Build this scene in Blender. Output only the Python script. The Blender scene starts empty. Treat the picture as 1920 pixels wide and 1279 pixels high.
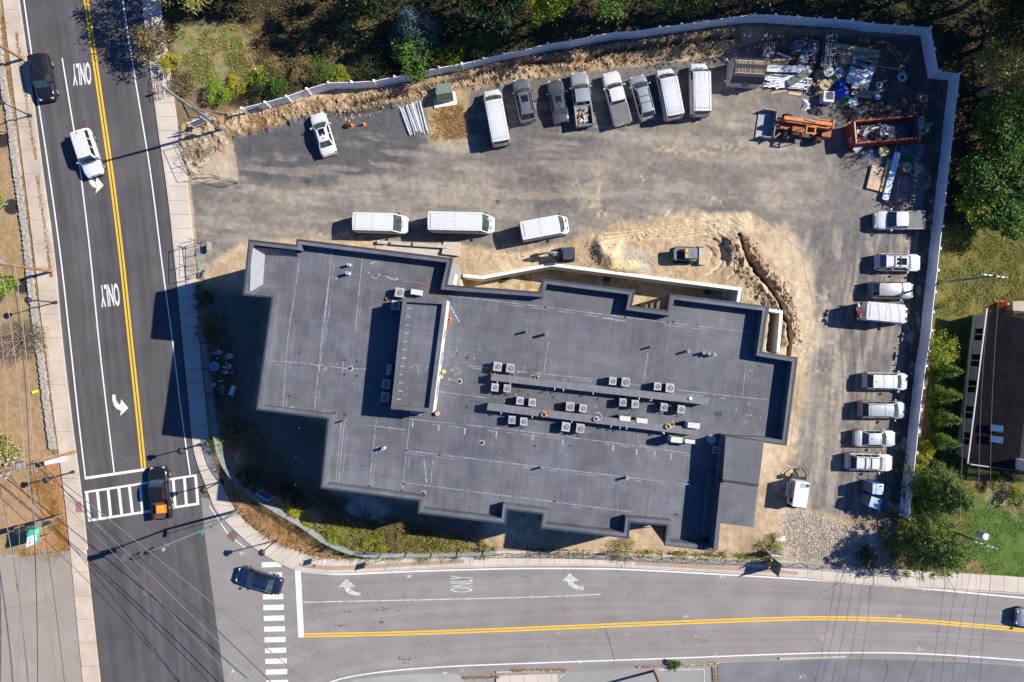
import bpy, math, random
import numpy as np
from mathutils import Vector, Matrix, Euler
R = math.radians
random.seed(7); rng = np.random.default_rng(11)
scene = bpy.context.scene
# ------------------------------------------------------------------ camera
H, F, CX, CY = 75.3, 1280.0, 960.0, 639.5          # altitude (m), focal length and centre (photo pixels)
cam_d = bpy.data.cameras.new("camera"); cam = bpy.data.objects.new("camera", cam_d)
scene.collection.objects.link(cam); scene.camera = cam
cam.location = (0, 0, H); cam.rotation_euler = (0, 0, 0)
cam_d.sensor_width = 36; cam_d.lens = 36*F/1920.0; cam_d.clip_start = 0.5; cam_d.clip_end = 3000
scene.render.resolution_x = 1024; scene.render.resolution_y = 682
# ------------------------------------------------------------------ sky and sun
SUN_EL = 38.3; sdx, sdy = 0.966, 0.257             # direction towards the sun, on the ground
w = bpy.data.worlds.new("World"); scene.world = w; w.use_nodes = True
nt = w.node_tree; bg = nt.nodes["Background"]; sky = nt.nodes.new("ShaderNodeTexSky")
sky.sky_type = 'NISHITA'; sky.sun_disc = False
sky.ozone_density = 5.0; sky.dust_density = 0.3; sky.sun_elevation = R(SUN_EL); sky.sun_rotation = math.atan2(sdx, sdy)
tint = nt.nodes.new("ShaderNodeMix"); tint.data_type = 'RGBA'; tint.blend_type = 'MULTIPLY'; tint.inputs[0].default_value = 1; tint.inputs[7].default_value = (.50, .88, 1.45, 1)
nt.links.new(sky.outputs[0], tint.inputs[6]); nt.links.new(tint.outputs[2], bg.inputs[0]); bg.inputs[1].default_value = 0.057
sl = bpy.data.lights.new("sun", 'SUN'); sl.energy = 5.0; sl.angle = R(0.5); sl.color = (1, 0.95, 0.86)
so = bpy.data.objects.new("sun", sl); scene.collection.objects.link(so)
sv = Vector((math.cos(R(SUN_EL))*sdx, math.cos(R(SUN_EL))*sdy, math.sin(R(SUN_EL))))
so.rotation_euler = sv.to_track_quat('Z', 'Y').to_euler(); so.location = (60, 20, 90)
scene.view_settings.view_transform = 'Standard'; scene.view_settings.look = 'None'
scene.view_settings.gamma = 1; scene.view_settings.exposure = 0.62
# ------------------------------------------------------------------ helpers
COL = scene.collection
def P(u, v, z=0.0):
    s = (H-z)/F
    return ((u-CX)*s, -(v-CY)*s, z)
def P2(u, v, z=0.0): return P(u, v, z)[:2]
def tag(o, label=None, cat=None, group=None, kind=None):
    if label: o["label"] = label
    if cat: o["category"] = cat
    if group: o["group"] = group
    if kind: o["kind"] = kind
    return o
def thing(name, label, cat, loc=(0, 0, 0), rz=0.0, group=None):
    o = bpy.data.objects.new(name, None); COL.objects.link(o); o.empty_display_size = .3
    o.location = loc; o.rotation_euler = (0, 0, rz)
    return tag(o, label, cat, group)
def clone(o, loc=None, rz=None, label=None, parent=None):
    c = o.copy(); COL.objects.link(c)
    if parent: c.parent = parent
    for ch in [x for x in bpy.data.objects if x.parent == o]: clone(ch, parent=c)
    if loc is not None: c.location = loc
    if rz is not None: c.rotation_euler = (0, 0, rz)
    if label: c["label"] = label
    return c
class MB:
    def __init__(s): s.v = []; s.f = []; s.m = []; s.s = []
    def add(s, vs, fs, mi=0, sm=False):
        b = len(s.v); s.v += [tuple(p) for p in vs]
        for f in fs: s.f.append([b+i for i in f]); s.m.append(mi); s.s.append(sm)
        return s
    def box(s, c, d, rz=0.0, mi=0, ry=0.0, rx=0.0, top=1.0):
        M = Euler((rx, ry, rz)).to_matrix(); vs = []
        for z in (-1, 1):
            k = top if z > 0 else 1.0
            for x, y in ((-1, -1), (1, -1), (1, 1), (-1, 1)):
                p = M @ Vector((x*d[0]/2*k, y*d[1]/2*k, z*d[2]/2)); vs.append((c[0]+p.x, c[1]+p.y, c[2]+p.z))
        return s.add(vs, [(0, 3, 2, 1), (4, 5, 6, 7), (0, 1, 5, 4), (1, 2, 6, 5), (2, 3, 7, 6), (3, 0, 4, 7)], mi)
    def prism(s, poly, z0, z1, mi=0, tmi=None):
        a = sum(poly[i][0]*poly[(i+1) % len(poly)][1]-poly[(i+1) % len(poly)][0]*poly[i][1] for i in range(len(poly)))
        if a < 0: poly = poly[::-1]
        n = len(poly); vs = [(x, y, z0) for x, y in poly]+[(x, y, z1) for x, y in poly]
        s.add(vs, [(i, (i+1) % n, n+(i+1) % n, n+i) for i in range(n)]+[tuple(range(n))[::-1]], mi)
        return s.add([(x, y, z1) for x, y in poly], [tuple(range(n))], mi if tmi is None else tmi)
    def ring(s, outer, inner, z0, z1, mi=0, tmi=None):
        n = len(outer); vs = [(x, y, z) for z in (z0, z1) for pl in (outer, inner) for x, y in pl]
        fs = []; ft = []
        for i in range(n):
            j = (i+1) % n
            fs += [(i, j, 2*n+j, 2*n+i), (n+j, n+i, 3*n+i, 3*n+j)]; ft.append((2*n+i, 2*n+j, 3*n+j, 3*n+i))
        s.add(vs, fs, mi); return s.add(vs, ft, mi if tmi is None else tmi)
    def tube(s, pts, r, n=8, mi=0, cap=True, sm=True):
        pts = [Vector(p) for p in pts]; rs = r if isinstance(r, (list, tuple)) else [r]*len(pts); vs = []; fs = []
        for i, p in enumerate(pts):
            d = (pts[min(i+1, len(pts)-1)]-pts[max(i-1, 0)]).normalized()
            up = Vector((0, 0, 1)) if abs(d.z) < .95 else Vector((1, 0, 0))
            a = d.cross(up).normalized(); b = a.cross(d)
            for k in range(n):
                t = 2*math.pi*k/n; vs.append(p+(a*math.cos(t)+b*math.sin(t))*rs[i])
        for i in range(len(pts)-1):
            for k in range(n): fs.append((i*n+k, i*n+(k+1) % n, (i+1)*n+(k+1) % n, (i+1)*n+k))
        s.add(vs, fs, mi, sm)
        if cap: s.add(vs[:n], [tuple(range(n))], mi); s.add(vs[-n:], [tuple(range(n))[::-1]], mi)
        return s
    def cyl(s, c, r, h, n=16, mi=0, r2=None, tmi=None):
        r2 = r if r2 is None else r2
        vs = [(c[0]+rr*math.cos(2*math.pi*k/n), c[1]+rr*math.sin(2*math.pi*k/n), z) for rr, z in ((r, c[2]), (r2, c[2]+h)) for k in range(n)]
        s.add(vs, [(k, (k+1) % n, n+(k+1) % n, n+k) for k in range(n)], mi, True)
        s.add(vs[:n], [tuple(range(n))[::-1]], mi); return s.add(vs[n:], [tuple(range(n))], mi if tmi is None else tmi)
    def grid(s, rows, mi=0, sm=True, close=False):
        m = len(rows[0]); vs = [p for r in rows for p in r]; fs = []
        for i in range(len(rows)-1):
            for k in range(m if close else m-1):
                fs.append((i*m+k, i*m+(k+1) % m, (i+1)*m+(k+1) % m, (i+1)*m+k))
        return s.add(vs, fs, mi, sm)
    def strip(s, pts, wd, z, mi=0):
        rows = []
        for i, p in enumerate(pts):
            a = Vector(pts[max(i-1, 0)]).to_2d(); b = Vector(pts[min(i+1, len(pts)-1)]).to_2d(); d = (b-a).normalized()
            n = Vector((-d.y, d.x))*wd/2; rows.append([(p[0]+n.x, p[1]+n.y, z), (p[0]-n.x, p[1]-n.y, z)])
        return s.grid(rows, mi, False)
    def build(s, name, mats, parent=None, loc=None, rz=0.0, world=False):
        me = bpy.data.meshes.new(name)
        off = Vector((0, 0, 0))
        if world and parent: off = Vector(parent.location)
        vs = [(x-off.x, y-off.y, z-off.z) for x, y, z in s.v] if world else s.v
        me.from_pydata(vs, [], s.f)
        for m in (mats if isinstance(mats, (list, tuple)) else [mats]): me.materials.append(m)
        me.polygons.foreach_set("material_index", s.m); me.polygons.foreach_set("use_smooth", s.s); me.update()
        o = bpy.data.objects.new(name, me); COL.objects.link(o)
        if parent: o.parent = parent
        if loc: o.location = loc
        if rz: o.rotation_euler = (0, 0, rz)
        return o
def smooth(pts, k=6, closed=False):
    out = []; n = len(pts)
    rngi = range(n if closed else n-1)
    for i in rngi:
        g = lambda j: pts[j % n] if closed else pts[max(0, min(n-1, j))]
        p0, p1, p2, p3 = g(i-1), g(i), g(i+1), g(i+2)
        for q in range(k):
            t = q/k; out.append(tuple(.5*(2*b+(c-a)*t+(2*a-5*b+4*c-d)*t*t+(3*b-a-3*c+d)*t**3) for a, b, c, d in zip(p0, p1, p2, p3)))
    if not closed: out.append(tuple(pts[-1]))
    return out
def offset_poly(poly, d):
    n = len(poly); a = sum(poly[i][0]*poly[(i+1) % n][1]-poly[(i+1) % n][0]*poly[i][1] for i in range(n)); sg = 1 if a > 0 else -1; out = []
    for i in range(n):
        p0, p1, p2 = Vector(poly[i-1]), Vector(poly[i]), Vector(poly[(i+1) % n])
        d1 = (p1-p0).normalized(); d2 = (p2-p1).normalized()
        n1 = Vector((-d1.y, d1.x))*sg; n2 = Vector((-d2.y, d2.x))*sg; b = (n1+n2); k = max(.35, 1+n1.dot(n2))
        out.append(tuple(p1+b*d/k))
    return out
# ------------------------------------------------------------------ materials
MAT = {}
def mat(name, col, rough=.7, metal=0.0, var=.12, scale=2.0, bump=0.0, bscale=25.0, coat=0.0, col2=None, spec=.5, trans=0.0, detail=5.0, stretch=None, rz=0.0):
    if name in MAT: return MAT[name]
    m = bpy.data.materials.new(name); m.use_nodes = True; t = m.node_tree; b = t.nodes["Principled BSDF"]; L = t.links.new
    b.inputs["Roughness"].default_value = rough; b.inputs["Metallic"].default_value = metal
    b.inputs["Specular IOR Level"].default_value = spec
    if coat: b.inputs["Coat Weight"].default_value = coat; b.inputs["Coat Roughness"].default_value = .05
    tc = t.nodes.new("ShaderNodeTexCoord"); src = tc.outputs["Object"]
    if stretch or rz:
        mp = t.nodes.new("ShaderNodeMapping"); mp.vector_type = 'TEXTURE' if False else 'POINT'
        mp.inputs["Rotation"].default_value = (0, 0, rz); mp.inputs["Scale"].default_value = stretch or (1, 1, 1)
        L(src, mp.inputs[0]); src = mp.outputs[0]
    n = t.nodes.new("ShaderNodeTexNoise"); n.inputs["Scale"].default_value = scale; n.inputs["Detail"].default_value = detail; L(src, n.inputs[0])
    mr = t.nodes.new("ShaderNodeMapRange"); mr.inputs["From Min"].default_value = .32; mr.inputs["From Max"].default_value = .68; L(n.outputs[0], mr.inputs[0])
    mx = t.nodes.new("ShaderNodeMix"); mx.data_type = 'RGBA'
    c2 = col2 or tuple(min(1, c*(1+var)) for c in col); c1 = col if col2 else tuple(c*(1-var) for c in col)
    mx.inputs[6].default_value = (*c1, 1); mx.inputs[7].default_value = (*c2, 1); L(mr.outputs[0], mx.inputs[0]); L(mx.outputs[2], b.inputs["Base Color"])
    if trans: b.inputs["Transmission Weight"].default_value = trans
    if bump:
        n2 = t.nodes.new("ShaderNodeTexNoise"); n2.inputs["Scale"].default_value = bscale; n2.inputs["Detail"].default_value = 4; L(tc.outputs["Object"], n2.inputs[0])
        bp = t.nodes.new("ShaderNodeBump"); bp.inputs["Strength"].default_value = bump; bp.inputs["Distance"].default_value = .05
        L(n2.outputs[0], bp.inputs["Height"]); L(bp.outputs[0], b.inputs["Normal"])
    MAT[name] = m; return m
def vcmat(name, rough=.95, var=.25, scale=18.0, bump=.4, bscale=8.0, spk=0.0):
    """surface whose own colour is stored on the mesh, with fine grain on top"""
    m = bpy.data.materials.new(name); m.use_nodes = True; t = m.node_tree; b = t.nodes["Principled BSDF"]; L = t.links.new
    b.inputs["Roughness"].default_value = rough; b.inputs["Specular IOR Level"].default_value = .25
    a = t.nodes.new("ShaderNodeAttribute"); a.attribute_name = "Col"
    g = t.nodes.new("ShaderNodeNewGeometry")
    n = t.nodes.new("ShaderNodeTexNoise"); n.inputs["Scale"].default_value = scale; n.inputs["Detail"].default_value = 6; n.inputs["Roughness"].default_value = .7; L(g.outputs["Position"], n.inputs[0])
    mr = t.nodes.new("ShaderNodeMapRange"); mr.inputs["From Min"].default_value = .3; mr.inputs["From Max"].default_value = .7
    mr.inputs["To Min"].default_value = 1-var; mr.inputs["To Max"].default_value = 1+var; L(n.outputs[0], mr.inputs[0])
    mu = t.nodes.new("ShaderNodeVectorMath"); mu.operation = 'SCALE'; L(a.outputs["Color"], mu.inputs[0]); L(mr.outputs[0], mu.inputs["Scale"])
    L(mu.outputs[0], b.inputs["Base Color"])
    n2 = t.nodes.new("ShaderNodeTexNoise"); n2.inputs["Scale"].default_value = bscale; n2.inputs["Detail"].default_value = 8; L(g.outputs["Position"], n2.inputs[0])
    bp = t.nodes.new("ShaderNodeBump"); bp.inputs["Strength"].default_value = bump; bp.inputs["Distance"].default_value = .08
    L(n2.outputs[0], bp.inputs["Height"]); L(bp.outputs[0], b.inputs["Normal"])
    return m
def ribmat(name, col, var=.12, joint=0.0, streak=0.0, jw=.03, blot=.12, grain=30.0, crack=0.0):
    """pavement laid along a UV strip: u = metres along, v = 0..1 across"""
    m = bpy.data.materials.new(name); m.use_nodes = True; t = m.node_tree; b = t.nodes["Principled BSDF"]; L = t.links.new
    b.inputs["Roughness"].default_value = .9; b.inputs["Specular IOR Level"].default_value = .25
    uv = t.nodes.new("ShaderNodeUVMap"); uv.uv_map = "UVMap"; g = t.nodes.new("ShaderNodeNewGeometry")
    def noise(src, sc, det, lo, hi, stretch=None):
        if stretch:
            mp = t.nodes.new("ShaderNodeMapping"); mp.inputs["Scale"].default_value = stretch; L(src, mp.inputs[0]); src = mp.outputs[0]
        n = t.nodes.new("ShaderNodeTexNoise"); n.inputs["Scale"].default_value = sc; n.inputs["Detail"].default_value = det; L(src, n.inputs[0])
        r = t.nodes.new("ShaderNodeMapRange"); r.inputs["From Min"].default_value = .3; r.inputs["From Max"].default_value = .7
        r.inputs["To Min"].default_value = lo; r.inputs["To Max"].default_value = hi; L(n.outputs[0], r.inputs[0]); return r.outputs[0]
    def mul(a, c):
        q = t.nodes.new("ShaderNodeMath"); q.operation = 'MULTIPLY'; L(a, q.inputs[0]); L(c, q.inputs[1]); return q.outputs[0]
    f = mul(noise(g.outputs["Position"], grain, 5, 1-var, 1+var), noise(g.outputs["Position"], .35, 5, 1-blot, 1+blot))
    if streak: f = mul(f, noise(uv.outputs[0], 1.0, 4, 1-streak, 1+streak, (.03, 14, 1)))
    if joint:
        sx = t.nodes.new("ShaderNodeSeparateXYZ"); L(uv.outputs[0], sx.inputs[0])
        q = t.nodes.new("ShaderNodeMath"); q.operation = 'DIVIDE'; q.inputs[1].default_value = joint; L(sx.outputs[0], q.inputs[0])
        q2 = t.nodes.new("ShaderNodeMath"); q2.operation = 'FRACT'; L(q.outputs[0], q2.inputs[0])
        q3 = t.nodes.new("ShaderNodeMath"); q3.operation = 'GREATER_THAN'; q3.inputs[1].default_value = jw/joint; L(q2.outputs[0], q3.inputs[0])
        q4 = t.nodes.new("ShaderNodeMapRange"); q4.inputs["To Min"].default_value = .45; L(q3.outputs[0], q4.inputs[0]); f = mul(f, q4.outputs[0])
    if crack:
        vo = t.nodes.new("ShaderNodeTexVoronoi"); vo.feature = 'DISTANCE_TO_EDGE'; vo.inputs["Scale"].default_value = .16
        nz = t.nodes.new("ShaderNodeTexNoise"); nz.inputs["Scale"].default_value = .8; nz.inputs["Detail"].default_value = 5; L(g.outputs["Position"], nz.inputs[0])
        mxv = t.nodes.new("ShaderNodeMix"); mxv.data_type = 'VECTOR'; mxv.inputs[0].default_value = .5; L(g.outputs["Position"], mxv.inputs[4])
        ad = t.nodes.new("ShaderNodeVectorMath"); ad.operation = 'MULTIPLY_ADD'; L(nz.outputs["Color"], ad.inputs[0]); ad.inputs[1].default_value = (4, 4, 4); L(g.outputs["Position"], ad.inputs[2])
        L(ad.outputs[0], vo.inputs[0]); rr = t.nodes.new("ShaderNodeMapRange"); rr.inputs["From Max"].default_value = .006; rr.inputs["To Min"].default_value = 1-crack; L(vo.outputs[0], rr.inputs[0]); f = mul(f, rr.outputs[0])
    mu = t.nodes.new("ShaderNodeVectorMath"); mu.operation = 'SCALE'; mu.inputs[0].default_value = col; L(f, mu.inputs["Scale"]); L(mu.outputs[0], b.inputs["Base Color"])
    return m
def ribbon(name, left, right, z, m, thick=0.0, k=8, across=1, zf=None, parent=None):
    """paved strip between two pixel polylines of equal length, with UVs along it"""
    l = [P2(*p) for p in smooth(left, k)]; r = [P2(*p) for p in smooth(right, k)]
    vs = []; fs = []; uvs = []; d = 0; nn = across+1
    for i, (a, c) in enumerate(zip(l, r)):
        if i: d += (Vector(a)-Vector(l[i-1])).length*.5+(Vector(c)-Vector(r[i-1])).length*.5
        for q in range(nn):
            t = q/across; vs.append((a[0]+(c[0]-a[0])*t, a[1]+(c[1]-a[1])*t, z)); uvs.append((d, t))
    for i in range(len(l)-1):
        for q in range(across): fs.append((i*nn+q, i*nn+q+1, (i+1)*nn+q+1, (i+1)*nn+q))
    top = len(fs)
    if thick:
        b = len(vs); ed = []
        for i in range(len(l)): ed.append((i*nn, i*nn+across))
        for i in range(len(l)):
            for e in ed[i]: vs.append((vs[e][0], vs[e][1], z-thick)); uvs.append(uvs[e])
        for i in range(len(l)-1):
            fs.append((ed[i][0], ed[i+1][0], b+2*(i+1), b+2*i)); fs.append((ed[i+1][1], ed[i][1], b+2*i+1, b+2*(i+1)+1))
        fs.append((ed[0][0], b, b+1, ed[0][1])); n1 = len(l)-1; fs.append((ed[n1][1], b+2*n1+1, b+2*n1, ed[n1][0]))
    me = bpy.data.meshes.new(name); me.from_pydata(vs, [], fs); me.materials.append(m)
    ul = me.uv_layers.new(name="UVMap")
    for lp in me.loops: ul.data[lp.index].uv = uvs[lp.vertex_index]
    me.update(); o = bpy.data.objects.new(name, me); COL.objects.link(o)
    if parent: o.parent = parent
    return o
# ================================================================== GROUND (one sheet, dense where the photo looks)
def axis(lo, hi, st): return np.concatenate(([lo-24000, lo-9000, lo-3500, lo-1400, lo-600, lo-200], np.arange(lo, hi+.1, st), [hi+200, hi+600, hi+1400, hi+3500, hi+9000, hi+24000]))
ua = axis(-70, 1990, 2.0); va = axis(-70, 1350, 2.0); NU, NV = len(ua), len(va)
GU, GV = np.meshgrid(ua, va)
def vnoise(sc, seed, U=None, V=None):
    U = GU if U is None else U; V = GV if V is None else V
    g = np.random.default_rng(seed).random((256, 256)); x = (U/sc) % 255; y = (V/sc) % 255
    xi = np.floor(x).astype(int); yi = np.floor(y).astype(int); fx = x-xi; fy = y-yi
    fx = fx*fx*(3-2*fx); fy = fy*fy*(3-2*fy); x1 = (xi+1) % 256; y1 = (yi+1) % 256
    return (g[yi, xi]*(1-fx)+g[yi, x1]*fx)*(1-fy)+(g[y1, xi]*(1-fx)+g[y1, x1]*fx)*fy
def fbm(sc, seed, o=5):
    r = 0; a = 1; t = 0
    for i in range(o): r = r+a*vnoise(sc/2**i, seed+i*7); t += a; a *= .58
    return r/t
N1, N2, N3, N4 = fbm(120, 1), fbm(40, 20), fbm(14, 40, 4), fbm(6, 60, 2)
NS = fbm(260, 90)
GC = np.empty((NV, NU, 3)); GC[:] = (.12, .095, .06); GZ = np.zeros((NV, NU))
def sstep(x): x = np.clip(x, 0, 1); return x*x*(3-2*x)
def bbox(pts, pad):
    us = [p[0] for p in pts]; vs = [p[1] for p in pts]
    i0, i1 = np.searchsorted(va, [min(vs)-pad, max(vs)+pad]); j0, j1 = np.searchsorted(ua, [min(us)-pad, max(us)+pad])
    return slice(i0, max(i1, i0+1)), slice(j0, max(j1, j0+1))
def segd(pts, sl, closed=False):
    U, V = GU[sl], GV[sl]; d = np.full(U.shape, 1e9); n = len(pts)
    for i in range(n if closed else n-1):
        (ax, ay), (bx, by) = pts[i], pts[(i+1) % n]; dx, dy = bx-ax, by-ay; L2 = dx*dx+dy*dy+1e-9
        t = np.clip(((U-ax)*dx+(V-ay)*dy)/L2, 0, 1); d = np.minimum(d, np.hypot(U-ax-t*dx, V-ay-t*dy))
    return d
def inside(pts, sl):
    U, V = GU[sl], GV[sl]; c = np.zeros(U.shape, bool); n = len(pts)
    for i in range(n):
        (x1, y1), (x2, y2) = pts[i], pts[(i+1) % n]
        if y1 == y2: continue
        c ^= ((y1 > V) != (y2 > V)) & (U < (x2-x1)*(V-y1)/(y2-y1)+x1)
    return c
def m_poly(pts, fe=6, wob=0):
    sl = bbox(pts, fe+wob+4); d = segd(pts, sl, True); d = np.where(inside(pts, sl), d, -d)
    if wob: d = d+(N3[sl]-.5)*wob*2
    return sl, sstep(d/max(fe, .1)*.5+.5)
def m_line(pts, wd, fe=3, wob=0):
    sl = bbox(pts, wd+fe+wob+4); d = segd(pts, sl)
    if wob: d = d+(N3[sl]-.5)*wob*2
    return sl, sstep((wd/2-d)/max(fe, .1)+.5)
def m_blob(u, v, ru, rv, ang=0, fe=.5, wob=.4):
    pts = [(u-ru*1.8, v-ru*1.8), (u+ru*1.8, v+ru*1.8)]
    if rv > ru: pts = [(u-rv*1.8, v-rv*1.8), (u+rv*1.8, v+rv*1.8)]
    sl = bbox(pts, 2); c, s = math.cos(R(ang)), math.sin(R(ang)); x = GU[sl]-u; y = GV[sl]-v
    d = np.hypot((x*c+y*s)/ru, (-x*s+y*c)/rv)+(N3[sl]-.5)*wob*2
    return sl, sstep((1-d)/fe+.5)
def paint(mk, col, a=1.0, mod=None):
    sl, m = mk; m = m*a
    if mod is not None: m = m*mod[sl]
    GC[sl] = GC[sl]*(1-m[..., None])+np.array(col)*m[..., None]
def lift(mk, h): sl, m = mk; GZ[sl] += m*h
T = lambda n, lo, hi: sstep((n-lo)/(hi-lo))
# broad colours of the land
GC[:] = np.array((.13, .10, .06))*(1-T(N1, .4, .6)[..., None])+np.array((.10, .11, .04))*T(N1, .4, .6)[..., None]
# woods and yard behind the fence
woods = [(262, -70), (300, 120), (330, 180), (450, 205), (620, 165), (800, 130), (960, 95), (1240, 50), (1400, 28), (1740, 55), (1760, 135), (1800, 140), (1770, 420), (1990, 480), (1990, -70)]
paint(m_poly(woods, 8), (.042, .032, .018)); paint(m_poly(woods, 8), (.12, .075, .03), .6, T(N2*.6+N4*.4, .5, .68)); paint(m_poly(woods, 8), (.035, .045, .014), .7, T(fbm(60, 300)*.6+N4*.4, .45, .65))
paint(m_poly([(335, 50), (450, 40), (480, 110), (450, 170), (400, 190), (340, 160), (325, 100)], 14, 14), (.27, .22, .11), .95)
paint(m_poly([(340, 55), (450, 45), (460, 120), (430, 165), (350, 150)], 16, 16), (.115, .155, .04), .95, T(N2*.6+N4*.4, .38, .55))
paint(m_poly([(400, 60), (700, 20), (700, 110), (500, 150), (440, 120)], 20, 14), (.24, .17, .05), .6, T(N3, .4, .7))
paint(m_poly([(320, 150), (450, 205), (330, 240), (305, 190)], 8, 8), (.19, .14, .08), .9)
# neighbour lawn on the right
lawn = [(1770, 420), (1990, 440), (1990, 1110), (1700, 1080), (1715, 860), (1745, 620)]
paint(m_poly(lawn, 8, 6), (.14, .125, .035)); paint(m_poly(lawn, 8, 6), (.07, .105, .02), .85, T(N3*.5+N1*.5, .42, .6)); paint(m_poly(lawn, 8), (.22, .14, .04), .6, T(N2*.6+N4*.4, .46, .64))
paint(m_poly([(1830, 930), (1990, 930), (1990, 1100), (1780, 1070), (1800, 1010)], 14, 14), (.085, .135, .028), 1)
paint(m_poly([(1800, 600), (1990, 590), (1990, 600), (1800, 880), (1740, 860), (1755, 600)], 6), (.035, .06, .015), .9)
paint(m_poly([(1836, 880), (1990, 890), (1990, 950), (1900, 960), (1850, 935)], 8, 10), (.28, .21, .12), .9)
paint(m_poly([(1790, 1040), (1830, 1055), (1850, 1075), (1780, 1068)], 5, 5), (.30, .17, .08), .8)
paint(m_poly([(1731, 650), (1748, 650), (1735, 830), (1722, 830)], 3), (.16, .10, .06), .9)
# verge and lawn on the far left
lft = [(-70, -70), (10, -70), (20, 100), (40, 300), (60, 480), (90, 700), (120, 900), (135, 1040), (-70, 1060)]
paint(m_poly(lft, 5), (.33, .215, .12)); paint(m_poly(lft, 5), (.26, .20, .085), .6, T(N1, .45, .6)); paint(m_poly(lft, 5), (.36, .20, .10), .6, T(N2*.6+N4*.4, .5, .68))
paint(m_poly([(75, 860), (125, 870), (133, 1030), (60, 1040), (80, 950)], 8, 10), (.42, .19, .07), .8, T(N3, .3, .6))
for u, v, r_ in ((22, 388, 15), (42, 538, 13), (3, 262, 15)): paint(m_blob(u, v, r_, r_, 0, .25, .15), (.035, .028, .026), 1)
paint(m_blob(25, 640, 62, 40, -10, .5), (.16, .11, .07), .9)
# south-west paved forecourt and the far kerb side
paint(m_poly([(-70, 1046), (135, 1030), (160, 1290), (160, 1350), (-70, 1350)], 2), (.30, .27, .24))
paint(m_poly([(420, 1250), (1990, 1225), (1990, 1350), (420, 1350)], 2), (.25, .24, .225), 1)
paint(m_poly([(1345, 1243), (1990, 1225), (1990, 1350), (1345, 1350)], 2, 2), (.145, .15, .155), 1); paint(m_poly([(1600, 1255), (1990, 1250), (1990, 1350), (1600, 1350)], 12, 12), (.24, .22, .20), .8)
# site dirt
site = [(345, 300), (325, 262), (420, 215), (620, 170), (800, 145), (960, 115), (1240, 70), (1400, 48), (1740, 62), (1748, 140), (1785, 148), (1775, 330), (1700, 970), (1690, 1075), (1440, 1055), (1100, 1040), (700, 1045), (560, 1020), (440, 930), (385, 850), (368, 620)]
paint(m_poly(site, 5, 3), (.36, .27, .17)); paint(m_poly(site, 5, 3), (.25, .19, .12), .8, T(N2, .5, .65)); paint(m_poly(site, 5, 3), (.50, .39, .25), .7, T(N1, .5, .62))
# rough spoil bank along the fence
bank = [(330, 235), (450, 212), (620, 178), (760, 172), (960, 125), (1240, 76), (1390, 52), (1395, 90), (1340, 108), (1250, 110), (1110, 132), (985, 152), (870, 168), (760, 200), (600, 220), (440, 262), (350, 330)]
paint(m_poly(bank, 5, 5), (.36, .245, .135)); paint(m_poly(bank, 5, 5), (.19, .12, .065), .85, T(N2*.6+N4*.4, .47, .62)); paint(m_poly(bank, 4, 4), (.46, .34, .20), .6, T(N3, .52, .7))
sl, m = m_poly(bank, 8, 5); GZ[sl] += m*(N2[sl]*.5+N3[sl]*.55+N4[sl]*.35-.5)
ditch = [(655, 200), (730, 184), (812, 162), (880, 146), (960, 121), (1040, 117), (1100, 115), (1145, 98), (1230, 88), (1310, 78), (1372, 70)]
paint(m_line(ditch, 5, 4, 3), (.09, .055, .03), .95); lift(m_line(ditch, 8, 7, 3), -.7); lift(m_line([(u, v-9) for u, v in ditch], 10, 8, 4), .3); lift(m_line([(u, v+11) for u, v in ditch], 12, 9, 4), .4)
paint(m_poly([(430, 225), (560, 190), (640, 205), (560, 235), (440, 262)], 8, 8), (.42, .33, .20), .8, T(N3, .3, .6))
paint(m_poly([(330, 250), (420, 240), (448, 330), (350, 345), (335, 300)], 5, 5), (.42, .34, .25), .9); paint(m_poly([(345, 262), (410, 255), (425, 290), (350, 300)], 8, 8), (.24, .14, .08), .8, T(N3, .35, .6))
# asphalt yard
lotp = [(437, 258), (520, 236), (590, 214), (690, 210), (745, 196), (800, 190), (812, 262), (875, 262), (882, 172), (985, 152), (1110, 135), (1250, 118), (1330, 112), (1420, 80), (1500, 66), (1745, 72), (1740, 140), (1775, 150), (1760, 300), (1722, 480), (1695, 720), (1662, 960), (1590, 968), (1475, 950), (1478, 850), (1502, 690), (1530, 600), (1500, 470), (1420, 400), (1300, 405), (1160, 425), (1085, 450), (960, 475), (860, 456), (560, 446), (468, 448), (400, 505), (372, 480), (358, 345), (450, 338)]
lsl, lm = m_poly(lotp, 3, 3)
paint((lsl, lm), (.170, .155, .143)); paint((lsl, lm), (.115, .107, .102), .7, T(N1*.7+N3*.3, .48, .62)); paint((lsl, lm), (.22, .195, .165), .7, T(NS*.8+N3*.2, .45, .6))
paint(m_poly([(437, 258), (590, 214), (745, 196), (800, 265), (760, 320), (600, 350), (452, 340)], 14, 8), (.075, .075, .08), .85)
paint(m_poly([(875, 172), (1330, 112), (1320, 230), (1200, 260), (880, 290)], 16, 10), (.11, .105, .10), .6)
dust = (.31, .26, .20)
for pl, a in (([(370, 370), (520, 350), (700, 330), (900, 320), (1000, 360), (900, 400), (700, 440), (480, 460), (390, 510)], .55), ([(1180, 240), (1400, 190), (1440, 240), (1560, 320), (1540, 420), (1420, 400), (1280, 400), (1100, 430), (1060, 370), (1100, 300)], .6),
              ([(1425, 330), (1490, 350), (1515, 420), (1500, 445), (1420, 440), (1400, 380)], .6), ([(1490, 450), (1560, 470), (1600, 600), (1580, 800), (1560, 960), (1480, 960), (1500, 700)], .55), ([(1300, 110), (1440, 150), (1420, 260), (1330, 240)], .5)):
    paint(m_poly(pl, 26, 24), dust, a, .35+.65*T(N2, .35, .62))
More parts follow.
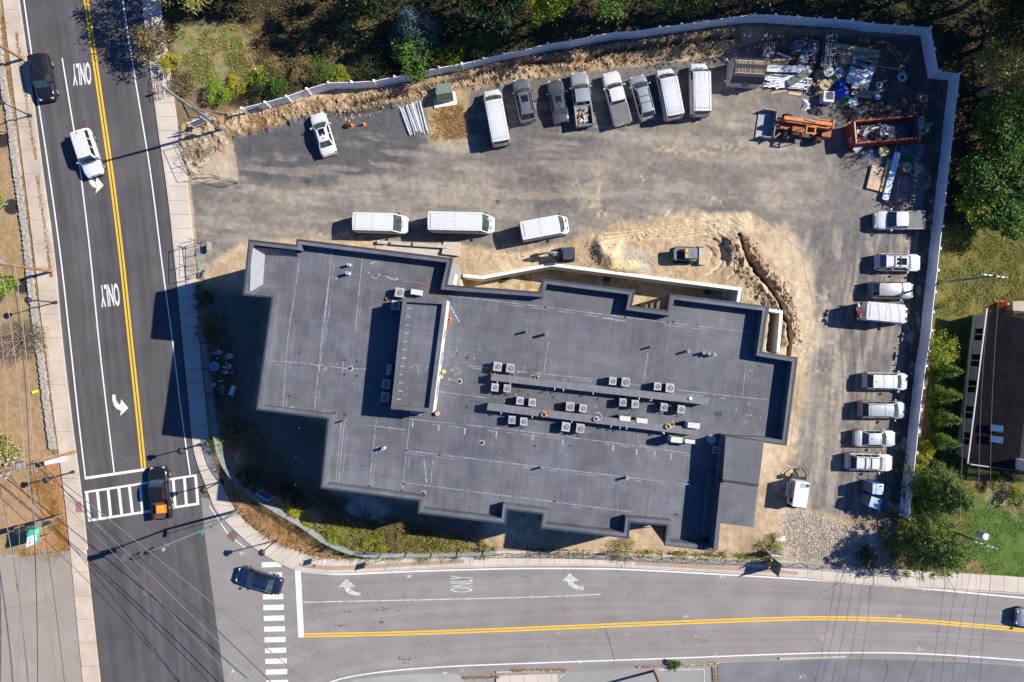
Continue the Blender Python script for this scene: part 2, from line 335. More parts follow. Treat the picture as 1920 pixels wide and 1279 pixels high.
for u, v, ru, rv, an in ((1085, 350, 8, 22, -20), (1102, 375, 34, 8, 50), (1128, 395, 30, 10, 60), (1122, 360, 6, 24, 10), (1250, 398, 12, 8, 0), (1350, 372, 22, 12, 0), (700, 545, 20, 8, 0), (1340, 280, 60, 10, -10), (1545, 560, 14, 18, 0), (1562, 660, 10, 22, 0), (1560, 740, 8, 26, 0), (1580, 820, 8, 16, 0), (1535, 690, 18, 9, 0), (1537, 600, 14, 9, 0),
                         (1250, 280, 18, 6, 0), (1700, 452, 8, 8, 0), (640, 440, 60, 12, 0), (1225, 262, 6, 30, 15), (1690, 530, 12, 5, 0)):
    paint(m_blob(u, v, ru, rv, an, 1.0, 1.5), (.46, .37, .25), .7, T(N4*.5+N3*.5, .38, .62))
for u, v, ru, rv in ((697, 303, 9, 5), (1252, 398, 7, 7), (1225, 405, 5, 3), (978, 373, 5, 3), (1205, 335, 4, 6), (1228, 330, 3, 6)): paint(m_blob(u, v, ru*.8, rv*.8, 0, 1.0, 1.6), (.66, .63, .57), .8, T(N4, .3, .6))
for u, v, ru, rv in ((577, 341, 9, 3), (720, 349, 8, 7), (933, 378, 5, 3), (1115, 427, 4, 3)): paint(m_blob(u, v, ru, rv, 0, .6, .5), (.05, .048, .045), .8)
ST = sum(np.random.default_rng(0).random(1)*0+a_*vnoise(s_, 700+int(s_), GU/7+GV*.12, GV*1.0-GU*.10) for a_, s_ in ((.5, 14), (.3, 7), (.2, 3.5)))
paint(m_poly([(345, 330), (1240, 130), (1500, 240), (1540, 420), (1180, 420), (1000, 470), (470, 450), (380, 500)], 20, 20), (.37, .315, .25), .38, T(ST, .5, .66)); paint(m_poly([(345, 330), (1240, 130), (1500, 240), (1540, 420), (1180, 420), (1000, 470), (470, 450), (380, 500)], 20, 20), (.095, .088, .085), .28, T(1-ST, .52, .68))
ST2 = .6*vnoise(9, 811, GU*1.0+GV*.12, GV/7)+.4*vnoise(4, 822, GU*1.0+GV*.12, GV/7)
paint(m_poly([(1490, 430), (1740, 430), (1700, 700), (1660, 950), (1480, 950), (1505, 700)], 20, 14), (.38, .32, .25), .5, T(ST2, .52, .7)); paint(m_poly([(1490, 430), (1740, 430), (1700, 700), (1660, 950), (1480, 950), (1505, 700)], 20, 14), (.09, .085, .085), .35, T(1-ST2, .55, .7))
# sweeping tyre arcs on the yard
rs = random.Random(3)
for k in range(46):
    cu, cv, r_, a0 = rs.uniform(500, 1500), rs.uniform(150, 520), rs.uniform(90, 420), rs.uniform(0, 6.28)
    pts = [(cu+r_*math.cos(a0+t*.09), cv+r_*.55*math.sin(a0+t*.09)) for t in range(rs.randint(5, 12))]
    if inside(lotp, bbox([pts[0]], 2)).all() and inside(lotp, bbox([pts[-1]], 2)).all(): paint(m_line(pts, 2.2, 2.5, 1), (.30, .27, .235) if k % 3 else (.06, .06, .06), .32)
# dark brown ground strip along the east fence, mud by the bins
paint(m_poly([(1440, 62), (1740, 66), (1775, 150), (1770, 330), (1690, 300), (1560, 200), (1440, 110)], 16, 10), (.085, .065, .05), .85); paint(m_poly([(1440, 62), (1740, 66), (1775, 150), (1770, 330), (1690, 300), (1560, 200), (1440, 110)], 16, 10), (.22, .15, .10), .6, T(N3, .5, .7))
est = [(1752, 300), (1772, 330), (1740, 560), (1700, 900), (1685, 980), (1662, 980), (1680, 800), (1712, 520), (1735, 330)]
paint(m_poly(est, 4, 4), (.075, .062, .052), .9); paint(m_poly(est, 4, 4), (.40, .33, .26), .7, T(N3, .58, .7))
# bright sand round the building and the dig
sand = [(386, 500), (470, 452), (560, 450), (700, 458), (860, 462), (985, 478), (1090, 446), (1160, 420), (1280, 402), (1405, 398), (1425, 440), (1500, 560), (1512, 700), (1490, 850), (1478, 960), (1455, 1035), (1250, 1040), (1000, 1036), (940, 1034), (900, 940), (620, 930), (420, 760), (382, 600)]
paint(m_poly(sand, 10, 10), (.44, .325, .205)); paint(m_poly(sand, 6, 6), (.33, .235, .145), .7, T(N2*.7+N4*.3, .46, .62)); paint(m_poly(sand, 6, 6), (.58, .455, .31), .6, T(N1*.8+N3*.2, .5, .62))
paint(m_poly([(1480, 420), (1520, 500), (1540, 640), (1500, 700), (1440, 500), (1430, 430)], 14, 10), (.58, .45, .30), .7)
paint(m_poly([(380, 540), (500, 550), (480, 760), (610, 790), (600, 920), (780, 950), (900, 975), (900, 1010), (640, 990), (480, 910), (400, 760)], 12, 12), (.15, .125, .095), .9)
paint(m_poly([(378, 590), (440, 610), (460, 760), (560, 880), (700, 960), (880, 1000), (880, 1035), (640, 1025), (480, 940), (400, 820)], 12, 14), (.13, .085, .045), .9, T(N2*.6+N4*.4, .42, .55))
paint(m_blob(690, 955, 40, 20, 15, .5, .6), (.42, .38, .33), .8)
# dig: spoil heap, track ruts, trench
lift(m_blob(1140, 466, 24, 26, 0, 1.0, .2), .75); lift(m_blob(1162, 500, 40, 16, 10, 1.1, .3), .5); lift(m_blob(1140, 450, 16, 16, 0, 1.0, .2), -.3)
paint(m_blob(1195, 490, 34, 22, 20, .4, .4), (.40, .35, .29), .9); paint(m_blob(1170, 498, 24, 9, 0, .5, .5), (.74, .50, .24), .9); paint(m_blob(1140, 468, 22, 22, 0, .6, .3), (.72, .54, .33), .8)
lift(m_poly([(1120, 440), (1400, 402), (1420, 450), (1400, 520), (1380, 535), (1100, 500)], 20, 14), .15)
for k in range(30):
    r_ = rs.uniform(20, 62); sg = 1 if k % 2 else -1; t0_ = rs.randint(-14, 2); dx_ = rs.uniform(-14, 8)
    pts = [(1318+dx_+r_*math.cos(t*.1)*(1.1+.02*k*math.sin(t*.3)*.1), 480+r_*.9*math.sin(t*.1)+dx_*.3) for t in range(t0_, t0_+rs.randint(7, 15))]
    paint(m_line(pts, 1.8, 1.6, 1.2), (.26, .175, .10) if k % 2 else (.66, .53, .37), .75); lift(m_line(pts, 2.5, 2, 1.2), .10*sg)
for k in range(14):
    pts = smooth([(1100+k*3, 498-k*5), (1180+k*4, 452-k*2), (1280, 444-k*3.1+k*k*.1), (1400-k*2, 424-k)], 5)
    paint(m_line(pts, 1.5, 2.2, 1.5), (.36, .25, .14) if k % 2 else (.70, .56, .38), .7); lift(m_line(pts, 2.5, 2, 1.2), .10*(1 if k % 2 else -1))
for k in range(10):
    pts = [(1060+k*5+13*math.cos(t*.16), 470+26*math.sin(t*.16)) for t in range(-6, 7)]; paint(m_line(pts, 1.5, 2, 1), (.40, .28, .16), .6)
lift(m_poly([(1105, 430), (1420, 402), (1425, 470), (1390, 530), (1040, 490), (870, 520), (870, 470)], 14, 6), .0)
sl, m = m_poly([(1040, 440), (1420, 400), (1425, 470), (1390, 530), (1040, 488), (870, 520), (870, 470)], 14, 6); GZ[sl] += m*((N3[sl]-.5)*.10+(N4[sl]-.5)*.05)
trench = [(1385, 440), (1392, 460), (1400, 482), (1420, 512), (1446, 542), (1464, 572), (1476, 606), (1480, 640), (1478, 664)]
for off, hh in ((-11, .22), (12, .30)): lift(m_line([(u+off*.8, v-off*.55) for u, v in trench[1:-1]], 8, 8, 4), hh); paint(m_line([(u+off*.8, v-off*.55) for u, v in trench[1:-1]], 9, 6, 5), (.50, .37, .23), .8); sl, m = m_line([(u+off*.8, v-off*.55) for u, v in trench[1:-1]], 14, 5, 5); GZ[sl] += m*((N4[sl]-.5)*.7+(N3[sl]-.5)*.6); paint((sl, m), (.22, .15, .09), .7, T(N4, .55, .7))
paint(m_line(trench, 6, 2.5, 1.5), (.10, .062, .034), .98); lift(m_line(trench, 5.5, 2.5, 1), -1.2)
paint(m_blob(1372, 470, 16, 24, 10, .6, .6), (.30, .25, .20), .7, T(N3, .4, .6)); lift(m_blob(1372, 468, 14, 24, 10, .8, .5), .5)
sl, m = m_poly([(1370, 430), (1490, 540), (1500, 660), (1450, 640), (1400, 560), (1360, 500)], 14); GZ[sl] += m*((N3[sl]-.5)*.25+(N4[sl]-.5)*.25)
# basement areas behind the retaining walls
pit = [(867, 515), (905, 520), (1033, 496), (1388, 543), (1383, 600), (1180, 590), (900, 560), (868, 540)]
pit2 = [(1446, 584), (1464, 586), (1457, 660), (1438, 658)]
for pt in (pit, pit2):
    paint(m_poly(pt, 1), (.50, .39, .25), 1); paint(m_poly(pt, 1), (.26, .18, .09), .7, T(N3, .45, .62)); lift(m_poly(pt, 2.2), -3.0)
paint(m_blob(1012, 545, 18, 9, 0, .5, .4), (.70, .42, .12), .7)
# gravel apron and weedy strip
grv = [(1478, 955), (1540, 962), (1575, 985), (1640, 1000), (1650, 1060), (1460, 1048), (1465, 1000)]
paint(m_poly(grv, 16, 14), (.40, .325, .25)); g4 = np.random.default_rng(5).random((NV, NU)); paint(m_poly(grv, 6, 5), (.56, .48, .39), .7, T(g4, .55, .9)); paint(m_poly(grv, 6, 5), (.22, .19, .17), .6, T(1-g4, .6, .95))
paint(m_poly([(1400, 1010), (1460, 1005), (1465, 1045), (1380, 1045)], 8, 8), (.22, .17, .08), .7, T(N3, .35, .6))
verge = [(395, 815), (412, 870), (440, 930), (470, 985), (520, 1008), (590, 1040), (660, 1052), (760, 1045), (880, 1040), (700, 1000), (600, 985), (520, 935), (450, 900)]
paint(m_poly(verge, 5, 5), (.42, .25, .11)); paint(m_poly(verge, 5, 5), (.26, .22, .09), .8, T(N3, .4, .6))
lift(m_poly(site, 10), .03); GZ += (N4-.5)*.03
# grass plot by the green transformer
gp = [(800, 205), (870, 180), (882, 262), (806, 270)]
paint(m_poly(gp, 4, 4), (.36, .28, .14)); paint(m_poly(gp, 4, 4), (.20, .18, .07), .7, T(N3, .4, .65))
paint(m_poly([(800, 255), (885, 255), (900, 290), (830, 285)], 10, 8), (.42, .34, .24), .5)
# --- meshes
def from_grid(name, mask, m, dz=0.0):
    """sheet made of the grid cells where mask (NV-1, NU-1) is true"""
    idx = np.arange(NV*NU).reshape(NV, NU); q = np.stack([idx[:-1, :-1], idx[1:, :-1], idx[1:, 1:], idx[:-1, 1:]], -1)[mask]
    used, inv = np.unique(q.ravel(), return_inverse=True); z = GZ.ravel()[used]+dz
    X = (GU.ravel()[used]-CX)*H/F; Y = -(GV.ravel()[used]-CY)*H/F
    me = bpy.data.meshes.new(name); nf = len(q); me.vertices.add(len(used)); me.loops.add(nf*4); me.polygons.add(nf)
    me.vertices.foreach_set("co", np.stack([X, Y, z], -1).astype(np.float32).ravel()); me.loops.foreach_set("vertex_index", inv.astype(np.int32).ravel())
    me.polygons.foreach_set("loop_start", np.arange(0, nf*4, 4, dtype=np.int32)); me.polygons.foreach_set("use_smooth", np.ones(nf, bool))
    me.update(calc_edges=True); ca = me.color_attributes.new("Col", 'FLOAT_COLOR', 'POINT')
    c = GC.reshape(-1, 3)[used]; ca.data.foreach_set("color", np.concatenate([c, np.ones((len(c), 1))], 1).astype(np.float32).ravel())
    me.materials.append(m); o = bpy.data.objects.new(name, me); COL.objects.link(o); tag(o, kind="structure"); return o
GC *= (1+(N4-.5)*.45+(N3-.5)*.35)[..., None]; GC = np.clip(GC, .01, .85)
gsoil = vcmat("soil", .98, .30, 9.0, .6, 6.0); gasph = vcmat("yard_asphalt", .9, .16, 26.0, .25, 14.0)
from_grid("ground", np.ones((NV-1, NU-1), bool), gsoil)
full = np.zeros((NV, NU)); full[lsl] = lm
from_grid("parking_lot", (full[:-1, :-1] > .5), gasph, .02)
# ================================================================== ROADS, KERBS, PAVEMENTS, MARKINGS
m_new = ribmat("new_asphalt", (.088, .083, .085), .18, streak=.24, blot=.14)
m_old = ribmat("old_asphalt", (.245, .222, .212), .16, streak=.12, blot=.10, crack=.35)
m_walk = ribmat("sidewalk_concrete", (.52, .455, .38), .10, joint=1.55, jw=.05, blot=.10)
m_walk2 = ribmat("worn_sidewalk", (.48, .395, .31), .14, joint=2.6, jw=.04, blot=.16)
m_kerb = ribmat("kerb_stone", (.50, .44, .37), .15, joint=1.9, jw=.04)
m_brick = ribmat("brick_paving", (.38, .27, .215), .2, joint=.4, jw=.03)
m_white = mat("road_paint_white", (.60, .60, .585), .8, scale=5, col2=(.78, .78, .77), detail=9)
m_worn = mat("worn_white_paint", (.27, .25, .24), .8, scale=5, col2=(.66, .64, .62), detail=9)
m_yel = mat("road_paint_yellow", (.66, .38, .025), .8, scale=4, col2=(.84, .49, .015), detail=9)
def st(o): return tag(o, kind="structure")
side = st(ribbon("side_road", [(300, 930), (403, 938), (442, 985), (527, 1050), (640, 1068), (960, 1052), (1100, 1052), (1260, 1060), (1440, 1070), (1645, 1088), (1920, 1105), (2300, 1150)],
                 [(300, 1700), (403, 1600), (442, 1500), (527, 1400), (640, 1300), (960, 1262), (1100, 1256), (1260, 1248), (1440, 1240), (1645, 1236), (1920, 1250), (2300, 1290)], .035, m_old, across=6))
main = st(ribbon("main_road", [(-5, -330), (37, 0), (60, 160), (81, 320), (103, 480), (118, 640), (136, 790), (154, 928), (165, 1030), (192, 1279), (225, 1560)],
                 [(215, -330), (268, 0), (292, 160), (312, 320), (331, 480), (346, 640), (360, 790), (377, 928), (388, 1030), (421, 1279), (455, 1560)], .045, m_new, across=6))
st(ribbon("west_sidewalk", [(-20, -200), (6, 0), (26, 160), (46, 320), (66, 480), (84, 640), (104, 790), (122, 928), (133, 1030), (157, 1279), (180, 1500)],
          [(8, -200), (34, 0), (57, 160), (78, 320), (100, 480), (115, 640), (133, 790), (151, 928), (162, 1030), (189, 1279), (215, 1500)], .16, m_walk2, .2))
kx = lambda pts, d: [(u+d, v) for u, v in pts]
wk = [(8, -200), (34.2, 0), (57.2, 160), (78.2, 320), (100.2, 480), (115.2, 640), (133.2, 790), (151.2, 928), (162.2, 1030)]
st(ribbon("west_kerb", wk, kx(wk, 3.2), .165, m_kerb, .2))
st(ribbon("east_sidewalk", [(262, -200), (268, 0), (283, 120), (301, 250), (312, 320), (322, 400), (333, 505), (346, 640), (356, 740), (364, 825), (374, 870), (395, 925), (409, 957), (442, 992), (482, 1027), (529, 1055), (566, 1068), (640, 1073), (780, 1065), (960, 1059), (1100, 1058), (1260, 1066), (1440, 1076), (1645, 1095), (1920, 1111), (2200, 1140)],
          [(300, -200), (302, 0), (318, 120), (336, 250), (349, 320), (357, 400), (367, 505), (375, 640), (385, 740), (394, 825), (403, 870), (425, 925), (446, 962), (474, 990), (506, 1009), (556, 1032), (590, 1042), (650, 1048), (780, 1040), (960, 1032), (1100, 1033), (1260, 1040), (1440, 1049), (1645, 1065), (1920, 1082), (2200, 1110)], .17, m_walk, .2))
kr = [(284, 120), (301, 250), (312, 320), (322, 400), (333, 505), (346, 640), (356, 740), (364, 825), (374, 870), (395, 925), (409, 957), (442, 992), (482, 1027), (529, 1055), (566, 1068), (640, 1073.5), (780, 1065.5), (960, 1059.5), (1100, 1058.5), (1260, 1066.5), (1440, 1076.5), (1645, 1095.5), (1920, 1111.5)]
kr2 = [(u-(2.6 if i < 9 else 2.0 if i < 12 else 1.2 if i < 14 else 0), v+(0 if i < 9 else 1 if i < 12 else 2.0)) for i, (u, v) in enumerate(kr)]
st(ribbon("east_kerb", kr, kr2, .16, m_kerb, .2))
st(ribbon("brick_strip", [(562, 1062), (600, 1066.5), (640, 1068), (780, 1060), (870, 1055)], [(562, 1055), (600, 1058.5), (640, 1060), (780, 1052.5), (870, 1048)], .175, m_brick))
st(ribbon("brick_strip", [(1190, 1059), (1300, 1065), (1440, 1073), (1495, 1078)], [(1190, 1052), (1300, 1057), (1440, 1066), (1495, 1071)], .175, m_brick))
# south side: kerbs and bits of pavement at the picture's lower edge
st(ribbon("south_sidewalk", [(930, 1266), (1045, 1262)], [(930, 1330), (1050, 1330)], .15, m_walk, .15))
for a in ([(930, 1258), (1000, 1256), (1062, 1255)], [(1195, 1249), (1280, 1245), (1354, 1241)], [(1460, 1233), (1520, 1231), (1585, 1229)]):
    st(ribbon("south_kerb", a, [(u, v+2.6) for u, v in a], .16, m_kerb, .15))
st(ribbon("driveway", [(655, 1279), (690, 1270), (840, 1262), (870, 1275)], [(655, 1330), (700, 1330), (840, 1330), (870, 1330)], .05, ribmat("drive_concrete", (.33, .31, .28), .1)))
# ---- markings: children of the road they are painted on
ZM = .052
def stripe(name, pts, wpx, m, parent, z=ZM, k=6):
    q = [P2(*p) for p in (smooth(pts, k) if len(pts) > 2 else pts)]; return MB().strip(q, wpx/17.0, z).build(name, m, parent)
def stain(name, polys, m, parent, z=ZM):
    b = MB()
    for pl in polys:
        q = [P2(*p) for p in pl]; a = sum(q[i][0]*q[(i+1) % len(q)][1]-q[(i+1) % len(q)][0]*q[i][1] for i in range(len(q)))
        if a < 0: q = q[::-1]
        b.add([(x, y, z) for x, y in q], [tuple(range(len(q)))])
    return b.build(name, m, parent)
stripe("edge_line", [(44, -10), (59, 96), (72, 188), (92, 320), (114, 480), (132, 640), (147, 780), (161, 899)], 2.6, m_white, main)
stripe("lane_line", [(117, 109), (139, 243), (151, 320), (170, 480), (186, 640), (202, 780), (215, 889)], 2.5, m_white, main)
stripe("edge_line", [(229, -10), (250, 125), (282, 320), (305, 500), (324, 640), (340, 770), (357, 890)], 2.4, m_white, main)
cl = [(160.5, -10), (185, 160), (208, 320), (228, 480), (245, 640), (259, 770), (270, 880)]
for d in (-3.0, 3.0): stripe("centre_line", [(u+d, v) for u, v in cl], 3.7, m_yel, main)
stripe("stop_line", [(161, 896.5), (274, 880)], 5, m_white, main, ZM+.004)
stripe("crosswalk_line", [(159, 923), (222, 913.5), (369, 891)], 4.0, m_white, main); stripe("crosswalk_line", [(166, 976), (271, 960), (374, 944)], 4.4, m_white, main)
for a, b_ in ((163, 168.5), (183, 188.5), (203, 208.5), (223, 229), (243, 249), (263, 268), (283, 288), (304, 308), (325, 329), (346, 350), (367, 371.5)):
    va_ = 923-(a-160)*.152; stripe("crosswalk_bar", [(a, va_), (b_, va_+53-(a-160)*.004)], 5.2, m_white, main, ZM+.004)
arrow = [(845, 400), (868, 400), (872, 435), (885, 462), (905, 478), (912, 435), (965, 500), (905, 560), (910, 520), (880, 508), (858, 480), (846, 440)]
def arrow_at(u, v, m, parent, f=lambda x, y: (x, y)):
    pl = [f((x-905)/4, (y-480)/4) for x, y in arrow]; q = [P2(u+x, v+y) for x, y in pl]
    b = MB(); tri = [(0, 1, 2, 11), (2, 3, 10, 11), (3, 4, 9, 10), (4, 8, 9), (4, 6, 8), (4, 5, 6), (8, 6, 7)]
    b.add([(x, y, ZM) for x, y in q], tri); return b.build("turn_arrow", m, parent)
arrow_at(226, 760, m_white, main); arrow_at(180, 343, m_white, main)
arrow_at(655, 1101, m_worn, side, lambda x, y: (-y*1.05, -x*1.05)); arrow_at(1073, 1090, m_worn, side, lambda x, y: (-y*1.05, -x*1.05))
def text_mesh(name, s, m, parent, size=(1, 1), loc=(0, 0, 0), rz=0.0, rx=0.0, bold=0.0):
    cu = bpy.data.curves.new("txt", 'FONT'); cu.body = s; cu.align_x = 'CENTER'; cu.align_y = 'CENTER'; cu.offset = bold
    ob = bpy.data.objects.new("txt", cu); COL.objects.link(ob); dg = bpy.context.evaluated_depsgraph_get()
    me = bpy.data.meshes.new_from_object(ob.evaluated_get(dg)); bpy.data.objects.remove(ob); bpy.data.curves.remove(cu)
    co = np.empty(len(me.vertices)*3, np.float32); me.vertices.foreach_get("co", co); co = co.reshape(-1, 3)
    lo, hi = co.min(0), co.max(0); co[:, 0] = (co[:, 0]-(lo[0]+hi[0])/2)/(hi[0]-lo[0])*size[0]; co[:, 1] = (co[:, 1]-(lo[1]+hi[1])/2)/(hi[1]-lo[1])*size[1]
    me.vertices.foreach_set("co", co.ravel()); me.materials.clear(); me.materials.append(m); me.update()
    o = bpy.data.objects.new(name, me); COL.objects.link(o); o.parent = parent; o.location = loc; o.rotation_euler = (rx, 0, rz); return o
text_mesh("lane_lettering", "ONLY", m_white, main, (2.05, 2.45), P(153, 139, ZM), R(185), bold=.02); text_mesh("lane_lettering", "ONLY", m_white, main, (2.1, 2.5), P(206, 554, ZM), R(186), bold=.02)
text_mesh("lane_lettering", "ONLY", m_worn, side, (1.85, 2.5), P(865, 1095, ZM), R(90), bold=.01)
stain("stop_line", [[(553, 1067), (564, 1067), (570.5, 1195), (559.5, 1195)]], m_white, side)
stripe("edge_line", [(564, 1070.5), (605, 1075), (655, 1076.5), (780, 1071), (960, 1066), (1100, 1066), (1185, 1068), (1317, 1075), (1440, 1082), (1645, 1096), (1920, 1121), (2100, 1137)], 2.6, m_white, side)
stripe("lane_line", [(569, 1129), (960, 1120.5), (1128, 1114)], 2.0, m_worn, side)
cl = [(570, 1191), (760, 1187), (960, 1180), (1210, 1169.5), (1440, 1161), (1565, 1159), (1715, 1164), (1840, 1174), (1930, 1182), (2100, 1200)]
for d in (-2.4, 2.4): stripe("centre_line", [(u, v+d) for u, v in cl], 2.9, m_yel, side)
stripe("edge_line", [(612, 1281), (655, 1269), (730, 1258), (830, 1250), (960, 1244.5), (1285, 1233), (1440, 1227), (1590, 1223.5), (1740, 1226), (1930, 1239), (2100, 1255)], 2.3, m_white, side)
for i in range(12):
    y0 = 1053+i*20.1; x0 = 491+i*.75
    stain("crosswalk_bar", [[(x0, y0+1.2), (x0+37+i*.35, y0), (x0+37+i*.35, y0+9.8), (x0, y0+10.6)]], m_white, side)
stripe("corner_dash", [(393, 948), (427, 1000)], 1.8, m_white, side); stripe("corner_dash", [(441, 1012), (461, 1028)], 1.8, m_white, side)
m_iron = mat("cast_iron", (.16, .105, .085), .8, bump=.3); m_tar = mat("tar_stain", (.055, .052, .052), .8)
def manhole(u, v, r, m=m_iron, z=.05, label="", name="manhole_cover"):
    o = MB().cyl((0, 0, 0), r, .012, 24).cyl((0, 0, .012), r*.82, .006, 24).build(name, m, loc=P(u, v, z)); return tag(o, label, "manhole cover")
manhole(272, 1110, .36, label="round rusty manhole cover in the dark road below the crosswalk"); manhole(232, 1047, .33, label="round manhole cover beside the chalk marks under the signal arm")
for u, v, ru, z, lb in ((1604, 744, .34, .03, "rusty round manhole cover in the yard between two parked cars"), ):
    manhole(u, v, ru, z=.05, label=lb)
tag(MB().box((0, 0, 0), (1.5, .9, .012), R(52)).build("storm_drain", m_iron, loc=P(439, 1001, .056)), "rectangular rusty storm drain grate at the corner kerb", "drain grate")
for u, v, lb in ((589, 1061, "small square iron cover in the brick strip of the corner sidewalk"), ):
    tag(MB().box((0, 0, 0), (.34, .34, .01)).build("drain_cover", m_iron, loc=P(u, v, .187)), lb, "drain grate")
tag(MB().box((0, 0, 0), (.65, 1.15, .012), R(3)).build("tactile_plate", mat("tactile_red", (.36, .13, .12), .8), loc=P(147.5, 951, .172)), "dark red tactile plate in the west sidewalk by the crosswalk", "tactile paving")
# tar blots, chalk survey marks and skid marks on the side road
def blots(name, cu, cv, n, su, sv_, m, sz=(.8, 2.5), parent=side, z=.048, seed=1):
    r_ = random.Random(seed); b = MB()
    for i in range(n):
        u, v = r_.gauss(cu, su), r_.gauss(cv, sv_); a, c_ = r_.uniform(*sz), r_.uniform(*sz)*.5
        q = [P2(u+a*math.cos(t)*r_.uniform(.7, 1.2), v+c_*math.sin(t)*r_.uniform(.7, 1.2)) for t in [k*2*math.pi/7 for k in range(7)]][::-1]
        b.add([(x, y, z+i*.00004) for x, y in q], [tuple(range(7))])
    return b.build(name, m, parent)
for i, (u, v, n, su, sv_) in enumerate(((637, 1173, 16, 8, 1), (638, 1146, 5, 12, 2), (716, 1142, 12, 7, 1.5), (716, 1166, 9, 8, 1.5), (747, 1145, 2, 2, 1), (760, 1234, 14, 9, 1.5), (600, 1160, 14, 26, 12), (762, 1243, 4, 6, 1))):
    blots("tar_blot", u, v, n, su, sv_, m_tar, seed=i)
m_chalk = mat("survey_paint", (.62, .60, .60), .9); m_chy = mat("survey_paint_yellow", (.50, .38, .22), .9)
def chalk(u, v, s, m=m_chalk, parent=side, z=.054, seed=0, ang=0):
    r_ = random.Random(seed+int(u)); b = MB()
    for k in range(5):
        a = r_.uniform(0, 3.14)+ang; x, y = r_.uniform(-s, s), r_.uniform(-s, s)*.6; l = r_.uniform(.4, 1)*s
        b.strip([P2(u+x-l*math.cos(a), v+y-l*math.sin(a)), P2(u+x+l*math.cos(a), v+y+l*math.sin(a))], .045, z+k*.001)
    return b.build("survey_mark", m, parent)
for u, v, s in ((768, 1079, 5), (833, 1261, 4), (1088, 1241, 4), (1355, 1080, 5), (1341, 1230, 6), (1685, 1154, 4), (1722, 1216, 4), (1732, 1106, 6), (1285, 1157, 4), (1505, 1268, 5), (436, 1259, 4), (455, 1038, 4), (305, 1029, 5)): chalk(u, v, s)
for u, v, s in ((1045, 1186, 4), (1110, 1185, 4), (1176, 1190, 5), (1305, 1193, 4), (1510, 1217, 6), (1543, 1199, 5), (865, 1256, 5)): chalk(u, v, s, m_chy)
for u, v, s in ((148, 1134, 5), (172, 1192, 5), (157, 1045, 5)): chalk(u, v, s, m_chalk, bpy.data.objects["west_sidewalk"], .175)
# dark rubber marks on the main road
b = MB()
for u, v, l in ((244, 504, 11), (248.5, 504, 11), (186, 98, 8), (189, 98, 8), (283, 850, 9), (287, 850, 9), (183, 798, 10), (155, 690, 26)):
    b.strip([P2(u-l*.05, v-l/2), P2(u+l*.05, v+l/2)], .1, .05)
b.build("rubber_mark", m_tar, main)
for i, (u, v, n, su, sv_) in enumerate(((155, 620, 26, 2.5, 60), (128, 500, 22, 2.5, 70), (200, 720, 22, 2.5, 50), (222, 450, 16, 2, 60), (270, 700, 14, 3, 50), (240, 1000, 20, 30, 14), (300, 1130, 22, 40, 40), (255, 1200, 18, 30, 40), (110, 240, 14, 2, 60), (184, 800, 10, 2, 10))):
    blots("oil_spot", u, v, n, su, sv_, m_tar, (.3, 1.0), main, .0475, 40+i)
for i, (u, v, n, su, sv_) in enumerate(((900, 1150, 30, 160, 12), (1300, 1200, 30, 180, 12), (1500, 1120, 26, 140, 10), (760, 1110, 20, 90, 8))): blots("oil_spot", u, v, n, su, sv_, m_tar, (.3, .9), side, .0385, 60+i)
m_seal = mat("crack_sealer", (.045, .043, .043), .6)
for k, pts in enumerate(([(1135, 1180), (1145, 1210), (1153, 1240)], [(800, 1150), (830, 1155), (838, 1160)], [(1660, 1235), (1664, 1255), (1656, 1279)], [(1722, 1230), (1710, 1255), (1702, 1279)])):
    stripe("crack_seal", pts, .5, m_seal, side, .058)
for pts in ([(150, 200), (178, 330), (195, 450)], [(96, 1120), (60, 1135), (10, 1140)]): stripe("crack_seal", pts, .35, m_seal, main, .066)

m_fore = ribmat("forecourt_asphalt", (.30, .258, .22), .10, blot=.08, crack=.2, grain=40)
st(ribbon("forecourt", [(-400, 1052), (-60, 1048), (60, 1042), (134, 1031)], [(-400, 1600), (-60, 1600), (90, 1600), (215, 1600)], .06, m_fore, across=3)); 
st(ribbon("south_lot", [(1346, 1245), (1500, 1236), (1700, 1233), (1990, 1252)], [(1346, 1500), (1500, 1500), (1700, 1500), (1990, 1500)], .03, ribmat("lot_asphalt", (.165, .165, .168), .12, blot=.18, crack=.5)))
st(ribbon("south_apron", [(1040, 1262), (1200, 1252), (1340, 1246)], [(1040, 1500), (1200, 1500), (1340, 1500)], .028, ribmat("apron_asphalt", (.27, .26, .245), .10, blot=.08, crack=.2)))
